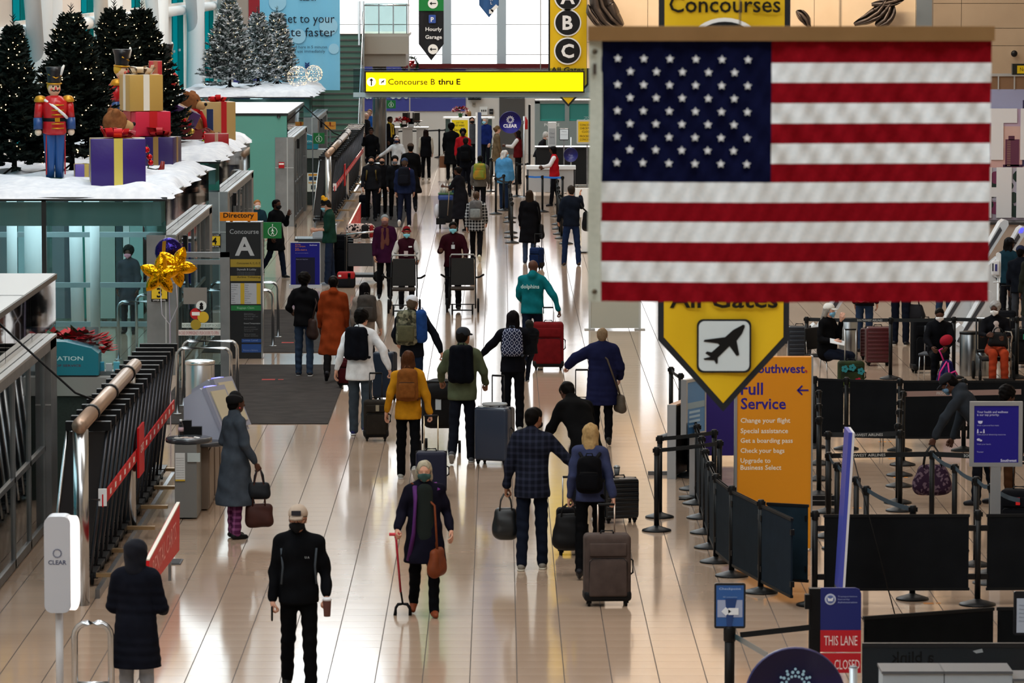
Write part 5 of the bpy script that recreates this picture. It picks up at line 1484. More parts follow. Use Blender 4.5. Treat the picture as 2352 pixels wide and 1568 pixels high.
q=MB();q.box((-0.35,-0.22,0),(0.13,0.22,0.012));q.build('plate',mat('4b4b4e',0.6),t);q=MB();q.box((-0.33,-0.2,0.012),(0.11,0.2,0.016));q.build('ribbed_top',mat('3a3a3d',0.7),t)
# --- the flag in front
DF=20.6
fx0,fx1,fy0,fy1=1381.5,2272,94,692
p00=P(fx0,fy0,DF);fw_=WX(fx1,DF)-p00.x;fh_=p00.z-ZY(fy1,DF)
t=thing('hanging_flag','large stars and stripes flag hanging from a brown board','flag',(p00.x,DF,p00.z))
def fpos(u,v):
 dy=0.012*math.sin(u*9+v*2.2)*(0.3+v)+0.004*math.sin(u*31+v*9)+0.004*math.sin(u*75-v*26+1.5*math.sin(v*9))+0.002*math.sin(u*150+v*55)
 return(u*fw_*(1-0.004*v),dy,-v*fh_*(1+0.004*math.sin(u*3.3)))
def fpatch(u0,u1,v0,v1,nu,nv,off=0.0):
 V=[];F=[]
 for i in range(nu+1):
  for j in range(nv+1):
   p=fpos(u0+(u1-u0)*i/nu,v0+(v1-v0)*j/nv);V.append((p[0],p[1]-off,p[2]))
 for i in range(nu):
  for j in range(nv):
   a=i*(nv+1)+j;F.append((a,a+1,a+nv+2,a+nv+1))
 q=MB();q.add(V,F,0,True);return q
red=mat('8c101c',0.75,0,'cloth','7e0d18',60);wht=mat('f0f6f8',0.75,0,'cloth','e4eef2',60);nav=mat('0f1334',0.8,0,'cloth','0c102e',60)
uc=(1770-fx0)/(fx1-fx0);vs=[(y-fy0)/(fy1-fy0)for y in(94,144,189,236,282,328,374,417,463,508,554,600,646,692)]
for k in range(13):
 u0=uc if k<7 else 0.0
 fpatch(u0,1,vs[k],vs[k+1],150 if k>6 else 90,5).build('red_stripe' if k%2==0 else 'white_stripe',red if k%2==0 else wht,t)
fpatch(0,uc,0,vs[7],80,34).build('blue_canton',nav,t)
for r in range(9):
 for c in range(6 if r%2==0 else 5):
  px=1419+59.4*c+(29 if r%2 else 0)-0.2*r;py=134+29.8*r+0.6*c
  u,v=(px-fx0)/(fx1-fx0),(py-fy0)/(fy1-fy0);c0=fpos(u,v);q=MB();R=0.0195
  poly=[(R*(1 if k%2==0 else 0.45)*math.sin(PI*k/5),R*(1 if k%2==0 else 0.45)*math.cos(PI*k/5))for k in range(10)][::-1]
  q.prism([(c0[0]+a,c0[2]+b)for a,b in poly],c0[1]-0.012,c0[1]-0.003);q.build('star',mat('e8eef2',0.7),t)
hx0=WX(1351,DF)-p00.x
q=MB();V=[];F=[]
for j in range(41):
 v=j/40;z=-v*fh_*1.0+0.0
 for x in(hx0,0.001):V.append((x+0.004*math.sin(v*6),0.006*math.sin(v*11+x*30)-0.004,z))
F=[(2*j,2*j+2,2*j+3,2*j+1)for j in range(40)]
q.add(V,F,0,True);q.build('canvas_header',mat('c9d0c4',0.8,0,'cloth','bcc4b8',40),t)
for y in(118,669):
 q=MB();q.lathe([(0.0055,0),(0.0125,0.002),(0.0125,0.006),(0.0055,0.007)],(hx0*0.52,-0.02,ZY(y,DF)-p00.z),14,0,True,'y');q.build('grommet',mat('6a5f4c',0.4,0.8),t)
q=MB();q.box((hx0*0.52-0.007,-0.014,ZY(171,DF)-p00.z),(hx0*0.52+0.007,-0.006,ZY(146,DF)-p00.z));q.build('stitch_tab',mat('4a4038',0.8),t)
q=MB();q.box((WX(1350,DF)-p00.x,-0.02,0.0),(WX(2278,DF)-p00.x,0.03,ZY(60,DF)-p00.z));q.build('hanging_board',mat('8d6d46',0.6,0,'stain','84653f',5),t)
for x in(1697,1926):
 q=MB();q.pipe([(WX(x,DF)-p00.x,0.005,0.06),(WX(x,DF)-p00.x,0.005,19.4-p00.z)],0.004,5);q.build('rope',mat('8a8680',0.7),t)
 # --- hanging cloth banners
def banner(label,D,xa,xb,ytip,content,col='d6b01c',edge='23262a',zt=14.0,plain=False,border=0.045,shoulder=0.55,top=None):
 xl,xr=WX(xa,D),WX(xb,D);zt_=ZY(ytip,D);w=xr-xl;cx=(xl+xr)/2
 t=thing('hanging_banner',label,'banner',(cx,D,zt_))
 H_=zt-zt_
 def outline(ins):
  s=shoulder*w
  k=ins*math.hypot(s,w/2)/(w/2)
  return[(-w/2+ins,s+ins*0.5),(0,k),(w/2-ins,s+ins*0.5)]
 def grid(ins,y,y0=None):
  V=[];F=[];nu,nv=24,60
  o=outline(ins);s,k=o[0][1],o[1][1];hw=w/2-ins
  for i in range(nu+1):
   x=-hw+2*hw*i/nu;zb=k+(s-k)*abs(x)/hw
   for j in range(nv+1):
    z=zb+(H_-zb)*(j/nv)**1.6
    V.append((x,y+0.02*math.sin(x*5.5/w+z*1.7)*min(1,z)+0.008*math.sin(x*14/w-z*3),z))
  for i in range(nu):
   for j in range(nv):
    a=i*(nv+1)+j;F.append((a,a+nv+1,a+nv+2,a+1))
  q=MB();q.add(V,F,0,True);return q
 q=grid(0,0.0);q.build('dark_border',mat(edge,0.7),t)
 q=grid(border,-0.006);q.build('cloth',mat(col,0.55),t)
 if top:
  q=MB();q.box((-w/2,-0.04,top[0]),(w/2,-0.012,H_));q.build('top_field',mat(top[1],0.6),t)
 q=MB();q.pipe([(-w/2,0,H_),(w/2,0,H_)],0.02,8);q.build('rod',STEEL,t)
 for sx in(-1,1):
  q=MB();q.pipe([(sx*w*0.45,0,H_),(sx*w*0.45,0,19.4-zt_)],0.006,4);q.build('wire',STEEL,t)
 content(t,w,lambda x:WX(x,D)-cx,lambda y:ZY(y,D)-zt_)
 return t
def plane_icon(t,x,z,s,y):
 pts=[(0.92,0.98),(0.70,0.86),(0.52,0.70),(0.06,0.64),(0.04,0.60),(0.36,0.56),(0.40,0.52),(0.22,0.36),(0.12,0.38),(0.08,0.34),(0.2,0.26),(0.04,0.22),(0.06,0.19),(0.28,0.18),(0.32,0.1),(0.36,0.12),(0.36,0.24),(0.62,0.5),(0.78,0.28),(0.84,0.3),(0.78,0.62),(0.90,0.78),(0.96,0.92),(0.96,0.97)]
 q=MB();q.prism([(x+(a-0.5)*s,z+(b-0.5)*s)for a,b in reversed(pts)][::-1][::-1],y-0.004,y)
 q.build('aeroplane_symbol',INK,t)
def c1(t,w,fx,fz):
 write(t,'Concourses',0,fz(29),fx(1787)-fx(1533),None,'17140c','c',0.012,-0.035)
 for ch,dz_ in(('A',0.0),('B',-0.72),('C',-1.44)):
  zc=fz(45)-0.33+dz_
  q=MB();disc(q,0,zc,0.345,-0.034,40);q.build('white_ring',INKW,t);q=MB();disc(q,0,zc,0.315,-0.042,40);q.build('black_disc',mat('1a1a1c',0.5),t)
  write(t,ch,0,zc-0.17,None,0.34,'e8e8e8','c',0.02,-0.05,'letter')
 write(t,'All Gates',0,fz(707),fx(1786)-fx(1538),0.14,'17140c','c',0.02,-0.035)
 x0,x1,z0,z1=fx(1600),fx(1725),fz(855),fz(732)
 q=MB();q.prism(rrect(x0,z0,x1,z1,0.05,5),-0.036,-0.03);q.build('icon_border',mat('1a1c1f',0.5),t)
 q=MB();q.prism(rrect(x0+0.015,z0+0.015,x1-0.015,z1-0.015,0.045,5),-0.041,-0.036);q.build('icon_plate',mat('c4d0d4',0.45),t)
 plane_icon(t,(x0+x1)/2,(z0+z1)/2,(x1-x0)*0.82,-0.042)
banner('big yellow Concourses banner hanging behind the flag, arrow tip below it',35.0,1511,1812,945,c1,zt=8.8)
def c2(t,w,fx,fz):
 for ch,y in(('A',-7),('B',52),('C',117)):
  q=MB();disc(q,fx(1303),fz(y),0.345,-0.034,36);q.build('white_ring',INKW,t);q=MB();disc(q,fx(1303),fz(y),0.31,-0.042,36);q.build('black_disc',mat('1a1a1c',0.5),t)
  write(t,ch,fx(1303),fz(y)-0.18,None,0.36,'e8e8e8','c',0.03,-0.05,'letter')
 write(t,'All Gates',fx(1303),fz(166),fx(1342)-fx(1266),0.13,'17140c','c',0.02,-0.035)
 q=MB();q.prism(rrect(fx(1282),fz(213),fx(1325),fz(174),0.05,4),-0.038,-0.03);q.build('icon_border',mat('1a1c1f',0.5),t)
 q=MB();q.prism(rrect(fx(1283.5),fz(211.5),fx(1323.5),fz(175.5),0.05,4),-0.043,-0.038);q.build('icon_plate',mat('c4d0d4',0.45),t);plane_icon(t,fx(1303),fz(193),0.32,-0.045)
banner('yellow banner with black A B and C discs behind the Concourse B thru E sign',114.5,1259,1351,245,c2)
def c3(t,w,fx,fz):
 for y in(8,113):
  q=MB();disc(q,fx(995.5),fz(y),0.13,-0.045,28);q.build('white_disc',INKW,t);q=MB();arrow(q,fx(995.5),fz(y),0.17,PI,0.14,-0.05);q.build('arrow',INK,t)
 q=MB();q.prism(rrect(fx(986),fz(53),fx(1002),fz(34),0.02),-0.05,-0.04);q.build('blue_plate',mat('3a55a0',0.5),t);write(t,'P',fx(994),fz(50),None,0.12,'f0f0f0','c',0.02,-0.055,'letter')
 write(t,'Hourly',fx(997),fz(74),fx(1015)-fx(978),0.13,'e8e8e8','c',0.015,-0.04);write(t,'Garage',fx(997),fz(92),fx(1016)-fx(978),0.13,'e8e8e8','c',0.015,-0.04)
banner('black and green Hourly Garage banner hanging before the white window wall',118.0,963,1020,139,c3,'1c1d21','1c1d21',border=0.02,shoulder=0.66,top=(ZY(25,118.0)-ZY(139,118.0),'1f7a3c'))
def c4(t,w,fx,fz):
 q=MB();arrow(q,fx(1133),fz(22),0.3,-PI*0.75,0.3,-0.04);q.build('arrow',INKW,t)
 write(t,'A',fx(1129),fz(2),None,0.07,'e0e0e0','c',0.01,-0.04);write(t,'L',fx(1129),fz(10),None,0.07,'e0e0e0','c',0.01,-0.04)
banner('small dark blue banner with a white slanting arrow',118.0,1101,1146,40,c4,'2f5688','23406a',border=0.015,shoulder=0.62)
D=145.4;x0,x1=WX(600,D),WX(783,D);z0=ZY(207,D)
t=thing('wall_banner','tall light blue banner reading Get to your gate faster beside the stairs','banner',((x0+x1)/2,D,z0));w=x1-x0
V=[];F=[]
for i in range(31):
 for j in range(21):V.append((-w/2+w*i/30,0.03*math.sin(i*0.8+0.2*j)*(1-j/26),(7.6-z0)*j/20))
for i in range(30):
 for j in range(20):F.append((i*21+j,(i+1)*21+j,(i+1)*21+j+1,i*21+j+1))
q=MB();q.add(V,F,0,True);q.build('cloth',mat('7fc4e4',0.6),t)
q=MB();q.pipe([(-w/2,0,7.6-z0),(w/2,0,7.6-z0)],0.03,8);q.build('rod',STEEL,t)
for sx in(-1,1):
 q=MB();q.pipe([(sx*w*0.45,0,7.6-z0),(sx*w*0.45,0,19.4-z0)],0.01,4);q.build('wire',STEEL,t)
fx=lambda x:WX(x,D)-(x0+x1)/2
fz=lambda y:ZY(y,D)-z0
for(x,y,r)in((757,60,21),(769,112,12),(688,83,17),(641,5,20)):
 q=MB();disc(q,fx(x),fz(y),r*D/FPX,-0.04,28);q.build('pale_dot',mat('9fcfe6',0.6),t)
write(t,'CLEAR',fx(709),fz(1.5),0.56,None,'23304a','c',0.02,-0.05)
write(t,'Get to your',fx(708),fz(59),fx(771)-fx(645),0.37,'1c2333','c',0.0,-0.05);write(t,'gate faster',fx(708),fz(90),fx(772)-fx(645),0.37,'1c2333','c',0.0,-0.05)
write(t,'Enroll here in 5 minutes',fx(709),fz(111),fx(753)-fx(663),None,'2a3a50','c',0.0,-0.05);write(t,'and use immediately',fx(709),fz(123),fx(748)-fx(668),None,'2a3a50','c',0.0,-0.05)
for k in range(3):
 q=MB();zc=fz(146+4.5*k);q.prism([(fx(703),zc+0.05),(fx(703),zc-0.0),(fx(708),zc-0.05),(fx(713),zc),(fx(713),zc+0.05),(fx(708),zc)],-0.055,-0.045);q.build('chevron',mat('1f2f6a',0.6),t)
 # --- lit yellow overhead sign
D=95.0;x0,x1,z0,z1=WX(839,D),WX(1342,D),ZY(213,D),ZY(163,D)
t=thing('overhead_sign','long lit yellow sign reading Concourse B thru E','sign',((x0+x1)/2,D,z0));w=x1-x0;h=z1-z0
q=MB();q.box((-w/2,0,0),(w/2,0.25,h));q.build('casing',mat('2a2418',0.5),t)
q=MB();q.box((-w/2+0.03,-0.01,0.03),(w/2-0.03,0,h-0.03));q.build('lit_face',mat('f2d500',0.5,0,None,None,20,1.05),t)
fx=lambda x:WX(x,D)-(x0+x1)/2
fz=lambda y:ZY(y,D)-z0
q=MB();disc(q,fx(854.5),fz(188),0.095,-0.012,28);q.build('white_disc',mat('fffbe0',0.5,0,None,None,20,0.9),t);q=MB();arrow(q,fx(854.5),fz(188),0.15,PI/2,0.16,-0.018);q.build('arrow',INK,t)
q=MB();q.prism(rrect(fx(872),fz(195),fx(887.5),fz(180.5),0.02),-0.016,-0.012);q.build('white_plate',mat('fffbe0',0.5,0,None,None,20,0.9),t);plane_icon(t,fx(880),fz(188),0.09,-0.02)
write(t,'Concourse B',fx(893),fz(194.5),fx(1000)-fx(893),0.125,'4a3a0c','l',0.004,-0.014);write(t,'thru E',fx(1007),fz(194.5),fx(1058)-fx(1007),0.125,'17140c','l',0.02,-0.014)
q=MB();q.box((WX(812,D)-(x0+x1)/2,0.3,-0.12),(w/2+1.6,0.34,h+0.05));q.build('glass_fascia',glass('dcecf2',0.9),t)
q=MB();q.box((WX(812,D)-(x0+x1)/2,0.28,-0.1),(w/2+1.6,0.3,-0.0));q.build('glass_edge',mat('b4ccd6',0.2),t)
for x in(-w*0.3,w*0.3):
 q=MB();q.pipe([(x,0.15,h),(x,0.15,19.4-z0)],0.012,6);q.build('hanger',mat('d8dcde',0.4),t)
 # --- bronze leaf sculptures on the ticket hall wall
def leafform(label,D,pts,wid,twist=0.5,tip=True):
 p0=P(*pts[0],D);t=thing('bronze_leaf',label,'sculpture',(p0.x,D,p0.z));w3=[P(x,y,D)-p0 for x,y in pts]
 V=[];F=[];n=28;m=7
 for i in range(n+1):
  u=i/n;f=u*(len(w3)-1);k=min(int(f),len(w3)-2);c=w3[k].lerp(w3[k+1],f-k)
  d=(w3[min(k+1,len(w3)-1)]-w3[max(k-0,0)]).normalized();side=Vector((-d.z,0,d.x))
  ww=wid*(math.sin(PI*min(1,u*0.92+0.06))**0.7)
  for j in range(m+1):
   v=(j/m-0.5)*2
   V.append(tuple(c+side*v*ww+Vector((0,-0.22-0.25*ww*(1-v*v)+0.12*math.sin(v*5+u*7*twist),0))))
 for i in range(n):
  for j in range(m):a=i*(m+1)+j;F.append((a,a+1,a+m+2,a+m+1))
 q=MB();q.add(V,F,0,True);q.build('blade',mat('4a413c',0.35,0.7),t)
 q=MB();q.pipe([tuple(c+Vector((0,-0.3,0)))for c in w3],[0.05]*(len(w3)-1)+[0.015],6);q.build('rib',mat('5a4f48',0.35,0.7),t)
 q=MB();q.pipe([(w3[1].x,-0.25,w3[1].z),(w3[1].x,0.298,w3[1].z)],0.04,6);q.build('wall_bracket',STEEL,t)
leafform('bronze leaf sculpture beside the banner with the letter discs',111.7,[(1428,62),(1404,42),(1384,15),(1374,-20),(1372,-60)],0.3)
leafform('pale edged bronze leaf tail under the first leaf',111.7,[(1392,66),(1372,52),(1354,28),(1350,10)],0.1)
leafform('short bronze leaf tip showing above the flag board',111.7,[(1858,62),(1850,45),(1838,32),(1828,24)],0.13)
leafform('large twisting bronze leaf sculpture above the flag board',111.7,[(1960,56),(1990,44),(2015,28),(2030,8),(2040,-20)],0.16)
leafform('broad folded bronze leaf at the top of the large sculpture',111.7,[(2000,10),(2030,8),(2055,2),(2078,-6)],0.12)
leafform('folded lower bronze leaf of the large sculpture',111.7,[(2010,60),(2030,45),(2040,25),(2046,5)],0.2)
# --- counter wall with the skyline mural at the right
D=99.0;xm0=WX(2150,D);z0,z1=ZY(505,D),ZY(205,D)
t=thing('skyline_mural','wide printed city skyline mural with huge white letters','mural',(xm0,D,z0));H_=z1-z0
fx=lambda x:WX(x,D)-xm0
fz=lambda y:ZY(y,D)-z0
q=MB();q.box((0,0,0),(9.5,0.1,H_));q.build('board',mat('b9a4c0',0.6),t)
for y0,y1,c in((205,250,'a2a6c8'),(250,290,'c0a8c0'),(290,340,'d8b4ac'),(340,385,'d2aaa6'),(385,460,'b9b4c4'),(460,505,'a59aa8')):
 patch(t,0,fz(y1),9.4,fz(y0),c,-0.001,'sky_band')
R=random.Random(8)
for x0_,x1_,y0_,y1_,c in((2305,2337,320,382,'6a3c52'),(2312,2326,312,322,'5a3448'),(2344,2392,230,382,'3c3858'),(2300,2345,378,384,'4a3048'),(2395,2440,300,382,'5a4058'),(2200,2270,330,382,'4a3450')):
 patch(t,fx(x0_),fz(y1_),fx(x1_),fz(y0_),c,-0.006,'printed_building')
 for k in range(int((y1_-y0_)/4)):
  if x1_-x0_>20 and y1_-y0_>30:patch(t,fx(x0_+4),fz(y0_+5+4*k),fx(x0_+12),fz(y0_+3.4+4*k),'9a7a6a',-0.01,'lit_window')
for k in range(26):
 x=R.choice((2276,2300,2325,2285,2350))+R.uniform(-10,12);y=R.uniform(405,490);q=MB();disc(q,fx(x),fz(y),R.uniform(0.06,0.15),-0.008-0.0002*k,9);q.build('printed_foliage',mat(R.choice(('2a3a34','34413a','7a3a5a' if x<2290 else '2c3c36')),0.7),t)
lw='e6e6ea'
def letterbox(nm,*rects):
 q=MB()
 for x0_,x1_,y0_,y1_ in rects:q.box((fx(x0_),-0.05,fz(y1_)),(fx(x1_),-0.02,fz(y0_)))
 q.build(nm,mat(lw,0.5),t)
letterbox('letter_t',(2240,2331,249,282),(2272,2300,282,367));letterbox('letter_i',(2339,2368,249,367));letterbox('letter_h',(2254,2274,384,500),(2285,2320,384,500),(2274,2285,430,452));letterbox('letter_l',(2331,2352,384,500),(2352,2400,470,500))
t=thing('ticket_counter','ticket counter base under the skyline mural','counter',(xm0,D,0))
q=MB();q.box((0,-0.9,0),(9.5,0.1,z0-0.02));q.build('front',mat('a99a8e',0.6),t);q=MB();q.box((-0.05,-1.0,z0-0.05),(9.5,0.0,z0));q.build('worktop',mat('2a2a2c',0.4),t)
t=thing('soffit_rail','brown soffit with thin metal uprights above the mural','soffit',(xm0,D,ZY(205,D)))
hs=ZY(172,D)-ZY(205,D)
q=MB();q.box((0,0.0,0.0),(9.5,0.5,hs));q.build('back',mat('8a6a50',0.7),t);q=MB();q.box((0,-0.06,hs-0.03),(9.5,0.0,hs+0.03));q.build('top_rail',metl,t)
for k in range(14):
 q=MB();q.box((0.25+0.35*k,-0.04,0),(0.28+0.35*k,0.0,hs));q.build('upright',metl,t)
t=thing('yellow_gate_sign','small yellow gate sign in a dark frame above the mural','sign',(WX(2320,98),98.0,ZY(172,98)))
q=MB();q.box((0,0,0),(1.6,0.2,0.24));q.build('casing',mat('23241f',0.5),t);q=MB();q.box((0.1,-0.01,0.03),(1.57,0,0.2));q.build('face',mat('d2b21a',0.5),t);write(t,'North Concourses',0.16,0.08,0.7,0.08,'3a3212','l',0,-0.012)
t=thing('security_camera','small dark security camera on the beige wall above the mural','camera',(WX(2322,107.9),107.9,ZY(121,107.9)))
q=MB();q.box((-0.03,-0.1,-0.02),(0.03,0.1,0.03));q.build('bracket',WHITEP,t);q=MB();q.sphere((0,-0.14,-0.02),0.08,12);q.build('dome',BLACKP,t)
# --- stairs, landing and the checkpoint at the far end
t=struct(thing('stairs',None,None,(0,146.2,0)))
sx0,sx1=-6.1,-4.62;ns=24;rise,run=0.192,0.3
for k in range(ns):
 q=MB();q.box((sx0,k*run,k*rise),(sx1,k*run+0.025,(k+1)*rise-0.05));q.build('riser',mat('5f7f6c',0.3),t)
 q=MB();q.box((sx0-0.02,k*run-0.03,(k+1)*rise-0.05),(sx1+0.02,(k+1)*run+0.03,(k+1)*rise));q.build('tread',mat('5e5a54',0.5),t)
for x in(sx0-0.06,sx1+0.02):
 q=MB();q.hexa([(x,0,-0.0),(x+0.05,0,-0.0),(x+0.05,ns*run,ns*rise-0.3),(x,ns*run,ns*rise-0.3),(x,-0.2,0.3),(x+0.05,-0.2,0.3),(x+0.05,ns*run,ns*rise+0.05),(x,ns*run,ns*rise+0.05)]);q.build('stringer',mat('a9b0b2',0.35,0.6),t)
 q=MB();q.pipe([(x+0.02,-0.3,0.95),(x+0.02,ns*run,ns*rise+0.95)],0.025,8);q.build('handrail',CHROME,t)
 q=MB();q.hexa([(x+0.02,-0.1,0.2),(x+0.03,-0.1,0.2),(x+0.03,ns*run,ns*rise),(x+0.02,ns*run,ns*rise),(x+0.02,-0.1,0.9),(x+0.03,-0.1,0.9),(x+0.03,ns*run,ns*rise+0.9),(x+0.02,ns*run,ns*rise+0.9)]);q.build('glass_side',gl2,t)
 for k in range(5):
  y=ns*run*k/4;z=ns*rise*k/4
  q=MB();q.box((x,y-0.025,z),(x+0.05,y+0.025,z+0.95));q.build('baluster',CHROME,t)
D=153.5;zt_=ns*rise
t=struct(thing('landing',None,None,(0,D,0)))
q=MB();q.box((-6.6,0,zt_-0.1),(WX(940,D),4.6,zt_));q.build('slab',mat('b8b2a8',0.6),t)
q=MB();q.box((WX(838,D),-0.02,ZY(124,D)),(WX(940,D),0.6,zt_-0.1));q.build('upper_fascia',mat('a49c90',0.6),t)
q=MB();q.box((WX(838,D),0.1,ZY(153,D)),(WX(933,D),4.5,ZY(124,D)));q.build('lower_fascia',mat('8f887e',0.6),t)
q=MB();q.box((WX(840,D),-0.01,zt_),(WX(938,D),0.01,zt_+1.02));q.build('glass_balustrade',gl2,t)
q=MB();q.pipe([(WX(836,D),0,zt_+0.95),(WX(942,D),0,zt_+0.95)],0.025,8);q.build('handrail',CHROME,t)
for x in(836,872,905,936):
 q=MB();q.box((WX(x,D)-0.02,-0.03,zt_),(WX(x,D)+0.02,0.03,zt_+1.0));q.build('baluster',CHROME,t)
for x,D2 in((827,152.8),(836,153.1)):
 q=MB();q.pipe([(WX(x,D2),D2-D,0),(WX(x,D2),D2-D,5.7)],0.045,10);q.build('tall_post',mat('c4cacc',0.3,0.6),t)
p=G(872,384);q=MB();q.pipe([(p.x,p.y,0),(p.x,p.y,zt_-0.1)],0.24,24);struct(q.build('column_1',mat('6e7276',0.22,0.9)))
t=thing('door_sign','small orange notice sign at the foot of the stairs','sign',(WX(760,138),138.0,ZY(297,138)))
q=MB();q.box((-0.17,0,0),(0.17,0.03,0.23));q.build('plate',mat('c48a3a',0.6),t);q=MB();q.box((-0.02,0.02,-2.0 if False else-1.6),(0.02,0.05,0.0));q.build('stem',STEEL,t)
write(t,'EXIT ONLY',0,0.08,0.28,0.05,'8a2a1a','c',0.01,-0.003);q=MB();arrow(q,0,0.17,0.12,PI/2,0.3,-0.002);q.build('arrow',mat('8a2a1a',0.6),t)
def greensign(label,D,x0,x1,y0,y1,post=True):
 z0,z1=ZY(y1,D),ZY(y0,D);xa,xb=WX(x0,D),WX(x1,D);w=xb-xa
 t=thing('green_walk_sign',label,'sign',((xa+xb)/2,D,z0))
 q=MB();q.box((-w/2,0,0),(w/2,0.03,z1-z0));q.build('plate',mat('1f6a37',0.5),t);walker_symbol(t,0,(z1-z0)/2,min(w,z1-z0)*0.95,-0.002)
 q=MB();q.box((-w/2-0.03,0.0,-z0),(-w/2,0.03,z1-z0));q.build('post',STEEL,t)
greensign('green walking person sign hanging in front of the stairs',126.0,721,747,305,330)
greensign('far green walking person sign beside the big steel column',149.0,889,910,230,249)
p=P(941,149,158.5);t=thing('christmas_wreath','green wreath with a red bow just above the yellow overhead sign','wreath',(p.x,158.5,p.z))
R=random.Random(3);q=MB()
for k in range(260):
 a=R.uniform(0,2*PI);c=Vector((0.27*math.cos(a),0,0.27*math.sin(a)));d=Vector((R.uniform(-1,1),R.uniform(-1,0.3),R.uniform(-1,1))).normalized();w=d.orthogonal().normalized()*0.02
 q.add([c-w,c+w,c+d*0.12],[(0,1,2)])
o=q.build('greenery',mat('1f3a26',0.8),t);o['kind']='stuff';bow(t,(0,-0.12,0.0),0.28,'c01018',5)
q=MB();q.box((-0.02,0.0,-p.z),(0.02,0.03,0));q.build('stem',mat('d0d0ce',0.5),t)
q=MB();q.box((XL,YEND-0.06,ZY(255,YEND)),(WX(1070,YEND),YEND,3.22));blue_=struct(q.build('trim_2',mat('4a4e9a',0.5)))
t=thing('wall_lettering','raised white airline lettering on the blue violet back wall','sign',(WX(938,YEND-0.1),YEND-0.12,ZY(227,YEND)))
write(t,'Southwest',0,0,2.5,0.66,'ece8e2','r',0.02,0)
q=MB();q.prism([(0.06,0.5),(0.2,0.0+0.05),(0.36,0.42),(0.36,0.6),(0.28,0.66),(0.2,0.58),(0.12,0.66),(0.05,0.6)],-0.04,0);q.build('emblem',mat('b0304a',0.5),t);q=MB();q.prism([(0.2,0.32),(0.36,0.42),(0.36,0.6),(0.2,0.45)],-0.05,-0.041);q.build('emblem_band',mat('d8a23a',0.5),t)
dr=struct(thing('door_1',None,None,(WX(1147,YEND),YEND-0.05,0)));q=MB();q.box((0,0,0),(WX(1205,YEND)-WX(1147,YEND),0.05,2.3));q.build('leaf',mat('55524f',0.5),dr);q=MB();q.box((0.06,-0.05,1.0),(0.2,0,1.06));q.build('handle',CHROME,dr)
t=thing('wall_monitor','black wall monitor high on the pale back wall','monitor',(WX(1093,YEND),YEND-0.3,ZY(229,YEND)));q=MB();q.box((-0.28,0,0),(0.2,0.1,0.4));q.build('screen',BLACKP,t);q=MB();q.box((-0.05,0.1,0.1),(0.05,0.3,0.3));q.build('arm',BLACKP,t)
for nm,lab,x0,x1,y0,y1,c in(('wall_panel_box','white control panel on the pale back wall',1102,1120,245,264,'ecebe8'),('wall_telephone','black wall telephone beside the white control panel',1124,1133,250,262,'1a1a1c'),('junction_box','small tan junction box under the wall monitor',1085,1093,235,243,'a59a8a')):
 t=thing(nm,lab,'wall box',(WX(x0,YEND),YEND-0.1,ZY(y1,YEND)));w=WX(x1,YEND)-WX(x0,YEND);h=ZY(y0,YEND)-ZY(y1,YEND)
 q=MB();q.box((0,0,0),(w,0.1,h));q.build('case',mat(c,0.5),t)
 for a in(0.2,0.45,0.7):
  q=MB();q.box((w*a,-0.01,h*0.4),(w*(a+0.15),0,h*0.65));q.build('button',mat('3a3630' if c!='1a1a1c' else '7a7a7a',0.5),t)
t=thing('black_pole','thin black pole with a red extinguisher beside the police booth','pole',(WX(1216,158),158.0,0))
q=MB();q.box((-0.04,-0.04,0),(0.04,0.04,ZY(240,158)));q.build('pole',BLACKP,t);q=MB();q.lathe([(0.05,0),(0.07,0.02),(0.07,0.32),(0.03,0.38),(0.02,0.44)],(-0.13,-0.02,ZY(297,158)),12);q.build('extinguisher',mat('b0141c',0.4),t)
def farcounter(label,D,x0,x1,ytop,col,top,legs=2):
 t=thing('airline_counter',label,'counter',(WX(x0,D),D,0));w=WX(x1,D)-WX(x0,D);z=ZY(ytop,D)
 q=MB();q.box((0,-0.05,z-0.06),(w,0.6,z));q.build('worktop',mat(top,0.4),t)
 for k in range(legs):
  a=w*(k+0.15)/legs;q=MB();q.box((a,0,0),(a+w/legs*0.7,0.5,z-0.06));q.build('front_panel',mat(col,0.5),t)
 return t
farcounter('grey topped airline counter with the two monitors and red poinsettia',157.0,888,985,292,'b9b6b4','a9a5a0',3)
farcounter('white topped airline counter with the red flowers',159.5,1018,1136,269,'4a5a56','f0efec',3)
t=thing('computer_monitor','back of a black monitor pair with a white screen on the grey counter','monitor',(WX(945,157),157.2,ZY(292,157)))
q=MB();q.box((-0.1,0,0),(0.1,0.15,0.3));q.build('stand',WHITEP,t)
for sx,c in((-0.17,'17181a'),(0.17,'17181a')):
 q=MB();q.box((sx-0.13,0.02,0.15),(sx+0.13,0.06,0.5),0,(0,0,sx*1.5));q.build('screen_back',mat(c,0.4),t)
q=MB();q.box((-0.1,0,0.1),(0.1,0.03,0.53));q.build('white_screen',mat('f4f4f4',0.4),t)
poinsettia('red poinsettia on the far grey airline counter',WX(924,157),157.1,ZY(292,157),0.85,'d01828')
poinsettia('wide red poinsettia on the far white airline counter',WX(1058,159.5),159.6,ZY(269,159.5),0.9,'b01420')
t=thing('counter_card','black framed notice card standing by the far poinsettia','sign',(WX(929.5,156.9),156.98,ZY(292,156.9)));q=MB();q.box((-0.1,0,0),(0.1,0.03,0.3));q.build('frame',INK,t);q=MB();q.box((-0.07,-0.005,0.1),(0.07,0,0.22));q.build('card',INKW,t)
t=thing('folding_stand','small dark folding stand on the far grey counter','stand',(WX(960,157),157.2,ZY(292,157)))
q=MB();q.box((-0.15,0,0.2),(0.15,0.2,0.22));q.build('top',mat('6a4a3a',0.5),t)
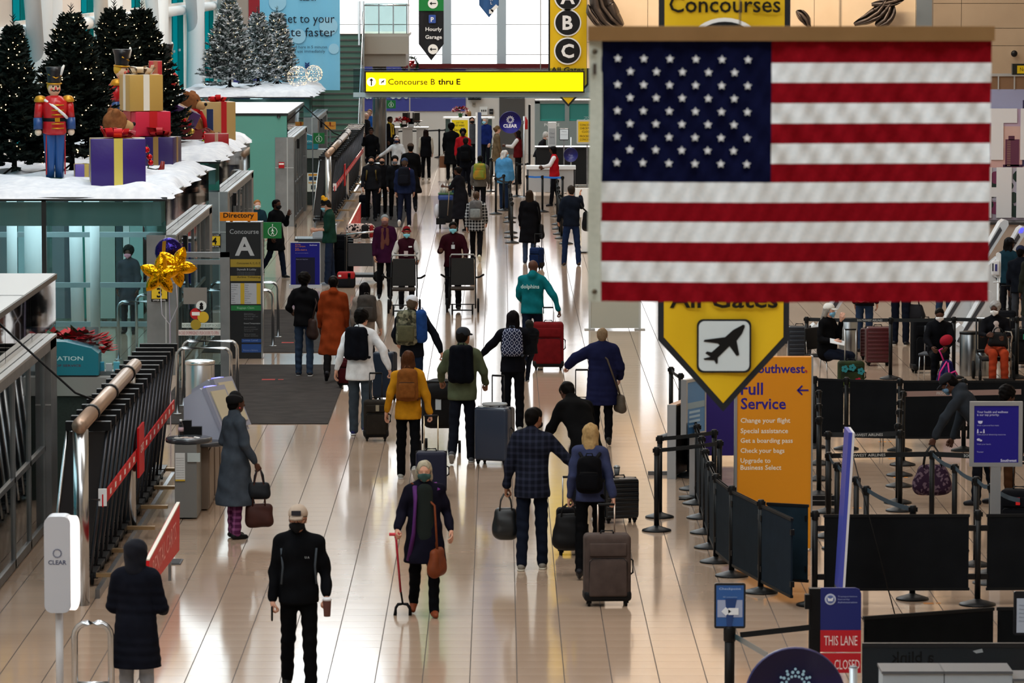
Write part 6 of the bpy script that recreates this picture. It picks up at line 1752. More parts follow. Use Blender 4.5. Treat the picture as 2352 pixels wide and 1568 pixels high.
for s_ in(-1,1):q=MB();q.pipe([(-0.1*s_,0.1,0),(0.1*s_,0.1,0.2)],0.01,5);q.build('leg',INK,t)
D=152.0;x0,x1,zt_=WX(1229,D),WX(1420,D),ZY(232,D)
t=thing('police_booth','grey police booth with teal windows by the checkpoint','booth',(x0,D,0));w=x1-x0
fx=lambda x:WX(x,D)-x0
fz=lambda y:ZY(y,D)
q=MB();q.box((0,0,0),(w,2.0,fz(278)));q.box((0,0,fz(278)),(fx(1240),2.0,zt_));q.box((fx(1297),0,fz(278)),(fx(1307),2.0,zt_));q.box((0,0,fz(238)),(w,2.0,zt_));q.build('walls',mat('7f8a8a',0.5),t)
q=MB();q.box((fx(1240),0.05,fz(278)),(fx(1297),0.07,fz(238)));q.build('window_pane',frosted('4f9a94',0.4),t);q=MB();q.box((fx(1307),0.05,fz(278)),(w,0.07,fz(238)));q.build('window_pane',frosted('4f9a94',0.4),t)
q=MB();q.box((0,-0.06,zt_),(w,0.1,zt_+0.05));q.build('top_trim',metl,t)
write(t,'POLICE',fx(1250),fz(290),fx(1285)-fx(1250),0.1,'d8dcdc','l',0.01,-0.003)
l=letters('FORAGE',0,0,0.45,0.16,'l');l.xf(Matrix.Translation((fx(1340),0.03,fz(268)))@Matrix.Rotation(PI/2,4,'Y'));l.build('window_lettering',mat('9fb8ba',0.6),t)
D=142.0;t=thing('document_desk','long black document check desk in front of the police booth','desk',(WX(1218,D),D,0));w=WX(1440,D)-WX(1218,D);z=ZY(337,D)
q=MB();q.box((0.2,0,0.05),(w,0.7,z-0.04));q.build('front',mat('18191c',0.5),t);q=MB();q.box((0.15,-0.05,z-0.04),(w,0.75,z));q.build('worktop',mat('26272a',0.35),t)
D=131.0;t=thing('white_counter','white topped counter with grey panels beside the staff member in red','counter',(WX(1209,D),D,0));w=WX(1322,D)-WX(1209,D);z=ZY(381,D)
q=MB();q.box((0,-0.05,z-0.1),(w,0.6,z));q.build('worktop',WHITEP,t)
for k in range(2):q=MB();q.box((0.04+k*w/2,0,ZY(441,D)),(w/2-0.03+k*w/2,0.05,z-0.1));q.build('grey_panel',mat('a9aaac',0.6),t)
for x in(0.02,w/2-0.02,w-0.06):q=MB();q.box((x,0,0),(x+0.04,0.05,z-0.1));q.build('leg',STEEL,t)
t=thing('totem_sign','narrow grey totem sign standing on the black desk','sign',(WX(1268,142),142.2,1.2));q=MB();q.box((-0.13,0,0),(0.13,0.08,ZY(281,142)-1.2));q.build('board',mat('c2c4c6',0.4),t);q=MB();q.box((-0.1,-0.005,0.1),(0.1,0,0.6));q.build('print',mat('9ea2a6',0.5),t)
write(t,'Clear',0,0.42,0.16,None,'6a6e74','c',0.01,-0.008);write(t,'lane',0,0.3,0.12,None,'6a6e74','c',0.01,-0.008)
def framesign(label,D,x0,x1,y0,y1,frame,face,lines,col,ground=True,post=True):
 xa,xb,z0,z1=WX(x0,D),WX(x1,D),ZY(y1,D),ZY(y0,D);w=xb-xa;h=z1-z0
 t=thing('framed_sign',label,'sign',((xa+xb)/2,D,z0))
 q=MB();q.prism(rrect(-w/2,0,w/2,h,0.03),0,0.04);q.build('frame',mat(frame,0.4),t)
 q=MB();q.box((-w*0.43,-0.006,h*0.07),(w*0.43,0,h*0.93));q.build('face',mat(face,0.5),t)
 for s_,z,ww,hh in lines:write(t,s_,0,h*z,w*ww,h*hh,col,'c',0.01,-0.009)
 if post:q=MB();q.box((-0.02,0.04,-z0),(0.02,0.07,h*0.5));q.lathe([(0.16,-z0),(0.16,-z0+0.015),(0.03,-z0+0.03)],(0,0.055,0),16);q.build('stand',STEEL,t)
 return t
framesign('yellow security checkpoint sign in a white frame with an arrow',151.0,1035,1078,272,322,'f2f2ee','e6cc1c',[('JUST THE',.76,.4,.08),('FEET AHEAD',.64,.5,.08),('Security',.38,.62,.16),('Checkpoint',.16,.75,.16)],'2a2a1c')
framesign('small white tablet sign in a black frame before the police booth',141.0,1284,1306,295,322,'1c2430','cfdbe4',[('Welcome',.7,.5,.08),('please have documents ready',.45,.7,.06)],'8a94a0')
framesign('yellow closed checkpoint notice board next to the flag edge',140.0,1324,1372,275,330,'b8bab4','d8b424',[('CONCOURSE',.74,.7,.09),('CHECKPOINT',.6,.7,.09),('CLOSED',.46,.5,.09),('PROCEED TO',.27,.7,.09),('CONCOURSE',.13,.7,.09)],'4a3c14')
t=thing('edge_on_board','tall narrow blue and white board seen edge on in the checkpoint queue','board',(WX(1099,141),141.0,0),1.35);t.rotation_euler=Euler((0,math.radians(2),1.42))
q=MB();q.box((-0.4,-0.02,0.05),(0.4,0.02,ZY(258,141)));q.build('board',mat('4f6fae',0.5),t);q=MB();q.box((-0.44,-0.03,0.0),(-0.4,0.03,ZY(258,141)));q.build('white_edge',INKW,t);q=MB();q.box((-0.35,-0.15,0),(0.35,0.15,0.04));q.build('foot',STEEL,t)
def roundsign(label,D,x,y,rpx,col,text,ypole_top,polex,tc='f0f0f4',burst=True,small=None,pole_r=0.03):
 p=P(x,y,D);r=rpx*D/FPX;t=thing('round_sign',label,'sign',(p.x,D,0))
 q=MB();q.lathe([(r*0.98,-0.03),(r,-0.02),(r,0.02),(r*0.98,0.03)],(0,0,p.z),44,0,True,'y');q.build('disc',mat(col,0.35),t)
 if burst:
  q=MB()
  for ring,(n,rr,dr)in enumerate(((16,0.19,0.022),(16,0.27,0.026),(12,0.33,0.022))):
   for k in range(n):a=2*PI*(k+0.5*ring)/n;disc(q,rr*r*math.cos(a),p.z+r*0.24+rr*r*math.sin(a),dr*r*1.3,-0.031,8,0,0.003)
  q.build('sunburst_dots',mat(tc,0.5),t)
 if text:write(t,text,0,p.z-r*0.47,r*1.25,None,tc,'c',0.035,-0.032)
 if small:
  for k,s_ in enumerate(small):write(t,s_,0,p.z-r*(0.15+0.25*k),r*(0.55+0.3*k),None,tc,'c',0.01,-0.032)
 px=WX(polex,D)-p.x
 q=MB();q.pipe([(px,0.05,0),(px,0.05,ZY(ypole_top,D))],pole_r,10);q.build('pole',mat('b4babe',0.3,0.7),t);q=MB();q.lathe([(0.2,0),(0.2,0.015),(0.05,0.03)],(px,0.05,0),18);q.build('base',STEEL,t)
 if abs(px)>r*0.5:q=MB();q.box((min(0,px),0.02,p.z-0.05),(max(0,px),0.07,p.z+0.05));q.build('arm',STEEL,t)
 return t
roundsign('round dark blue CLEAR sign on a silver pole at the checkpoint',135.0,1172,281,25.5,'1d1a78','CLEAR',267,1203.5)
roundsign('small round blue sign with faint white words on a thin pole',132.5,1311,355.5,16.5,'1f2368',None,315,1311,'8a90c0',False,('Free','for this stay'),0.02)
roundsign('big round dark blue sign with a dotted sunburst cut by the bottom picture edge',34.0,1826,1600,117,'17154e','CLEAR',1500,1826,'8fb4c8',True,None,0.03)
# --- belt posts and dark barrier panels
def row(pts,words,belts=True,group=None,bc='23272b',texts={},last=None,**kw):
 for k,p in enumerate(pts):
  nx=pts[k+1]if k+1<len(pts)else last
  stanchion('%s black belt post %s'%(ORD[k],words),p,belt=nx if belts else None,group=None,beltc=bc,text=texts.get(k),**kw)
g2_=lambda*l:[tuple(G(x,y).xy)for x,y in l]
row(g2_((1157,484),(1139,492),(1172,501),(1170,511),(1173,535),(1174,546),(1176,558)),'in the row by the light blue jacket, counted from the checkpoint')
row(g2_((1280,498),(1282,516),(1283,526),(1286,538),(1290,548),(1300,560)),'in the row by the man in jeans, counted from the checkpoint')
row(g2_((1211,486),(1246,487),(1292,489)),'in the row with the bright blue belt',bc='2f6fc4',sag=0.01)
row(g2_((1131,405),(1128,440)),'at the edge on blue board');row(g2_((1187,452),(1212,453)),'right below the round CLEAR sign',sag=0.01)
row(g2_((894,366),(929,364),(1009,362),(1024,361)),'before the far airline counters',sag=0.01)
row(g2_((1515,1188),(1640,1172)),'of the further short pair over the bright floor',sag=0.005)
row(g2_((1508,1219),(1652,1200)),'of the closer short pair over the bright floor',sag=0.005)
row(g2_((1541,1003),(1563,1020)),'beside the yellow banner tip')
pr=[(2.62,62.3),(2.56,60.7),(2.55,59.2),(2.53,57.6),(2.52,56.1),(2.50,54.6),(2.49,53.2),(2.50,51.9),(2.62,50.7),(2.87,49.35)]
for k,p in enumerate(pr):stanchion('%s panel post in the slate run, counted from the purple board'%ORD[k],p,rbase=0.19)
for k in range(len(pr)-1):panel('%s slate barrier panel beside the walkway, counted from the purple board'%ORD[k],pr[k],pr[k+1],col='1c242b')
panel('dark slate barrier panel swung out toward the camera beside the orange sign',pr[-1],(3.14,48.0),col='1c2630')
panel('dark slate barrier panel standing across the foot of the orange sign',(2.95,49.5),(3.38,49.3),col='1c2a34',gap=0.0)
pb=[tuple(G(1871,1390).xy),tuple(G(2245,1389).xy),tuple(G(2620,1386).xy)]
for k,p in enumerate(pb[:2]):stanchion('thick black panel post %s the widest black panel'%('at the orange sign end of','at the free end of')[k],p,rbase=0.2)
panel('widest black barrier panel facing the camera',pb[0],pb[1],0.16,0.985,'15171a',gap=0.1)
panel('black barrier panel cut by the picture edge below the blue health sign',pb[1],pb[2],0.16,0.985,'15171a',gap=0.1)
ra=g2_((1880,1066),(1880,1102),(1881,1137));rb=g2_((2073,1068),(2066,1092),(2065,1117),(2062,1155))
row(ra,'in the row beside the orange sign, counted from the chairs');row(rb,'in the mid queue row of overlapping bases, counted from the chairs')
def at_top(x,y):p=G(x,y,1.03);return(p.x,p.y)
rc=[at_top(1904,1038),at_top(1923,1061),at_top(1967,1093),at_top(1990,1115),at_top(2097,1160)]
rd=[at_top(2141,1034),at_top(2193,1065),at_top(2243,1094),at_top(2278,1110)]
row(rc,'of the grey belt row slanting behind the widest black panel',bc='33434e');row(rd,'of the grey belt row slanting past the patterned duffel',bc='33434e',last=at_top(2345,1140))
def beltthing(label,a,b,text,u,w,col='16191c',bh=0.06):
 d=Vector((b[0]-a[0],b[1]-a[1],0));t=thing('queue_belt',label,'belt',(a[0],a[1],0.985),math.atan2(d.y,d.x))
 q=MB();q.box((0.04,-0.0015,-bh/2),(d.length-0.04,0.0015,bh/2));q.build('webbing',mat(col,0.55),t);write(t,text,d.length*u,-bh*0.27,w,bh*0.55,'b9bcbc','c',0,-0.003)
beltthing('long black lettered belt above the orange floor marks',rc[0],rd[0],'SOUTHWEST AIRLINES',0.33,0.55)
beltthing('black lettered belt crossing in front of the blue health sign',rd[0],(rd[0][0]+1.6,rd[0][1]-0.75),'SOUTHWEST AIRLINES',0.37,0.5)
p1,p2=at_top(1902,990),at_top(2068,987)
stanchion('black belt post holding the upper lettered belt in front of the black panel',p1,belt=p2,text=('SOUTHWEST AIRLINES',0.48,0.5),sag=0.01,bh=0.06);stanchion('black belt post at the far end of the upper lettered belt',p2)
fpx=[(1872,64.4),(1945,64.2),(2068,64.0),(2215,64.0),(2420,64.0)]
fp=[(WX(x,d),d)for x,d in fpx]
for k in range(4):panel(('narrow black barrier panel beside the orange sign edge','black barrier panel behind the upper lettered belt','black barrier panel under the pale priority belt','black barrier panel behind the grey hooded bending person')[k],fp[k],fp[k+1],0.17,1.0,'15171a',gap=0.05)
for k,p in enumerate(fp[:4]):stanchion('black panel post, %s in the far black panel line from the orange sign'%ORD[k],p)
beltthing('pale priority check-in belt in front of the black panels',rb[0],at_top(2352,892),'PRIORITY CHECK-IN',0.42,0.5,'8a7470',0.075)
rs=g2_((1852,868),(2045,870),(2190,868),(2335,868))
row(rs,'in the row behind the seated people, from the orange sign',sag=0.01,last=tuple(G(2480,868).xy),texts={0:('SOUTHWEST AIRLINES',0.42,0.75),2:('SOUTHWEST AIRLINES',0.45,0.7)},bh=0.06)
t=thing('edge_on_banner','tall thin blue and white banner board seen edge on before the widest black panel','banner',(WX(1929,47.6),47.6,0));t.rotation_euler=Euler((0,math.radians(3.2),0))
q=MB();q.box((-0.035,-0.3,0.3),(0.005,0.3,1.98));q.build('blue_side',mat('3a44a0',0.4),t);q=MB();q.box((0.005,-0.3,0.3),(0.03,0.3,1.98));q.build('white_side',mat('c4c6cc',0.4),t);q=MB();q.box((-0.04,-0.25,0),(0.03,0.25,0.3));q.build('foot_case',STEEL,t)
a,b=P(1952,1020,48.2),G(2056,1413);q=MB();q.pipe([tuple(a),tuple(b)],0.007,6);tag(q.build('thin_rod',BLACKP),'thin dark rod leaning down to the floor past the widest black panel','rod')
for k,(x,y)in enumerate(((2032,1014),(2068,1096),(1951,1119),(2055,1053),(2126,1136),(1975,1166),(2140,1385))):
 p=G(x,y);t=thing('floor_mark','small worn orange tape mark on the floor, %s from the chairs'%ORD[k],'floor mark',(p.x,p.y,0.0))
 q=MB();q.box((-0.09,-0.06,0),(0.02,0.05,0.0012));q.build('tape',mat('c07a2e',0.7),t);q=MB();q.box((0.05,-0.02,0),(0.1,0.04,0.0012));q.build('tape',mat('c07a2e',0.7),t)
for k,(x,y)in enumerate(((1918,1148),(1912,1160))):
 p=G(x,y);t=thing('sign_foot','flat black metal bar on the floor behind the orange sign, %s one'%('further','closer')[k],'sign foot',(p.x,p.y,0));q=MB();q.box((-0.4,-0.04,0.0),(0.18,0.04,0.06));q.build('bar',BLACKP,t);q=MB();q.box((-0.4,-0.05,0),(-0.34,0.05,0.07));q.build('end_cap',RUB,t)
 # --- standing signs on the right
D=53.0;x0,x1=WX(1688,D),WX(1868,D);zt_=ZY(820,D);cx=(x0+x1)/2;w=x1-x0
t=thing('service_sign','large orange Full Service sign board with blue and white lettering','sign',(cx,D,0))
q=MB();q.box((-w/2+0.03,0,0.02),(w/2-0.015,0.16,zt_));q.build('orange_board',mat('c9811a',0.5),t)
for a,b in((-w/2,-w/2+0.03),(w/2-0.02,w/2)):q=MB();q.box((a,-0.015,0),(b,0.17,zt_+0.01));q.build('steel_edge',mat('b4b9bd',0.3,0.8),t)
fx=lambda x:WX(x,D)-cx
fz=lambda y:ZY(y,D)
pu='2b1f78';wh_='ded3bf'
write(t,'Southwest',fx(1849),fz(857),0.62,None,pu,'r',0.022,-0.002)
q=MB();q.prism([(fx(1849),fz(850)),(fx(1852),fz(856)),(fx(1855),fz(853)),(fx(1852),fz(849))],-0.008,-0.001);q.build('emblem',mat('a03038',0.5),t)
write(t,'Full',fx(1702),fz(907),fx(1753)-fx(1702),None,pu,'l',0.02,-0.002);write(t,'Service',fx(1702),fz(940),fx(1806)-fx(1702),None,pu,'l',0.02,-0.002)
q=MB();arrow(q,fx(1844),fz(896),0.14,PI,0.13,-0.001,0,0.004,0.85);q.build('arrow',mat(pu,0.5),t)
for s_,x1_,y in(('Change your flight',1816,971),('Special assistance',1811,995),('Get a boarding pass',1822,1017),('Check your bags',1803,1040),('Upgrade to',1771,1063),('Business Select',1796,1079)):
 h_=None;dsc=0.0
 write(t,s_,fx(1702),fz(y+(3.2 if any(c in s_ for c in 'gpy')else 0)),fx(x1_)-fx(1702),None,wh_,'l',0.014,-0.002)
D=62.6;t=thing('purple_board','plain deep purple board standing behind the dark panel run','board',(WX(1638,D),D,0));w=WX(1692,D)-WX(1638,D)
q=MB();q.box((-0.25,0,ZY(1046,D)),(w+0.5,0.06,1.95));q.build('board',mat('2d2168',0.5),t);q=MB();q.box((-0.2,-0.15,0),(-0.12,0.2,0.17));q.build('foot',STEEL,t);q=MB();q.box((w+0.3,-0.15,0),(w+0.38,0.2,0.17));q.build('foot',STEEL,t)
p=G(1594,1142);D=p.y;t=thing('blue_frame_sign','light blue poster in a silver frame on a post, turned half away','sign',(p.x,D,0),math.radians(62));za,zb=ZY(1000,D),ZY(868,D)
q=MB();q.box((-0.26,-0.02,za+0.03),(0.26,0.02,zb-0.03));q.build('poster',mat('4f86bd',0.4),t)
for lo,hi in(((-0.3,za),(-0.26,zb)),((0.26,za),(0.3,zb)),((-0.26,za),(0.26,za+0.04)),((-0.26,zb-0.04),(0.26,zb))):q=MB();q.box((lo[0],-0.03,lo[1]),(hi[0],0.05,hi[1]));q.build('frame_bar',mat('aeb4ba',0.3,0.7),t)
for k in range(4):patch(t,-0.2,za+0.12+0.06*k,0.12,za+0.15+0.06*k,'9fc0dc',-0.021,'printed_line')
patch(t,-0.26,za+0.36,0.26,za+0.44,'8fa8b8',-0.021,'printed_band')
q=MB();q.box((-0.04,-0.03,0.02),(0.04,0.05,za));q.build('post',mat('aeb4ba',0.3,0.7),t);q=MB();q.lathe([(0.2,0),(0.2,0.012),(0.05,0.03)],(0,0,0),20);q.build('base',BLACKP,t);q=MB();q.box((-0.35,-0.05,0),(0.0,0.05,0.02));q.build('flat_foot',BLACKP,t)
p=G(1564,1090);t=thing('a_frame_board','grey sided dark board standing edge on beside the blue poster','board',(p.x,p.y,0),math.radians(74));q=MB();q.box((-0.5,-0.05,0.05),(0.5,0.05,0.98));q.build('board',mat('1b1a1a',0.5),t);q=MB();q.box((-0.54,-0.06,0),(-0.5,0.06,1.0));q.build('grey_edge',mat('9ea2a6',0.4,0.4),t);q=MB();q.box((-0.5,-0.055,0.98),(0.5,0.055,1.0));q.build('top_cap',mat('b08a72',0.5),t)
p=G(1590,1090);q=MB();q.box((p.x-0.6,p.y-0.03,0),(p.x+0.1,p.y+0.03,0.05));tag(q.build('floor_bar',STEEL),'grey metal floor bar under the dark edge on board','bar')
D=50.1;x0,x1=WX(2229,D),WX(2350,D);z0,z1=ZY(1071,D),ZY(922,D)
t=signboard('health_sign','blue health and wellness sign in a silver frame on a post',((x0+x1)/2,D),x1-x0,z1-z0,z0,'1f1a78','a4a9ae',0.045,0.05,0,0.45,'sign',0.11,0.25);cx=(x0+x1)/2
fx=lambda x:WX(x,D)-cx
fz=lambda y:ZY(y,D)
for s_,y,x1_,c in(('Your health and wellness',948,2316,'b9b9d8'),('is our top priority.',956,2296,'b9b9d8'),('Wear a personal face mask.',979,2296,'8f8fc0'),('Take physical distancing measures.',1000,2312,'8f8fc0'),('Wash your hands.',1022,2278,'8f8fc0'),('Thanks!',1039,2260,'8f8fc0')):write(t,s_,fx(2245),fz(y),fx(x1_)-fx(2245),None,c,'l',0.008)
write(t,'Southwest',fx(2337),fz(1060),fx(2337)-fx(2300),None,'c8c8e0','r',0.02)
q=MB();q.prism([(fx(2247),fz(966)),(fx(2248),fz(971)),(fx(2253),fz(973)),(fx(2257),fz(971)),(fx(2258),fz(966))],-0.031,-0.027);q.build('mask_symbol',mat('b9b9d8',0.6),t)
q=MB()
for x in(2247,2261):q.prism([(fx(x-2),fz(994)),(fx(x+2),fz(994)),(fx(x+1),fz(985)),(fx(x-1),fz(985))],-0.031,-0.027)
q.box((fx(2252),-0.031,fz(993)),(fx(2257),-0.027,fz(991)));q.build('distance_symbol',mat('b9b9d8',0.6),t)
q=MB();disc(q,fx(2249),fz(1009),0.02,-0.027,12,0,0.004,0.014);disc(q,fx(2254),fz(1011),0.016,-0.027,12,0,0.004,0.011);q.build('hands_symbol',mat('b9b9d8',0.6),t)
def tabletpost(label,D,x0,x1,y0,y1,kind):
 xa,xb,z0,z1=WX(x0,D),WX(x1,D),ZY(y1,D),ZY(y0,D);w=xb-xa;h=z1-z0;t=thing('tablet_sign',label,'sign',((xa+xb)/2,D,0))
 q=MB();q.prism(rrect(-w/2,z0,w/2,z1,0.02),0,0.03);q.build('frame',mat('14181e',0.35),t)
 if kind=='arrow':
  q=MB();q.box((-w*0.44,-0.004,z0+h*0.05),(w*0.44,0,z1-h*0.05));q.build('screen',mat('2c5a9c',0.12),t)
  patch(t,-w*0.4,z0+h*0.25,w*0.4,z0+h*0.63,'9aa6c4',-0.005,'pale_field');q=MB();q.prism([(-w*0.15,z0+h*0.66),(w*0.22,z0+h*0.66),(w*0.05,z0+h*0.05),(-w*0.1,z0+h*0.05)],-0.011,-0.008);q.build('blue_wedge',mat('1f3f78',0.3),t)
  q=MB();arrow(q,0.0,z0+h*0.38,w*0.55,PI,0.4,-0.011);q.build('arrow',mat('dfe6ee',0.5),t);write(t,'Checkpoint',0,z0+h*0.84,w*0.7,0.025,'9fb8dc','c',0.01,-0.005);write(t,'All concourses',0,z0+h*0.68,w*0.45,0.014,'8fa8cc','c',0,-0.005)
 else:
  q=MB();q.box((-w*0.42,-0.004,z0+h*0.06),(w*0.42,0,z1-h*0.16));q.build('screen',mat('a9b6c8',0.2),t)
  for k in range(5):write(t,'Please keep your distance',0,z0+h*(0.3+0.09*k),w*0.7,0.015,'6a7688','c',0,-0.006)
 q=MB();q.pipe([(0.0,0.03,0),(0.0,0.03,z0+0.02)],0.045,12);q.build('post',BLACKP,t);q=MB();q.lathe([(0.19,0),(0.19,0.02),(0.06,0.05)],(0,0.03,0),22);q.build('base',BLACKP,t)
 q=MB();q.lathe([(0.05,z0-0.12),(0.055,z0-0.11),(0.055,z0),(0.05,z0+0.01)],(0,0.03,0),14);q.build('belt_head',BLACKP,t)
 return t
D=40.0
tabletpost('blue screen tablet sign with a white arrow on a belt post near the bottom edge',D,1643,1715,1339,1443,'arrow')
tabletpost('pale tablet sign in a black frame cut by the picture edge',D,2334,2420,1358,1459,'text')
x0,x1,z1=WX(1888,D),WX(1982,D),ZY(1350,D);cx=(x0+x1)/2;w=x1-x0
t=thing('lane_sign','blue and red security lane sign reading THIS LANE CLOSED','sign',(cx,D,0));fz=lambda y:ZY(y,D)
q=MB();q.prism([(-w/2,fz(1450)),(w/2,fz(1450)),(w/2,z1-0.05),(w/2-0.015,z1-0.015),(w/2-0.05,z1),(-w/2,z1)],0,0.03);q.build('blue_plate',mat('1a2468',0.4),t)
q=MB();q.box((-w/2,-0.004,fz(1497)),(w/2,0.026,fz(1447)));q.build('red_plate',mat('b41a26',0.4),t);q=MB();q.box((-w/2,-0.004,fz(1545)),(w/2,0.026,fz(1500)));q.build('red_plate',mat('b41a26',0.4),t)
write(t,'THIS LANE',0.0,fz(1482),w*0.82,0.088,'e2c8c8','c',0.006,-0.006);write(t,'CLOSED',w*0.16,fz(1537),w*0.62,0.088,'e2c8c8','c',0.006,-0.006)
q=MB();disc(q,-w*0.26,fz(1376),0.05,-0.001,28);q.build('seal',mat('b8c0d4',0.5),t);q=MB();disc(q,-w*0.26,fz(1376),0.035,-0.006,24);q.build('seal_centre',mat('5a6aa0',0.5),t);q=MB();q.prism([(-w*0.26-0.02,fz(1380)),(-w*0.26+0.02,fz(1380)),(-w*0.26+0.028,fz(1371)),(-w*0.26,fz(1375)),(-w*0.26-0.028,fz(1371))],-0.012,-0.01);q.build('seal_eagle',mat('d8dce6',0.5),t)
for k,s_ in enumerate(('Transportation','Security','Administration')):write(t,s_,-w*0.08,fz(1372+6.5*k),w*(0.48,0.3,0.48)[k],0.016,'8f9ac4','l',0.006,-0.003)
q=MB();q.box((-w/2-0.1,0.0,0),(-w/2,0.1,fz(1352)));q.build('post',BLACKP,t);q=MB();q.box((-w/2-0.14,-0.02,fz(1398)),(-w/2-0.09,0.06,fz(1365)));q.build('belt_catch',BLACKP,t);q=MB();q.lathe([(0.19,0),(0.19,0.02),(0.06,0.05)],(-w/2-0.05,0.05,0),22);q.build('base',BLACKP,t)
a,b=P(1700,1458,40.0),P(1862,1440,40.0);q=MB();q.box((0,-0.002,-0.025),((b-a).length,0.002,0.025));o=q.build('queue_belt',mat('16181a',0.5));o.location=a;o.rotation_euler=(0,-math.atan2((b-a).z,(b-a).x),0);tag(o,'black queue belt between the blue tablet sign and the lane sign','belt')
a,b=P(1688,1460,40.0),P(1762,1503,37.6);q=MB();q.hexa([tuple(a+Vector(v))for v in((0,-.002,-.03),(.004,0,-.03),(.004,0,.02),(0,-.002,.02))]+[tuple(b+Vector(v))for v in((0,-.002,-.03),(.004,0,-.03),(.004,0,.02),(0,-.002,.02))]);tag(q.build('queue_belt',mat('3f565e',0.25)),'shiny grey blue queue belt running down from the blue tablet sign','belt')
panel('low black panel with a sloping top at the bottom edge beside the lane sign',(WX(1985,41),41.0),(WX(2290,41.6),41.6),0.1,0.94,'121416',gap=0.02);panel('low black panel at the bottom corner beside the pale tablet sign',(WX(2292,41.6),41.6),(WX(2640,41.6),41.6),0.1,0.94,'121416',gap=0.02)
D=38.2;t=thing('glass_screen','dark tinted counter screen with reversed lettering at the bottom edge','screen',(WX(1985,D),D,0));w=WX(2560,D)-WX(1985,D);q=MB();q.box((0,0,0.05),(w,0.03,ZY(1483,D)));q.build('tinted_sheet',mat('14191e',0.2),t);q=MB();q.box((0,-0.01,ZY(1487,D)),(w,0.04,ZY(1477,D)));q.build('top_rail',mat('101216',0.4),t)
write(t,'a blink',WX(2052,D)-WX(1985,D),ZY(1522,D),WX(2150,D)-WX(2052,D),None,'0a0c0e','l',0.01,-0.002,parent=None)if False else letters('a blink',WX(2052,D)-WX(1985,D),ZY(1522,D),WX(2150,D)-WX(2052,D),None,'l',0.01,-0.002,0,0,True).build('reversed_lettering',mat('06080a',0.6),t)
q=MB();q.prism([(WX(2240,D)-WX(1985,D)+a,ZY(1495,D)+b)for a,b in((0,0),(0.03,-0.02),(0.09,-0.01),(0.08,0.02))],-0.004,0);q.build('pale_sticker',mat('8a949a',0.6),t)
D=36.0;t=thing('white_podium','row of white podium tops cut by the bottom picture edge','podium',(WX(2033,D),D,0));zt_=ZY(1541,D)
for k,(xa,xb)in enumerate(((2033,2174),(2176,2333),(2335,2500))):
 q=MB();q.box((WX(xa,D)-WX(2033,D),0,0),(WX(xb,D)-WX(2033,D),0.4,zt_-0.02-0.06*(k==2)));q.build('body',mat('9aa4ac',0.5),t);q=MB();q.box((WX(xa,D)-WX(2033,D)-0.01,-0.02,zt_-0.02-0.06*(k==2)),(WX(xb,D)-WX(2033,D),0.42,zt_-0.06*(k==2)));q.build('top_edge',mat('4b5056',0.4),t)
D=35.5;t=thing('silver_post','short silver post beside the big round sign at the bottom edge','post',(WX(1965,D),D,0));q=MB();q.pipe([(0,0,0),(0,0,ZY(1533,D))],0.033,14);q.build('tube',mat('b4bcc2',0.35,0.6),t);q=MB();q.lathe([(0.03,ZY(1533,D)),(0.036,ZY(1531,D)),(0.02,ZY(1529,D))],(0,0,0),14);q.build('cap',mat('7a8086',0.4),t);q=MB();q.lathe([(0.16,0),(0.16,0.015),(0.04,0.03)],(0,0,0),18);q.build('base',STEEL,t)
p=G(1412,757);t=thing('beige_partition','beige freestanding partition showing under the flag corner','partition',(p.x,p.y,0));w=WX(1470,p.y)-WX(1355,p.y)
q=MB();q.box((-w/2,0,0.03),(w/2,0.06,1.8));q.build('board',mat('a3a296',0.6),t)
for sx in(-1,1):q=MB();q.box((sx*w/2-0.02,-0.01,0.0),(sx*w/2+0.02,0.07,1.82));q.build('edge_post',mat('b9bcb8',0.4,0.4),t);q=MB();q.box((sx*w/2-0.1,-0.12,0),(sx*w/2+0.1,0.15,0.015));q.build('foot',mat('8a8a86',0.4),t)
p=G(1345,580);t=thing('white_stand','white kiosk stand half hidden behind the flag edge','stand',(p.x,p.y,0));q=MB();q.box((-0.1,0,0.02),(0.3,0.12,0.85));q.build('column',WHITEP,t);q=MB();q.box((-0.25,-0.02,0.85),(0.5,0.14,1.55));q.build('panel',mat('d4dade',0.4),t);q=MB();q.box((-0.22,-0.2,0),(0.4,0.3,0.025));q.build('foot',BLACKP,t)
t=thing('blue_sign_stand','blue sign on a black framed board at foot of beige kiosk with southwest blue','sign')if False else None
p=G(702,661);D=p.y;x0,x1=WX(667,D),WX(737,D);z1=ZY(556,D);cx=(x0+x1)/2;w=x1-x0
t=thing('bag_sizer_sign','deep blue bag sizer sign with orange lettering beside the green shirted man','sign',(cx,D,0));fx=lambda x:WX(x,D)-cx
fz=lambda y:ZY(y,D)
q=MB();q.prism(rrect(-w/2,0.06,w/2,z1,0.02),0,0.06);q.build('frame',mat('a4a9b0',0.4,0.4),t);q=MB();q.box((-w/2+0.015,-0.004,0.07),(w/2-0.02,0,z1-0.015));q.build('blue_face',mat('17187a',0.45),t)
q=MB();q.box((fx(680),-0.008,0.08),(fx(724),-0.004,fz(591)));q.build('dark_opening',mat('14152c',0.5),t);q=MB();q.box((-w/2-0.02,-0.03,0),(w/2+0.02,0.15,0.07));q.build('white_base',mat('b9bec6',0.4),t)
for s_,y,x1_ in(("If it fits,",563.5,692),("it's a carryon.",568,703),('If not,',572,688),('please check it.',576,706)):write(t,s_,fx(679),fz(y),fx(x1_)-fx(679),None,'c47a2a','l',0.012,-0.005)
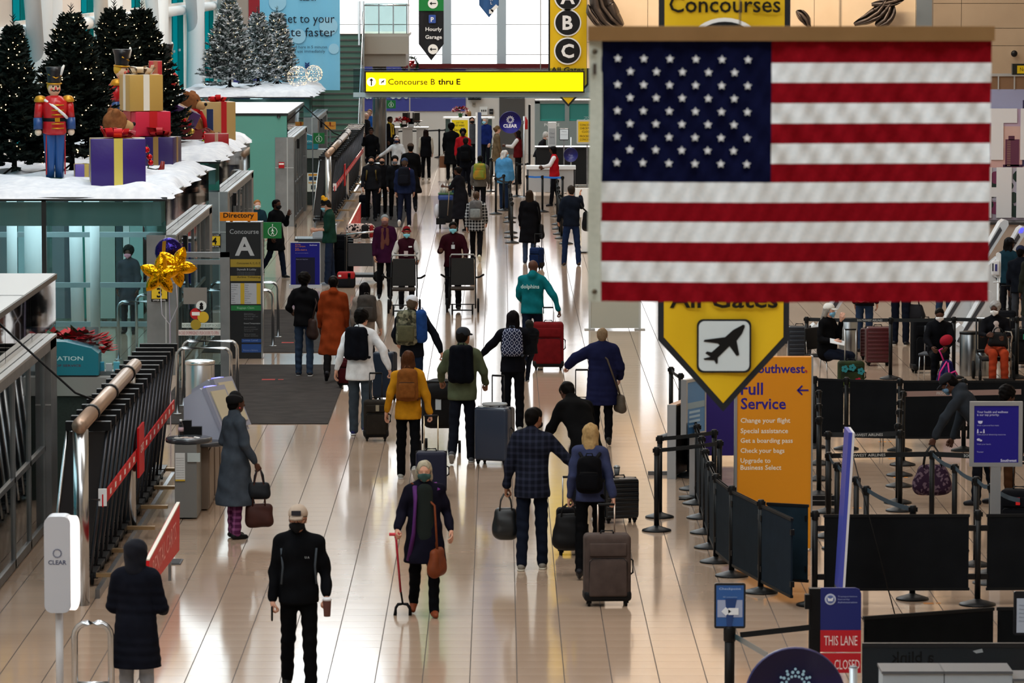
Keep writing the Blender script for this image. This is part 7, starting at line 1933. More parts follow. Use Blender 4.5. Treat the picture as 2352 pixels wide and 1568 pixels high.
write(t,'Southwest',fx(729),fz(564),fx(729)-fx(712),None,'c8c8dc','r',0.02,-0.005);write(t,'Learn more about our bag policy',fx(679),fz(582),fx(709)-fx(679),None,'9a9ac8','l',0,-0.005);write(t,'Place your bag here',fx(681),fz(597),fx(708)-fx(681),None,'8a8ab0','l',0,-0.009)
# --- people in the hall, closest first
def pp(x,yh,h,label,**kw):
 D=DH(yh,h*(1.0 if not kw.get('hat')else 1.01));dd=kw.pop('D',None)
 if dd:D=dd
 return person(label,(WX(x,D),D),h=h,**kw)
def hang(i,sd,label,w,d,h,col,**kw):
 p=hand(i,sd);return bagthing(label,tuple(p),w,d,h,col,**kw)
def strap(i,pts,col,nm='shoulder_strap',r=0.014):
 q=MB();q.pipe([tuple(float(c)for c in p)for p in pts],r,6);return q.build(nm,mat(col,0.6,0,'leather'),i['root'])
def shoulderbag(i,label,sd,w,d,h,col,z=-0.55,back=0.0,cross=False,kind='leather',col2=None,sc_=12,out=0.24,taper=0.8,name='handbag'):
 s=i['s'];sh=i['sh'][sd];fw=i['fw'];hip=i['pel']+np.array((sd*out*s,-back,0.0))+i['up']*(0.47*s+z)
 t=bagthing(label,(0,0,0),w,d,h,col,name=name,handles=0,hh=0.02,kind=kind,col2=col2,sc_=sc_,taper=taper)
 t.matrix_world=i['M']@Matrix.Translation(Vector(tuple(float(q)for q in hip)))@Matrix.Rotation(sd*-1.2,4,'Z')
 so=i['sh'][-sd if cross else sd]*0.8+i['nek']*0.2+i['up']*0.07*s
 q=MB();q.pipe([tuple(hip+(0,0.04,-0.03)),tuple(i['che']+(sd*0.1,0.17*s,-0.05)if cross else sh+(sd*0.05,0.09,-0.14)),tuple(so+(0,0.03,0)),tuple(i['che']+(sd*0.08,-0.17*s,-0.02)if cross else sh+(sd*0.05,-0.1,-0.14)),tuple(hip+(0,-0.04,-0.03))],0.013,6)
 q.xf((Matrix.Translation(Vector(tuple(float(v)for v in hip)))@Matrix.Rotation(sd*-1.2,4,'Z')).inverted());q.build('strap',mat(col if kind=='leather' else '16171a',0.6,0,'leather'),t)
 return t
 # --- front of the picture
i=pp(684,1166,1.76,'masked man in a black zip pullover and tan cap holding a drink cup',face=176,pose='slowA',skin='w',top='0e0f12',bottom='0b0c0e',shoe='0a0a0b',hair=('short','6a5a4e'),hat=('cap','a39384','8f8072'),mask='0c0d10',collar=True,wide=1.1,slim=1.05,head=(10,6),glasses=True,grip='lr',L=((-0.14,-0.04,-0.26),(-0.12,0.1,-0.5)),R=((0.1,-0.02,-0.28),(0.1,0.05,-0.54)))
print_on(i,'U A',-0.075,1.32,0.045,'8a8d90',False,0.03,0.172)
q=MB();q.box((-0.045,0.0,0),(0.045,0.012,0.045));q.xf(i['M']@Matrix.Translation(Vector(tuple(i['hd']((0,0.098,0.06))))));
o=q.build('cap_patch',mat('2a2a30',0.7));o.parent=i['root'];o.matrix_parent_inverse=i['root'].matrix_world.inverted()if False else(Matrix.Translation(i['root'].location)@Matrix.Rotation(i['root'].rotation_euler.z,4,'Z')).inverted()
for sd in(-1,1):
 q=MB();a=i['che']+np.array((sd*0.165,0.06,0.0));q.pipe([tuple(a+(0,0.02,0.06)),tuple(a+(sd*-0.015,0.02,-0.12)),tuple(a+(0,0.03,-0.28))],0.012,6);q.build('grey_side_panel',mat('3a4148',0.8),i['root'])
p=hand(i,-1);t=thing('drink_cup','tall brown drink cup with a pale lid in the masked man hand','cup',(p.x,p.y-0.05,p.z-0.1));q=MB();q.lathe([(0.03,0),(0.032,0.01),(0.04,0.15),(0.041,0.155)],(0,0,0),16);q.build('cup',mat('5a3a34',0.5),t);q=MB();q.lathe([(0.043,0.15),(0.043,0.165),(0.03,0.18)],(0,0,0),16);q.build('lid',mat('c9ccd2',0.4),t)
p=hand(i,1);t=thing('mobile_phone','dark mobile phone in the masked man lowered hand','phone',(p.x,p.y-0.03,p.z));q=MB();q.rbox((0,0,-0.03),(0.015,0.07,0.14),0.006);q.build('case',BLACKP,t);q=MB();q.box((-0.0095,-0.03,-0.09),(-0.0075,0.03,0.03));q.build('screen',mat('1a2028',0.1),t)
i=person('person in a dark hooded puffer coat and pale trousers seen from behind at the kiosks',(WX(308,40.4),40.4),h=1.68,face=8,pose={'lt':(2,0),'rt':(0,0)},skin='w',top='14161f',bottom='8f949c',coat=0.6,hair=('bald','111111'),hat=('hood','12141c'),puff=0.012,slim=1.0,wide=1.0,hem=0.01,L=((-0.13,0.03,-0.27),(-0.04,0.25,-0.33)),R=((0.14,0.03,-0.27),(0.07,0.26,-0.33)))
i=person('grey haired woman in a dark purple lined coat walking with a red cane',(G(975,1414).x,G(975,1414).y),h=1.63,face=176,pose={'lt':(8,4),'rt':(-10,22)},skin='w',top='14131f',bottom='0c0d10',shoe='7a3a1e',coat=0.62,hair=('bob','a29a86'),mask='2f4a48',head=(4,4),hem=0.02,wide=1.12,slim=1.08,grip='r',L=((-0.16,-0.05,-0.25),(-0.17,0.12,-0.45)),R=((0.16,0.02,-0.25),(0.2,0.2,-0.42)))
r_=i['root']
S=Soft(0.02);S.c(i['che']+(0,0.11,0.1),i['pel']+(0,0.135,-0.05),0.085,0.1,0.45);S.plane(i['pel']+(0,0,-0.1),(0,0,-1));S.mb(0.014).build('dark_green_blouse',mat('131a18',0.85),r_)
q=MB();q.pipe([tuple(i['nek']+(0.1,0.06,-0.02)),tuple(i['che']+(0.105,0.16,0.0)),tuple(i['pel']+(0.12,0.165,0.0)),tuple(i['pel']+(0.17,0.12,-0.3))],[0.03,0.02,0.022,0.03],6);q.build('purple_lining_edge',mat('4a1f5a',0.7),r_)
q=MB();q.pipe([tuple(i['nek']+(-0.11,0.0,-0.0)),tuple(i['nek']+(-0.15,0.07,-0.06))],[0.03,0.02],6);q.build('purple_lapel',mat('6a2f7a',0.7),r_)
h_=hand(i,1);cp=G(925,1411)
t=thing('walking_cane','red metal walking cane with a black four footed base','cane',(cp.x,cp.y,0))
hx=h_.x-cp.x;hy=h_.y-cp.y
q=MB();q.pipe([(0,0,0.12),(hx*0.35,hy*0.35,0.3)],0.011,8);q.build('lower_shaft',BLACKP,t);q=MB();q.pipe([(hx*0.3,hy*0.3,0.26),(hx,hy,h_.z)],0.012,8);q.build('red_shaft',mat('a8283a',0.3,0.4),t);q=MB();q.pipe([(hx-0.07,hy,h_.z+0.01),(hx+0.06,hy,h_.z+0.01)],0.017,8);q.build('grip',mat('c0404a',0.5),t)
for a,b in((-1,-1),(1,-1),(-1,1),(1,1)):q=MB();q.pipe([(0,0,0.115),(a*0.05,b*0.04,0.11),(a*0.075,b*0.055,0.07),(a*0.08,b*0.06,0.0)],[0.012,0.012,0.012,0.018],8);q.build('foot',RUB,t)
shoulderbag(i,'tan leather shoulder bag slung across the purple lined coat',-1,0.36,0.14,0.3,'6e3418',-0.58,-0.24,True,out=0.13)
i=person('dark haired man in a dark plaid shirt carrying a black bag',(G(1222,1308).x,G(1222,1308).y),h=1.83,face=5,pose={'lt':(-4,4),'rt':(7,4)},skin='m',top='14161f',topk='plaid',topc='262938',bottom='161b28',shoe='77726a',sole='b0a898',hair=('short','0f0c0b'),coat=0.8,wide=1.12,head=(38,2),collar=True,grip='lr',slim=1.0,L=((-0.13,0.0,-0.27),(-0.15,0.06,-0.53)),R=((0.2,0.05,-0.22),(0.37,0.2,-0.36)))
q=MB();q.sphere(tuple(i['hd']((0,0.06,-0.07))),(0.06,0.05,0.05),12);q.build('beard',mat('0f0c0b',0.8),i['root'])
hang(i,-1,'black structured lunch bag carried low by the plaid shirted man',0.32,0.2,0.36,'0e1114',name='cooler_bag',handles=2,hh=0.17,taper=0.8,rough=0.4)
i=pp(1356,981,1.7,'long blond haired woman with a black backpack pulling a brown suitcase',face=4,pose={'lt':(-9,12),'rt':(10,5)},skin='w',top='363c5a',bottom='0b0b0d',hair=('longer','a88a5e'),slim=0.92,wide=0.95,head=(6,4),grip='lr',L=((-0.1,-0.04,-0.27),(-0.13,0.03,-0.52)),R=((0.13,-0.05,-0.26),(0.17,-0.1,-0.5)))
backpack(i,'small black backpack worn low by the long blond haired woman','0d0d10',0.3,0.42,0.17,dz=-0.12)
bl=i
p=hand(i,1);suitcase('big grey brown soft suitcase pulled by the long blond haired woman',(WX(1395,48.4),48.4,0),0.5,0.3,0.72,0.06,'4c413d',handle=0.3,hcol='c9b9ac',wheels=4)
hang(i,-1,'black duffel bag hanging from the blond woman hand',0.38,0.2,0.4,'0b0b0d',name='duffel_bag',hh=0.12)
q_=suitcase('small black roller case behind the black duffel bag',(WX(1312,52.6),52.6,0),0.34,0.22,0.5,0.1,'0c0c0e',handle=0.35)
i=person('man in a black coat bending forward beyond the blond woman',(WX(1345,55.6),55.6),h=1.84,face=330,pose={'lt':(6,10),'rt':(-4,8)},skin='b',top='0f0f10',bottom='17181c',shoe='a9a6a0',hair=('short','0c0a09'),lean=34,head=(0,18),wide=1.15,coat=0.8,collar=True,L=((-0.12,0.12,-0.25),(-0.06,0.3,-0.4)),R=((0.13,0.06,-0.26),(0.16,0.14,-0.48)))
suitcase('shiny black hard suitcase under the bending man hand',(WX(1422,55.9),55.7,0),0.44,0.28,0.5,0.3,'17191b','ribbed',handle=0.0,rough=0.25)
t=thing('clear_tumbler','small clear tumbler standing on the shiny black suitcase','cup',(WX(1417,55.8),55.75,0.58));q=MB();q.lathe([(0.03,0),(0.04,0.1),(0.03,0.12),(0.01,0.125)],(0,0,0),14);q.build('cup',mat('8a9094',0.1,0.3),t);q=MB();q.lathe([(0.041,0.09),(0.041,0.1)],(0,0,0),14);q.build('rim',INK,t)
i=pp(1383,760,1.64,'grey blond woman in a long navy puffer coat with a tan bag',face=3,pose={'lt':(8,4),'rt':(-8,14)},skin='p',top='1a1d3c',bottom='0d0d10',shoe='222222',coat=0.62,puff=0.025,hair=('short','7d6850'),wide=1.1,slim=1.08,hood=False,collar=True,grip='l',L=((-0.24,0.1,-0.13),(-0.36,0.22,-0.26)),R=((0.18,0.0,-0.25),(0.13,0.14,-0.42)))
shoulderbag(i,'tan crossbody bag at the hip of the navy puffer coat',1,0.3,0.12,0.26,'4f463c',-0.62,0.08,True,out=0.28)
h_=hand(i,-1);suitcase('blue suitcase with red trim mostly hidden behind the bending man',(h_.x+0.25,h_.y+0.15,0),0.4,0.25,0.56,0,'26364e',handle=0.42,hcol='2a2c30')
# --- the middle group
i=person('man in an olive hoodie and dark cap with a big black backpack',(G(1062,1062).x,G(1062,1062).y),h=1.84,face=4,pose={'lt':(-14,22),'rt':(10,6)},skin='m',top='4c5440',bottom='12151e',shoe='4a4c52',sole='9a9a98',hair=('short','14100e'),hat=('cap','1c2128','1c2128'),hood=True,wide=1.15,coat=0.82,slim=1.05,head=(28,0),grip='lr',L=((-0.2,0.06,-0.22),(-0.17,0.24,-0.38)),R=((0.2,0.02,-0.22),(0.17,0.2,-0.4)))
backpack(i,'large plain black backpack on the olive hoodie man','0b0d14',0.36,0.54,0.2,pocket=False)
suitcase('large slate blue hard suitcase with a paper strip on top',(WX(1136,62.3),62.3,0),0.5,0.32,0.74,-0.42,'2b3546','hard',handle=0.42,hcol='2a2c30',rough=0.25)
q=MB();q.pipe([(0.16*math.cos(a)-0,0.1*math.sin(a),0.0)for a in np.linspace(0,2*PI,17)[:-1]],0.02,5,0,True);o=q.build('paper_strip',mat('a9aeb2',0.6));o.location=(WX(1136,62.3),62.3,0.83);tag(o,'curled pale paper baggage strip on the slate blue suitcase','paper strip')
D=63.8;t=thing('baby_stroller','black folded down stroller pushed by the olive hoodie man','stroller',(WX(1010,D),D,0))
q=MB();q.rbox((0,0.1,0.62),(0.5,0.5,0.55),0.12);q.build('seat_shell',mat('0d0d0f',0.8),t);q=MB();q.sphere((0,0.05,0.88),(0.29,0.3,0.17),16);q.build('canopy',mat('121214',0.8),t)
for sx in(-1,1):q=MB();q.pipe([(sx*0.25,0.3,0.1),(sx*0.25,0.1,0.6),(sx*0.25,-0.2,1.02)],0.014,6);q.build('side_tube',BLACKP,t);q=MB();q.lathe([(0.03,-0.02),(0.09,-0.018),(0.09,0.018),(0.03,0.02)],(sx*0.28,-0.1,0.09),14,0,True,'x');q.build('wheel',RUB,t);q=MB();q.lathe([(0.03,-0.02),(0.08,-0.018),(0.08,0.018),(0.03,0.02)],(sx*0.2,0.4,0.08),14,0,True,'x');q.build('wheel',RUB,t)
q=MB();q.pipe([(-0.25,-0.2,1.02),(0.25,-0.2,1.02)],0.018,8);q.build('push_bar',BLACKP,t);q=MB();q.pipe([(-0.26,-0.02,0.9),(-0.2,-0.1,1.0),(0.2,-0.1,1.0),(0.26,-0.02,0.9)],0.012,6);q.build('chrome_hoop',CHROME,t);q=MB();q.box((-0.06,-0.165,0.62),(0.02,-0.155,0.8));q.build('white_tag',mat('a9b4bc',0.6),t)
i=person('girl with brown hair in a yellow jacket wearing an orange brown backpack',(G(938,1100).x,G(938,1100).y),h=1.7,face=2,pose={'lt':(7,4),'rt':(-12,30)},skin='w',top='b8801c',bottom='0a0b0e',shoe='9a9c98',sole='b4b4b0',hair=('long','4a2c1a'),wide=1.05,slim=0.98,head=(-8,0),L=((-0.15,-0.08,-0.24),(-0.19,-0.02,-0.5)),R=((0.15,-0.04,-0.25),(0.2,-0.05,-0.52)),grip='r',coat=0.82)
backpack(i,'orange brown canvas backpack on the yellow jacket','7a4a22',0.3,0.44,0.18,front='7a4a22',strap='5a3418')
q=MB();q.box((0.03,-0.255,1.13),(0.075,-0.25,1.175));q.build('square_patch',mat('a08a6a',0.7),i['root'])
suitcase('dark navy roller suitcase pulled by the girl in the yellow jacket',(WX(990,58.6),58.6,0),0.4,0.26,0.52,0.03,'191c30',handle=0.45,hcol='d8c8a8',style='hard',rough=0.55)
i=person('young man in a white hoodie with a black backpack and grey sweatpants',(G(828,1000).x,G(828,1000).y),h=1.8,face=6,pose={'lt':(6,4),'rt':(-9,20)},skin='w',top='dfe3e8',bottom='3a434c',shoe='1d2056',sole='b9bcc0',hair=('curly','0f0d0c'),hood=True,wide=1.1,slim=1.05,leg=1.1,head=(30,4),coat=0.8,L=((-0.16,-0.1,-0.23),(-0.22,-0.1,-0.5)),R=((0.17,-0.05,-0.24),(0.25,-0.04,-0.5)),grip='r')
backpack(i,'black curved backpack on the white hoodie','0f1118',0.36,0.5,0.18,pocket=False,dx=-0.03)
suitcase('dark grey soft roller suitcase beside the grey sweatpants',(WX(863,65.4),65.4,0),0.36,0.24,0.54,0.04,'2a2622',handle=0.38,hcol='2a2a2c',tagc='8a8270')
i=pp(946,683,1.8,'man in a white cap with a camouflage backpack and dark jacket',face=6,pose='slowA',skin='w',top='12151c',bottom='182438',hair=('short','5a4a3c'),hat=('cap','b9bcc4','a4a8b0'),wide=1.12,collar=True,head=(8,0),L=((-0.15,0.04,-0.25),(-0.1,0.22,-0.36)),R=((0.18,-0.04,-0.24),(0.27,-0.04,-0.49)),grip='r')
backpack(i,'camouflage pattern backpack with patches','4a4a3c',0.34,0.54,0.2,kind='camo',sc_=22,strap='4a4a3a',dx=-0.05,front='55543f')
t=backpack(i,'slim blue backpack with a lime stripe hanging beside the camouflage one','1f3f78',0.2,0.5,0.14,pocket=False,dx=0.16,strap='243a6a',dz=0.02)
i=pp(838,653,1.62,'dark haired woman in a beige top with a grey brown backpack',face=4,pose='slowB',skin='w',top='8a8078',bottom='1a1c22',hair=('long','0d0c0d'),wide=1.0,head=(0,0),R=((0.14,0.0,-0.25),(0.16,0.1,-0.48)))
backpack(i,'grey brown square backpack with a small blue logo','3f3b38',0.34,0.46,0.18,pocket=True,dx=0.05)
suitcase('tall navy blue suitcase in front of the woman in beige',(WX(884,71.5),71.5,0),0.34,0.3,0.72,-0.3,'141f2e','hard',rough=0.5)
i=pp(766,636,1.74,'woman in a long rust orange hooded coat with black trousers',face=358,pose={'lt':(-16,26),'rt':(12,6)},skin='b',top='7a3216',bottom='0f0e0e',coat=0.46,hair=('bun','120e0c'),hood=True,wide=1.05,slim=1.02,hem=0.03)
i=pp(699,634,1.68,'person in a black hoodie and blue jeans with a brown sling bag',face=4,pose={'lt':(3,2),'rt':(-3,8)},skin='b',top='101012',bottom='2c3a4e',shoe='1a1b22',sole='a8a8a8',hair=('afro','0f0c0b'),hood=True,wide=1.12,slim=1.02,coat=0.86,L=((-0.18,-0.02,-0.23),(-0.1,0.18,-0.32)),R=((0.15,-0.02,-0.25),(0.12,0.15,-0.4)))
shoulderbag(i,'dark brown leather sling bag behind the black hoodie',1,0.34,0.16,0.34,'2c1c18',-0.4,0.16,False,out=0.16)
suitcase('dark red suitcase edge showing beside the rust orange coat',(WX(792,73.6),73.6,0),0.24,0.2,0.44,0.0,'3a1216')
i=pp(1223,601,1.8,'bald man in a teal hooded sweatshirt pulling a red suitcase',face=8,pose='slowB',skin='b',top='0f6068',bottom='141a2a',hair=('bald','111111'),hood=True,wide=1.14,slim=1.04,head=(10,4),R=((0.18,-0.05,-0.24),(0.27,-0.05,-0.5)),L=((-0.12,0.05,-0.26),(-0.06,0.22,-0.36)),grip='r')
print_on(i,'Dolphins',-0.01,1.4,0.33,'b4cccc',True,0.01,0.17)if False else letters('dolphins',0,0,0.32,None,'c',0.01).xf(Matrix.Translation((-0.02,-0.172,1.33))).build('lettering',mat('b4cccc',0.7),i['root'])
S=Soft(0.01);S.c(i['nek']+(-0.06,-0.03,-0.01),i['nek']+(0.07,0.03,-0.02),0.052,0.05,0.6);S.mb(0.014).build('orange_hood_lining',mat('b8481e',0.8),i['root'])
suitcase('large red soft suitcase pulled by the man in teal',(WX(1259,77.2),77.0,0),0.52,0.32,0.76,0.02,'641418',handle=0.24,hcol='b4b8bc')
i=person('dark haired woman with a diamond patterned backpack carrying a child on her arm',(G(1178,990).x,G(1178,990).y),h=1.76,face=3,pose={'lt':(2,2),'rt':(-3,10)},skin='w',top='0f1016',bottom='0c0d12',shoe='9a9c9a',hair=('long','100d10'),wide=1.02,slim=1.02,head=(0,4),L=((-0.2,0.06,-0.2),(-0.33,0.2,-0.36)),R=((0.17,0.1,-0.2),(0.1,0.3,-0.16)))
backpack(i,'navy and white diamond patterned backpack on the woman carrying a child','1d2138',0.32,0.42,0.17,kind='diamond',col2='9aa0b4',sc_=14,pocket=False,strap='3a4658')
c=wpt(i,i['che']+(0.24,0.12,-0.22))
k_=person('small child in a dark puffy fur hooded coat carried on the woman arm',(c.x,c.y),h=0.95,face=330,pose={'lt':(50,40),'rt':(30,20),'la':(40,10,40),'ra':(30,10,40)},skin='w',top='14161a',bottom='1d222e',shoe='9a9c9e',hair=('bald','111111'),hat=('hood','1a1a18'),puff=0.05,wide=1.1,res=0.012,hood=True);k_['root'].location.z=c.z-0.42
# --- wheelchair attendants and the walkers around them
def wheelchair(label,x,y):
 p=G(x,y);t=thing('wheelchair',label,'wheelchair',(p.x,p.y,0));bl_=mat('101012',0.5)
 q=MB();q.rbox((0,0.25,0.5),(0.47,0.46,0.05),0.02);q.build('seat',mat('2a211a',0.5),t)
 q=MB();q.hexa([(-0.235,0.46,0.55),(0.235,0.46,0.55),(0.235,0.5,0.55),(-0.235,0.5,0.55),(-0.225,0.56,1.08),(0.225,0.56,1.08),(0.225,0.6,1.08),(-0.225,0.6,1.08)]);q.build('backrest',mat('141210',0.5),t)
 for sx in(-1,1):
  q=MB();q.pipe([(sx*0.26,-0.02,0.12),(sx*0.26,0.02,0.5),(sx*0.26,0.5,0.52),(sx*0.25,0.6,1.1)],0.016,6);q.pipe([(sx*0.26,0.05,0.16),(sx*0.26,0.62,0.16),(sx*0.26,0.52,0.6)],0.014,6);q.build('side_frame',bl_,t)
  q=MB();q.lathe([(0.03,-0.022),(0.14,-0.02),(0.14,0.02),(0.03,0.022)],(sx*0.31,0.55,0.14),18,0,True,'x');q.build('rear_wheel',RUB,t)
  q=MB();q.lathe([(0.02,-0.018),(0.1,-0.016),(0.1,0.016),(0.02,0.018)],(sx*0.2,0.0,0.1),16,0,True,'x');q.build('front_wheel',RUB,t)
  q=MB();q.pipe([(sx*0.27,0.5,0.7),(sx*0.34,0.3,0.72),(sx*0.42,0.15,0.78)],0.02,6);q.build('armrest',bl_,t)
 q=MB();q.pipe([(-0.25,0.6,1.1),(-0.22,0.61,1.15),(0.22,0.61,1.15),(0.25,0.6,1.1)],0.017,8);q.build('push_bar',mat('8a8a88',0.4,0.6),t)
 q=MB();q.box((-0.2,-0.12,0.08),(0.2,0.02,0.1));q.pipe([(-0.24,0.02,0.2),(0.24,0.02,0.2)],0.012,6);q.build('footrest',bl_,t)
wheelchair('empty black wheelchair pushed by the woman in the red beanie',927,724);wheelchair('empty black wheelchair pushed by the man in the maroon cardigan',1062,722)
i=person('wheelchair attendant man in a maroon cardigan and blue face mask',(WX(1041,90.3),90.3),h=1.75,face=180,pose='slowA',skin='b',top='2c0c14',bottom='14141a',hair=('short','0c0a0a'),mask='7fc4d4',shirt='c9c4c0',wide=1.12,head=(0,4),grip='lr',L=((-0.15,0.08,-0.24),(-0.1,0.3,-0.36)),R=((0.16,0.06,-0.24),(0.12,0.28,-0.22)))
q=MB();q.pipe([tuple(i['nek']+(-0.05,0.08,-0.03)),tuple(i['che']+(0,0.155,0.0)),tuple(i['nek']+(0.05,0.08,-0.03))],0.006,5);q.box((-0.035,float(i['che'][1])+0.155,float(i['wst'][2])+0.12),(0.035,float(i['che'][1])+0.165,float(i['wst'][2])+0.2));q.build('lanyard_badge',mat('b9bcc0',0.5),i['root'])
i=person('wheelchair attendant woman in a red beanie and maroon vest over white sleeves',(WX(934,90.6),90.6),h=1.62,face=182,pose='slowB',skin='m',top='30101a',bottom='141418',vest='b4b0ac',lower='4c4a4a',hair=('short','1a1210'),hat=('beanie','7a1c22'),mask='7fc4d4',shirt='c9c4c0',head=(-6,2),grip='lr',wide=1.1,L=((-0.17,0.08,-0.22),(-0.13,0.28,-0.36)),R=((0.17,0.08,-0.22),(0.13,0.28,-0.36)))
q=MB();q.box((-0.04,float(i['che'][1])+0.17,float(i['che'][2])-0.16),(0.04,float(i['che'][1])+0.18,float(i['che'][2])-0.05));q.build('lanyard_badge',mat('b9a9a8',0.5),i['root']);q=MB();q.box((-0.12,float(i['che'][1])+0.165,float(i['che'][2])+0.02),(-0.05,float(i['che'][1])+0.175,float(i['che'][2])+0.045));q.build('name_tag',INKW,i['root'])
person('short grey haired woman in a plum jacket with a long rust scarf',(G(884,688).x,G(884,688).y),h=1.72,face=176,pose={'lt':(8,4),'rt':(-8,12)},skin='w',top='34122c',bottom='0f0f12',hair=('short','8a9296'),mask='6a4a4a',scarf='5a342c',wide=1.05,coat=0.78)
i=person('woman in a black and white plaid shirt with a clear grey backpack and leggings',(G(1094,601).x,G(1094,601).y),h=1.66,face=4,pose='walkA',skin='w',top='17181c',topk='plaid',topc='a0a4a8',bottom='0d0d10',shoe='b9b9a8',sole='c8c8b8',hair=('bun','4a3a30'),wide=1.1,slim=1.02,coat=0.76)
backpack(i,'grey clear fronted backpack on the plaid shirted woman','5a5a5c',0.32,0.46,0.18,front='7f8688')
i=person('woman with long curly hair in a long black coat pulling a navy case',(G(1216,606).x,G(1216,606).y),h=1.68,face=4,pose={'lt':(4,4),'rt':(-8,24)},skin='w',top='0e0e12',bottom='3a4a66',shoe='1c2030',sole='b9b9b9',hair=('long','2a1f18'),coat=0.52,wide=1.08,slim=1.08,hem=0.02)
shoulderbag(i,'black shoulder tote on the long curly haired woman',1,0.36,0.14,0.34,'0d0d0f',-0.45,0.0,out=0.26)
suitcase('small two tone navy cabin suitcase beside the long black coat',(WX(1233,102.8),102.8,0),0.3,0.22,0.44,-0.5,'16264a',handle=0.3,hcol='1a1a1c')
i=person('man in a dark jacket and jeans holding up a phone beside the flag edge',(G(1312,610).x,G(1312,610).y),h=1.82,face=350,pose={'lt':(5,3),'rt':(-5,3),'la':(4,10,40),'ra':(30,30,110)},skin='w',top='141a26',bottom='1c2a4a',shoe='3a2c24',hair=('short','2a2420'),wide=1.12,slim=1.06,R=((0.16,0.12,-0.14),(0.12,0.3,0.1)),cross=-0.03)
shoulderbag(i,'black backpack slung on the arm of the man beside the flag edge',1,0.36,0.2,0.44,'101216',-0.25,0.05,out=0.36,name='rucksack')
i=person('cleaner in a dark uniform leaning over her trash cart',(WX(1058,117.5),117.5),h=1.66,face=300,pose={'lt':(6,2),'rt':(-6,6)},skin='b',top='15151a',bottom='121216',hair=('bun','0f0c0b'),coat=0.35,sleeve=0.5,slim=1.15,wide=1.1,lean=6,L=((-0.1,0.14,-0.22),(-0.05,0.34,-0.2)),R=((0.1,0.1,-0.24),(0.05,0.3,-0.28)))
p=G(1024,524);t=thing('janitor_cart','blue lined trash cart loaded with spray bottles and a white bag','cart',(p.x,p.y,0))
q=MB();q.rbox((0,0,0.5),(0.36,0.5,0.7),0.06);q.build('bin',mat('15171c',0.6),t);q=MB();q.rbox((0,0,0.82),(0.4,0.54,0.16),0.05);q.build('blue_liner',mat('1c3a7a',0.4),t);q=MB();q.box((-0.2,-0.27,0.9),(0.2,0.27,0.93));q.build('tray',mat('3a5a3a',0.6),t)
for k in range(4):q=MB();q.lathe([(0.035,0.93),(0.035,1.08),(0.015,1.12),(0.015,1.18)],(-0.12+0.08*k,-0.1+0.06*(k%2),0),10);q.build('spray_bottle',mat(('b8b8b8','d8d8d8','c8b8a8','9ab8a8')[k],0.4),t)
q=MB();q.sphere((-0.23,-0.1,0.45),(0.07,0.12,0.2),12);q.build('white_bag',mat('b8bac2',0.5),t);q=MB();q.pipe([(0.05,-0.3,0.35),(0.1,-0.28,1.1)],0.015,6);q.build('broom_stick',mat('7a7064',0.5),t);q=MB();q.box((-0.25,-0.35,0.12),(0.0,-0.26,0.28));q.build('dustpan',BLACKP,t);q=MB();q.box((0.0,0.05,0.93),(0.3,0.25,1.12));q.build('blue_caddy',mat('1c3a4e',0.5),t)
for sx in(-1,1):
 for sy in(-1,1):q=MB();q.lathe([(0.02,-0.02),(0.06,-0.018),(0.06,0.018),(0.02,0.02)],(sx*0.15,sy*0.2,0.06),12,0,True,'x');q.pipe([(sx*0.15,sy*0.2,0.06),(sx*0.15,sy*0.2,0.2)],0.02,6);q.build('caster',RUB,t)
i=pp(1103,360,1.66,'person in a grey sweater with a bright green cartoon free backpack' if False else 'person in a grey sweater wearing a bright green backpack',face=4,pose='slowA',skin='b',top='5c5854',bottom='101014',hair=('short','100c0b'),wide=1.15,slim=1.08)
backpack(i,'bright green backpack with an orange print','2f8a3a',0.36,0.46,0.16,kind='cloth',col2='b8742a',sc_=4,strap='2f8a3a',pocket=True)
i=person('white haired woman in a light blue puffer jacket at the belt queue',(WX(1158,128),128.0),h=1.66,face=30,pose='stand',skin='p',top='4f8fc0',bottom='1e2c44',hair=('bob','c8c4c0'),mask='7fc4e0',puff=0.03,wide=1.12,slim=1.1,head=(50,0),coat=0.8)
i=person('staff woman in a red vest and white sleeves with long dark hair',(WX(1272,131),130.0),h=1.7,face=275,pose={'lt':(6,0),'rt':(-6,8)},skin='b',top='a81a22',vest='d2d0d4',bottom='101014',hair=('long','0d0b0c'),head=(0,8),L=((-0.1,0.12,-0.22),(-0.04,0.32,-0.26)),R=((0.12,0.1,-0.24),(0.06,0.3,-0.3)))
i=person('masked young person in a dark hooded jacket with mustard backpack straps',(G(853,508).x,G(853,508).y),h=1.72,face=178,pose='slowA',skin='w',top='191a1e',bottom='0f1014',hair=('short','12100f'),mask='0e0f12',hood=True,wide=1.15,slim=1.05)
for sd in(-1,1):strap(i,[i['nek']+(sd*0.11,-0.02,-0.03),i['che']+(sd*0.12,0.14,0.03),i['wst']+(sd*0.14,0.12,0)],'5a4a20','backpack_strap',0.024)
person('dark haired masked woman in black half hidden behind the mustard strapped person',(WX(878,124.5),124.5),h=1.62,face=176,pose='slowB',skin='w',top='101013',bottom='0e0e11',hair=('bun','18120f'),mask='0d0d10')
suitcase('black roller case beside the mustard strapped person',(WX(838,123.2),123.2,0),0.3,0.22,0.62,0,'0e1016',handle=0.2)
person('masked man in black with dark fringe facing the camera',(WX(908,122.6),122.6),h=1.7,face=178,pose='slowA',skin='w',top='101114',bottom='0d0e12',hair=('curly','0f0d0d'),mask='5a5e66')
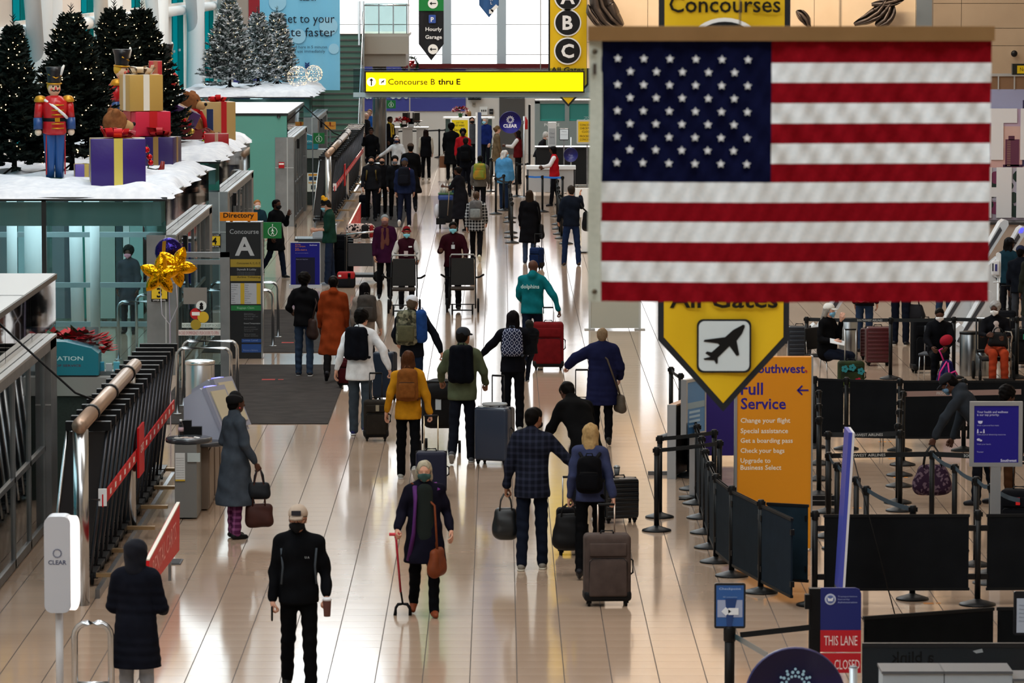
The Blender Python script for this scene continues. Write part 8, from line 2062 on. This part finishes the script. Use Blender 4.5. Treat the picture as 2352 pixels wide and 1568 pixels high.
i=person('man in a navy jacket and cap with a pink hood and a dark backpack',(WX(930,119.2),119.2),h=1.8,face=3,pose={'lt':(-14,28),'rt':(8,4)},skin='w',top='1a2340',bottom='15192a',shoe='c8c8c8',hair=('short','4a3a30'),hat=('cap','1c2a44'),wide=1.12,slim=1.05)
S=Soft(0.02);S.c(i['nek']+(-0.1,-0.05,-0.01),i['nek']+(0.1,-0.05,-0.01),0.055);S.c(i['nek']+(0,-0.09,-0.05),i['nek']+(0,-0.08,0),0.06);S.mb(0.02).build('pink_hood',mat('b8505a',0.8),i['root'])
backpack(i,'dark grey backpack on the man with the pink hood','14161e',0.34,0.5,0.18)
person('tall man in a dark cap and long black coat walking away',(WX(944,126.8),126.8),h=1.88,face=355,pose={'lt':(8,4),'rt':(-10,18)},skin='m',top='0e0e10',bottom='0e0e12',hair=('short','0f0c0b'),hat=('cap','3a2c22'),wide=1.15,coat=0.5,hem=0.08)
person('woman in a white sweater and white beanie pulling toward the counters',(WX(913,138),138.0),h=1.68,face=190,pose='slowA',skin='w',top='b9bcc0',bottom='3a4050',hair=('long','2a1a16'),hat=('beanie','c8c4c0'),mask='16203a',L=((-0.18,0.06,-0.2),(-0.14,0.2,-0.36)),R=((0.2,0.08,-0.18),(0.4,0.16,-0.3)))
i=person('dark haired woman in a black vest with cream sleeves walking away',(WX(979,146.3),146.3),h=1.6,face=0,pose='stand',skin='w',top='0d0d10',vest='a9a294',bottom='0b0b0e',shoe='8a8276',hair=('longer','1c1210'),wide=1.1,slim=1.05,coat=0.8)
i=person('man in a long black coat carrying a brown paper bag',(WX(1037,146),146.0),h=1.78,face=2,pose='stand',skin='b',top='0e0f11',bottom='101014',hair=('afro','0c0a0a'),coat=0.5,wide=1.18,grip='l',slim=1.05)
h_=hand(i,-1);t=thing('paper_bag','brown paper bag carried by the man in the long black coat','bag',(h_.x,h_.y,h_.z-0.46));q=MB();q.hexa([(-0.14,-0.07,0),(0.14,-0.07,0),(0.14,0.07,0),(-0.14,0.07,0),(-0.13,-0.05,0.38),(0.13,-0.05,0.38),(0.13,0.05,0.38),(-0.13,0.05,0.38)]);q.build('paper_body',mat('6a4630',0.8),t);q=MB();q.pipe([(-0.06,0,0.38),(0,0,0.47),(0.06,0,0.38)],0.006,5);q.build('handle',mat('6a4630',0.8),t)
person('person in a red jacket and black beret',(WX(1064,143.8),143.8),h=1.68,face=182,pose='stand',skin='b',top='a01820',bottom='15161c',hair=('afro','0d0b0b'),hat=('beret','101014'),mask='14141a',wide=1.15)
i=person('man in a black jacket with a black backpack beyond the green backpack',(WX(1070,134.6),134.6),h=1.76,face=4,pose='slowB',skin='w',top='0e1016',bottom='10121a',hair=('fade','1a1614'),hood=True,wide=1.15)
backpack(i,'black backpack with a small pale logo beyond the green backpack','0c0d10',0.32,0.48,0.17)
suitcase('small dark suitcase with a tall handle before the cleaner',(WX(1046,131),131.0,0),0.3,0.2,0.4,0,'14161a',handle=0.45)
person('security man in a grey shirt and black mask',(WX(1084,153.5),153.5),h=1.76,face=170,pose='stand',skin='w',top='4a4c50',bottom='14161c',hair=('short','1c1816'),mask='0c0d10',wide=1.1)
person('white haired man in a royal blue jacket and pale mask',(WX(1116,153),153.0),h=1.76,face=215,pose='stand',skin='p',top='17245e',bottom='14171f',hair=('short','b8b4b0'),mask='8fc4d8',wide=1.1)
person('woman in a tan coat with a hair bun at the checkpoint',(WX(1141,146),146.0),h=1.7,face=80,pose='stand',skin='p',top='6a5a44',bottom='3a3228',hair=('bun','5a4228'),coat=0.62,hat=('beanie','6a543a'),ra=None)if False else person('woman in a tan coat with a knitted hat at the checkpoint',(WX(1141,146),146.0),h=1.7,face=80,pose='stand',skin='p',top='6a5a44',bottom='3a3228',hair=('bun','5a4228'),coat=0.62,hat=('beanie','6a543a'))
person('staff member in a maroon vest with white sleeves under the round CLEAR sign',(WX(1190,143),143.0),h=1.7,face=285,pose='stand',skin='b',top='5a1418',vest='c8c4c4',bottom='141416',hair=('long','1a1210'),L=((-0.1,0.14,-0.2),(-0.06,0.36,-0.18)),R=((0.12,0.1,-0.24),(0.1,0.32,-0.2)))
person('white haired traveller leaning over the black document desk',(WX(1236,144.5),144.5),h=1.6,face=100,pose='stand',skin='p',top='1c1c20',bottom='17181c',hair=('curly','c0bcb8'),lean=22,mask='c8c8c8')
person('blond woman in pink behind the white topped airline counter',(WX(1077,161.5),161.5),h=1.72,face=250,pose='stand',skin='p',top='b89aa4',bottom='2a2a30',hair=('long','a07a4a'),mask='141416')
person('airline agent in a dark jacket with a yellow scarf behind the grey counter',(WX(896,155.8),155.8),h=1.7,face=130,pose='stand',skin='b',top='15161a',bottom='15161a',hair=('short','1a1210'),scarf='b89a2a')
person('man in dark clothes speaking on a phone by the steel column',(WX(853,144.2),144.2),h=1.72,face=170,pose='stand',skin='b',top='0d0e11',bottom='10121c',hair=('bald','0c0a0a'),hat=('beanie','0d0d0f'),R=((0.14,0.1,-0.2),(0.06,0.2,0.06)),wide=1.2)
person('fair haired man in a bright blue shirt beyond the steel column',(WX(851,161),161.0),h=1.78,face=200,pose='stand',skin='p',top='2a5aa8',bottom='20242c',hair=('short','8a6a4a'))
person('bald man in a dark coat beside the blue shirted man',(WX(842,160),160.0),h=1.68,face=120,pose='stand',skin='p',top='1c1d22',bottom='1c1d22',hair=('bald','8a7a6a'))
# --- left side
i=person('woman in a long grey coat and black beret holding a brown bag',(G(540,1236).x,G(540,1236).y),h=1.71,face=58,pose={'lt':(2,0),'rt':(-2,2)},skin='b',top='3c434c',bottom='4a2040',botk='plaid',shoe='0c0f12',coat=0.42,hair=('short','101010'),hat=('beret','0e0e10'),wide=1.0,hem=0.02,collar=True,L=((-0.15,-0.03,-0.25),(-0.07,0.12,-0.4)),R=((0.15,0.02,-0.26),(0.12,0.16,-0.5)),grip='r')
hang(i,1,'brown leather tote hanging under the long grey coat',0.34,0.14,0.28,'3c1f1a',name='tote_bag',hh=0.42,taper=0.95)
hang(i,1,'smaller black handbag above the brown leather tote',0.28,0.12,0.2,'14171c',name='handbag',hh=0.16,taper=0.9)
q=MB();q.sphere(tuple(i['hd']((0.082,0.0,-0.045))),0.012,8);q.build('red_earring',mat('b02a30',0.4),i['root'])
person('man in a dark coat and face mask striding behind the directory',(G(634,638).x,G(634,638).y),h=1.72,face=130,pose={'lt':(12,4),'rt':(-14,24)},skin='b',top='0f1114',bottom='171d2c',shoe='1a1a1c',sole='b8b4b0',coat=0.62,hair=('short','141010'),mask='0c0d10',L=((-0.1,0.12,-0.22),(0.02,0.24,-0.02)),R=((0.14,0.0,-0.26),(0.12,0.1,-0.48)))
person('short haired woman with a pale mask behind the orange Directory sign',(WX(592,101.5),101.5),h=1.62,face=165,pose='stand',skin='p',top='1c3440',bottom='1c1d22',hair=('short','9a6a40'),mask='c4ccd0')
i=person('man in a green shirt and black and yellow pompom hat at the kiosk',(G(757,655).x,G(757,655).y),h=1.84,face=268,pose={'lt':(3,0),'rt':(-3,3)},skin='w',top='1c3a30',bottom='222c40',shoe='8a94a0',sole='b8bcc0',sleeve=0.5,hair=('short','2a2018'),hat=('beanie','17171a','17171a','d89a1c'),mask='8fc4d8',head=(0,24),leg=1.1,L=((-0.06,0.06,-0.28),(-0.02,0.28,-0.3)),R=((0.08,0.06,-0.28),(0.04,0.28,-0.3)),grip='lr')
S=Soft(0.01);S.c(i['hd']((0,-0.02,0.115)),i['hd']((0,-0.01,0.14)),0.085,0.05);S.plane(i['hd']((0,0,0.1)),(0,0,-1));S.mb(0.014).build('yellow_hat_top',mat('c8901c',0.9),i['root'])
D=98.6;t=thing('check_in_desk','grey self service desk in front of the green shirted man','desk',(WX(707,D),D,0))
q=MB();q.box((-0.2,0,0),(0.45,0.7,0.9));q.build('cabinet',mat('6a6b6c',0.5),t);q=MB();q.box((-0.28,-0.1,0.9),(0.5,0.8,0.95));q.build('top',mat('3a3f42',0.25,0.2),t);q=MB();q.prism([(0.1,0.95),(0.62,0.95),(0.62,1.24),(0.1,1.05)],0.3,0.7);q.build('screen_housing',mat('b4bac2',0.4),t);q=MB();q.hexa([(0.14,0.35,1.07),(0.58,0.35,1.23),(0.58,0.65,1.23),(0.14,0.65,1.07),(0.14,0.35,1.08),(0.58,0.35,1.24),(0.58,0.65,1.24),(0.14,0.65,1.08)]);q.build('screen',mat('d8dce0',0.3),t);q=MB();q.box((-0.27,-0.1,0.95),(-0.26,0.6,1.25));q.build('glass_shield',gl2,t)
p=G(826,648);t=thing('luggage_cart','chrome luggage cart loaded with a patterned red duffel','luggage cart',(p.x,p.y,0))
q=MB();q.box((-0.25,0,0.35),(0.3,0.04,0.85));q.build('grey_board',mat('3a3b3e',0.5),t);q=MB();q.box((-0.28,-0.2,0.12),(0.32,0.5,0.18));q.build('base',mat('202226',0.5),t)
for x in(-0.28,0.32):q=MB();q.pipe([(x,0,0.1),(x,0,1.05),(x+0.02,-0.3,1.12)],0.018,6);q.build('side_tube',CHROME,t)
q=MB();q.pipe([(-0.28,-0.3,1.06),(0.5,-0.3,1.14)],0.022,8);q.build('handle',CHROME,t);q=MB()
for k in range(3):q.pipe([(-0.28,0.0,0.9+0.05*k),(0.32,0.0,0.9+0.05*k)],0.008,5)
q.build('wire_basket',CHROME,t);q=MB();q.box((-0.33,0,0.2),(-0.28,0.05,1.0));q.build('black_side',BLACKP,t)
for x in(-0.25,0.42):q=MB();q.lathe([(0.03,-0.03),(0.13,-0.025),(0.13,0.025),(0.03,0.03)],(x,-0.1,0.13),18,0,True,'x' if x<0 else 'y');q.build('wheel',RUB,t)
t=bagthing('red black and white animal print duffel lying on the loaded cart',(p.x+0.02,p.y+0.1,1.27),0.62,0.3,0.3,'b9a29a',name='duffel_bag',handles=1,hh=0.02,taper=1.0,kind='speckle',col2='1a1416',sc_=26);q=MB();q.rbox((0.1,-0.01,-0.16),(0.16,0.34,0.3),0.05);q.build('black_band',mat('151416',0.7),t);q=MB();q.rbox((0.24,-0.01,-0.16),(0.08,0.33,0.28),0.05);q.build('red_end',mat('8a1a1c',0.6),t)
p=G(795,660);t=thing('duffel_bag','red and black duffel on the floor beside the loaded cart','bag',(p.x,p.y,0));q=MB();q.rbox((0,0,0.16),(0.4,0.28,0.32),0.06);q.build('black_body',mat('121318',0.8),t);q=MB();q.rbox((0,-0.01,0.26),(0.38,0.29,0.16),0.05);q.build('red_top',mat('9a1c20',0.7),t);q=MB();q.box((0.04,-0.155,0.05),(0.1,-0.14,0.32));q.build('strap',BLACKM,t);q=MB();q.box((-0.16,-0.158,0.24),(-0.1,-0.15,0.28));q.build('white_tag',INKW,t)
suitcase('tall black soft suitcase standing behind the green shirted man',(WX(790,99.2),99.2,0),0.42,0.3,0.95,0.1,'101217')
person('person in a red hat and coat seen through the glass below the purple gift',(WX(320,88.5),88.5),h=1.78,face=215,pose='slowA',skin='b',top='5a1a24',bottom='1c1d24',hair=('bald','111111'),hat=('hood','7a1c28'),coat=0.72)
person('person with a pink mask and grey shawl seen through the glass',(WX(297,84.6),84.6),h=1.6,face=190,pose='stand',skin='b',top='3a3f48',bottom='1c222c',hair=('afro','101010'),mask='c88a9a',coat=0.6)
person('grey silhouetted masked man seen through the glass beside the white post',(WX(252,89),89.0),h=1.62,face=180,pose='stand',skin='b',top='262b30',bottom='1c1f24',hair=('bald','111111'),hat=('beanie','2a2d30'),mask='4a5054')
person('masked person in black between the white posts behind the glass',(WX(196,93),93.0),h=1.78,face=170,pose='stand',skin='b',top='17191c',bottom='141518',hair=('short','101010'),mask='8fb4c4')
# --- right side: seated travellers and the queue
def chair(label,x,D,face,seatc='17181a',back=True):
 t=thing('waiting_chair',label,'chair',(WX(x,D),D,0),face)
 q=MB();q.rbox((0,0,0.45),(0.46,0.44,0.04),0.018);q.build('seat',mat(seatc,0.6),t);q=MB();q.rbox((0,0.23,0.72),(0.44,0.035,0.36),0.017);q.build('backrest',mat(seatc,0.6),t)
 for sx in(-1,1):
  for sy in(-1,1):q=MB();q.pipe([(sx*0.2,sy*0.19,0.44),(sx*0.22,sy*0.23,0.0)],0.011,6);q.build('leg',CHROME,t)
  q=MB();q.pipe([(sx*0.2,0.19,0.44),(sx*0.2,0.235,0.8)],0.011,6);q.build('back_tube',CHROME,t)
 return t
chair('dark chair under the seated person in the white cap',1892,74.6,0.9);chair('grey backed chair under the seated girl in the black tracksuit',2146,74.9,-0.3,'3a3e44')
chair('black chair with chrome legs showing under the black barrier panels, first from the orange sign',1992,64.9,PI);chair('black chair with chrome legs showing under the black barrier panels, second from the orange sign',2110,64.9,PI)
i=person('seated elderly person in a white cap and black coat with a blue mask',(WX(1900,74.4),74.4),h=1.66,face=130,pose='sit',skin='p',top='0d0d0f',bottom='161b28',hair=('bob','8a8680'),hat=('cap','c4c4c0'),mask='6fa4c4',coat=0.82,head=(-10,2),collar=True,wide=1.05,slim=1.08,R=((0.12,0.02,-0.26),(0.1,0.3,-0.28)),L=((-0.08,0.1,-0.24),(0.1,0.22,0.06)))
q=MB();q.box((-0.12,0.0,0),(0.12,0.2,0.008),0,(0.3,0.2,0));o=q.build('folded_paper',mat('c4c8cc',0.7));h_=hand(i,1);o.location=(h_.x,h_.y-0.1,h_.z);tag(o,'white folded paper in the lap of the seated white capped person','paper')
i=person('seated girl in a black tracksuit and white mask holding a red cushion',(WX(2156,74.6),74.6),h=1.6,face=182,pose='sit',skin='b',top='0f1014',bottom='0d0e12',hair=('short','0f0c0b'),mask='d4d6d8',hood=True,lean=14,head=(0,4),wide=1.1,slim=1.08,L=((-0.12,0.14,-0.24),(0.08,0.34,-0.36)),R=((0.12,0.14,-0.24),(-0.04,0.34,-0.36)))
c=wpt(i,i['che']+(0.0,0.3,-0.12));q=MB();q.sphere((0,0,0),(0.115,0.08,0.09),16);o=q.build('neck_cushion',mat('8a1024',0.8));o.location=(c.x+0.1,c.y,c.z);o.rotation_euler=(0,-0.5,0);tag(o,'round dark red cushion held by the seated girl','cushion')
p=(WX(2176,73.9),73.9);S=Soft(0.03);S.c((-0.04,0,0.1),(0.0,0.02,0.34),0.14,0.1);S.c((0.05,0,0.08),(0.05,0.0,0.24),0.12,0.08);S.plane((0,0,0),(0,0,-1));t=thing('school_backpack','navy starry school backpack with hot pink piping on the floor','backpack',(p[0],p[1],0));S.mb(0.02).build('main_bag',mat('15143a',0.7,0,'speckle','2a2a5a',30),t)
for pts in(((-0.16,-0.08,0.02),(-0.13,-0.13,0.24),(-0.02,-0.12,0.42)),((-0.02,-0.15,0.02),(0.02,-0.17,0.2),(0.0,-0.12,0.4)),((0.02,-0.15,0.22),(0.12,-0.12,0.26),(0.16,-0.06,0.2)),((-0.06,-0.02,0.42),(-0.1,-0.02,0.52),(-0.14,-0.05,0.6),(-0.08,0,0.62))):q=MB();q.pipe(pts,0.014,6);q.build('pink_piping',mat('c02a7a',0.5),t)
i=person('seated grey haired elder in red orange trousers with a black handbag',(WX(2286,75.0),75.0),h=1.64,face=178,pose='sit',skin='b',top='121216',bottom='9a3a22',shoe='b49a90',sole='d0c8c4',hair=('curly','9a9a9a'),mask='dcdcdc',shirt='a89a94',wide=1.12,slim=1.1,head=(22,4),leg=1.15,L=((-0.14,0.12,-0.24),(0.06,0.3,-0.26)),R=((0.16,0.12,-0.24),(0.02,0.3,-0.22)),coat=0.8)
S=Soft(0.02);S.c(i['che']+(0,0.075,0.05),i['wst']+(0,0.085,0.04),0.082,0.075,0.8);S.mb(0.014).build('lace_blouse',mat('a89a96',0.8),i['root'])
c=wpt(i,i['wst']+(0,0.3,0.06));bagthing('black leather handbag in the lap of the seated elder',(c.x,c.y,c.z+0.16),0.34,0.12,0.24,'0c0e12',handles=2,hh=0.08)
t=thing('wheelchair','black wheelchair carrying the elder in red orange trousers','wheelchair',(WX(2286,75.0),74.9,0));bl_=mat('101113',0.5)
q=MB();q.rbox((0,0.1,0.36),(0.5,0.5,0.05),0.02);q.build('seat',bl_,t);q=MB();q.rbox((0,0.42,0.74),(0.5,0.04,0.5),0.018);q.build('backrest',bl_,t)
for sx in(-1,1):q=MB();q.pipe([(sx*0.28,-0.25,0.08),(sx*0.28,-0.2,0.42),(sx*0.28,0.4,0.44),(sx*0.28,0.46,1.0)],0.016,6);q.build('side_frame',bl_,t);q=MB();q.lathe([(0.02,-0.018),(0.1,-0.016),(0.1,0.016),(0.02,0.018)],(sx*0.28,-0.2,0.1),16,0,True,'x');q.build('front_wheel',RUB,t);q=MB();q.lathe([(0.03,-0.02),(0.15,-0.018),(0.15,0.018),(0.03,0.02)],(sx*0.33,0.4,0.15),18,0,True,'x');q.build('rear_wheel',RUB,t)
q=MB();q.box((-0.24,-0.5,0.05),(0.24,-0.3,0.07));q.build('footrest',bl_,t);q=MB();q.pipe([(-0.27,0.47,1.0),(0.27,0.47,1.0)],0.018,8);q.build('push_bar',CHROME,t)
t=thing('walking_stick','patterned walking stick leaning at the wheelchair arm','cane',(WX(2322,74.6),74.6,0));q=MB();q.pipe([(0,0,0),(0,0,0.68)],0.012,8);q.build('shaft',mat('6a5a4a',0.4,0,'speckle','2a2420',40),t);q=MB();q.pipe([(0,0,0.66),(0.02,0,0.76),(-0.0,0,0.84),(-0.1,0,0.84)],0.014,8);q.build('crook',mat('9a948c',0.3,0.6),t);q=MB();q.lathe([(0.03,0),(0.03,0.02),(0.014,0.05)],(0,0,0),10);q.build('rubber_tip',RUB,t)
t=suitcase('dark floral roller case with a tall silver handle before the white capped person',(WX(1955,72.8),72.8,0),0.42,0.26,0.46,0.05,'1c2018',handle=0.5,hcol='c8ccd0',kind='cloth',col2='2c3820',sc_=6)
for x,z,c in((-0.12,0.4,'2a7a84'),(0.0,0.42,'2a7a84'),(0.14,0.36,'2a7a84'),(0.1,0.2,'9a1c34'),(-0.1,0.18,'4a5a24'),(0.02,0.12,'4a5a24')):
 q=MB()
 for k in range(5):a=2*PI*k/5;disc(q,x+0.035*math.cos(a),z+0.035*math.sin(a),0.026,-0.168,10,0,0.004)
 q.build('printed_flower',mat(c,0.7),t)
suitcase('dark navy ribbed suitcase beside the yellow banner edge',(WX(1836,77.5),77.5,0),0.4,0.28,0.66,0,'141c26','ribbed');suitcase('dark red ribbed suitcase with a floral backpack standing on it',(WX(2016,77.8),77.8,0),0.42,0.28,0.62,0.05,'43141a','ribbed');suitcase('narrow dark red ribbed suitcase pressed against the other red one',(WX(1994,79.2),79.0,0),0.3,0.22,0.5,-0.2,'3a1015','ribbed')
suitcase('tall black soft suitcase behind the seated girl in the tracksuit',(WX(2122,76.6),76.4,0),0.46,0.3,0.86,0.15,'0f1013');suitcase('big black suitcase cut by the picture edge beside the walking stick',(WX(2350,77.5),77.5,0),0.44,0.3,0.6,-0.1,'101214',tagc='2a7a5a')
suitcase('black roller case with a white tag on its handle by the sanitizer stand',(WX(2310,83),83.0,0),0.36,0.24,0.5,0,'17181c',handle=0.45,hcol='17181c')
i=person('standing person wearing a bright floral backpack below the flag',(WX(1985,80.5),80.5),h=1.66,face=20,pose='stand',skin='w',top='14151a',bottom='26344c',hair=('long','3a2a20'))
backpack(i,'bright orange and pink floral backpack below the flag','d8602a',0.4,0.5,0.2,kind='floral',sc_=16,pocket=False,dz=-0.1)
i=person('standing person in dark jeans and black white soled shoes below the flag',(WX(2068,82),82.0),h=1.82,face=20,pose='stand',skin='w',top='1a1c22',bottom='121622',shoe='15151a',sole='b4aca0',hair=('short','201814'));hang(i,1,'navy tote bag carried beside the dark jeans below the flag',0.4,0.18,0.3,'17181f',name='tote_bag',hh=0.14)
person('standing person in a mustard jacket and blue jeans below the flag',(WX(2168,86),86.0),h=1.72,face=340,pose='stand',skin='w',top='5a4a1e',bottom='24344c',hair=('short','3a2a20'))
person('person in a navy sleeve reaching out beside the yellow banner',(WX(1796,82.5),82.5),h=1.72,face=95,pose='stand',skin='w',top='1a2038',bottom='14161c',hair=('short','20180f'),R=((0.05,0.2,-0.18),(0.02,0.44,-0.3)),L=((-0.05,0.18,-0.2),(0.0,0.42,-0.26)))
def kiosk(label,x,y,D,s=1.0,glow=False,lean=0.62):
 p=P(x,y,D);t=thing('ticket_kiosk',label,'kiosk',(p.x,D,0));zt_=p.z
 q=MB();q.prism([(-0.95,0),(-0.25,0),(-0.35,zt_-0.75),(-0.5,zt_-0.6),(-0.95,zt_-1.0)],0.05,0.5);q.build('pedestal',mat('c4c8cc',0.4),t)
 q=MB();q.prism([(-0.6,zt_-0.95),(-0.5,zt_-1.0),(0.06,zt_-0.1),(0.05,zt_-0.02),(-0.03,zt_),(-0.1,zt_-0.05)],0.0,0.5);q.build('tilted_head',mat('b9bdc2',0.35),t)
 q=MB();q.prism([(-0.57,zt_-0.9),(-0.52,zt_-0.93),(-0.07,zt_-0.2),(-0.11,zt_-0.13)],-0.008,0.0);q.build('dark_inset',mat('3a3c42',0.3),t)
 if glow:q=MB();q.prism([(-0.1,zt_-0.12),(-0.03,zt_-0.12),(-0.0,zt_-0.03),(-0.06,zt_-0.03)],-0.012,0.0);q.build('blue_light',mat('3a3aff',0.4,0,None,None,20,3.0),t)
kiosk('tall tilted white ticket kiosk beside the flag edge',2310,505,87.5);kiosk('tall tilted white ticket kiosk with a blue light',2352,520,87.0,1.0,True);kiosk('tilted grey ticket kiosk under the flag corner',2272,668,80.5);kiosk('tilted grey ticket kiosk behind the white capped person',1936,668,81.5);kiosk('tilted ticket kiosk hidden low behind the flag beside the mustard jacket',2215,668,84.0)
for x,y,lab in((1948,828,'round steel bin behind the white capped person'),(2226,862,'tall dark steel bin beside the wheelchair'),(2252,862,'short bright steel bin behind the wheelchair')):
 p=G(x,y);t=thing('steel_bin',lab,'bin',(p.x,p.y,0));q=MB();q.lathe([(0.16,0),(0.165,0.01),(0.165,0.7 if x!=2252 else 0.4),(0.15,0.72 if x!=2252 else 0.42)],(0,0,0),22);q.build('drum',mat('8f959a',0.3,1.0),t);z=0.72 if x!=2252 else 0.42;q=MB();q.lathe([(0.17,z-0.02),(0.17,z+0.02),(0.1,z+0.03)],(0,0,0),22);q.build('lid',BLACKP,t)
D=84.0;t=thing('sanitizer_stand','white hand sanitizer dispenser on a slim pole','sanitizer stand',(WX(2292,D),D,0));fz=lambda y:ZY(y,D)
q=MB();q.pipe([(0,0.03,0),(0,0.03,fz(640))],0.022,10);q.lathe([(0.18,0),(0.18,0.015),(0.03,0.02)],(0,0.03,0),18);q.build('pole',WHITEP,t);q=MB();q.prism(rrect(-0.045,fz(640),0.045,fz(580),0.04),0.0,0.04);q.build('back_plate',WHITEP,t);q=MB();q.rbox((-0.06,-0.04,(fz(598)+fz(632))/2),(0.15,0.1,fz(598)-fz(632)),0.025);q.build('dispenser',mat('d4d6da',0.35),t);q=MB();q.pipe([(0.02,0,fz(632)),(0.02,-0.05,fz(648)),(-0.1,-0.08,fz(648))],0.015,6);q.build('drip_tray',WHITEP,t);q=MB();q.box((-0.075,-0.095,fz(622)),(-0.035,-0.09,fz(606)));q.build('blue_logo',mat('3a3a7a',0.5),t);q=MB();q.box((-0.13,-0.092,fz(622)),(-0.1,-0.089,fz(604)));q.build('grey_window',mat('4a4c54',0.3),t)
person('woman in a teal jacket and dark cap standing at the tilted kiosk',(WX(2313,86),86.0),h=1.68,face=30,pose='stand',skin='b',top='17303c',bottom='14161c',hair=('long','0f0c0b'),hat=('cap','14151a'),wide=1.1,head=(25,6))
person('person in a dark varsity jacket with white stripes and a navy cap',(WX(2342,83.5),83.5),h=1.68,face=20,pose='stand',skin='b',top='12151c',bottom='3a3c42',hair=('short','0f0c0b'),hat=('cap','141a34'),wide=1.15,mask='b8c0c4')
person('person in a dark olive coat cut by the picture edge',(WX(2372,82.5),82.5),h=1.75,face=350,pose='stand',skin='b',top='23251f',bottom='17181c',hair=('short','0f0c0b'),coat=0.5)
i=person('person in a grey hoodie bending forward with a patterned duffel',(WX(2262,57.5),57.5),h=1.8,face=285,pose={'lt':(8,6),'rt':(-6,4)},skin='b',top='2c3138',bottom='14161c',hair=('short','0f0d0d'),lean=38,head=(0,10),hood=True,mask='5a7a94',wide=1.12,hat=('cap','14161c'),L=((-0.1,0.18,-0.24),(-0.05,0.3,-0.5)),R=((0.1,0.05,-0.28),(0.1,0.15,-0.54)),grip='lr')
h_=hand(i,-1);bagthing('dark floral patterned duffel hanging at the belt posts',(h_.x,h_.y-0.1,h_.z),0.52,0.24,0.38,'2a1c2c',name='duffel_bag',handles=2,hh=0.26,taper=0.7,kind='speckle',col2='5a4a56',sc_=30)
person('dark haired person in brown trousers behind the blue health sign',(WX(2305,55.6),55.6),h=1.66,face=20,pose='stand',skin='b',top='15161a',bottom='3a2416',hair=('curly','0d0b0b'),head=(40,0),lean=10)
suitcase('black suitcase with a red tag behind the blue health sign',(WX(2344,53.4),53.4,0),0.42,0.28,0.62,-0.3,'0f1014',handle=0.3,tagc='c02020',hcol='17181a')
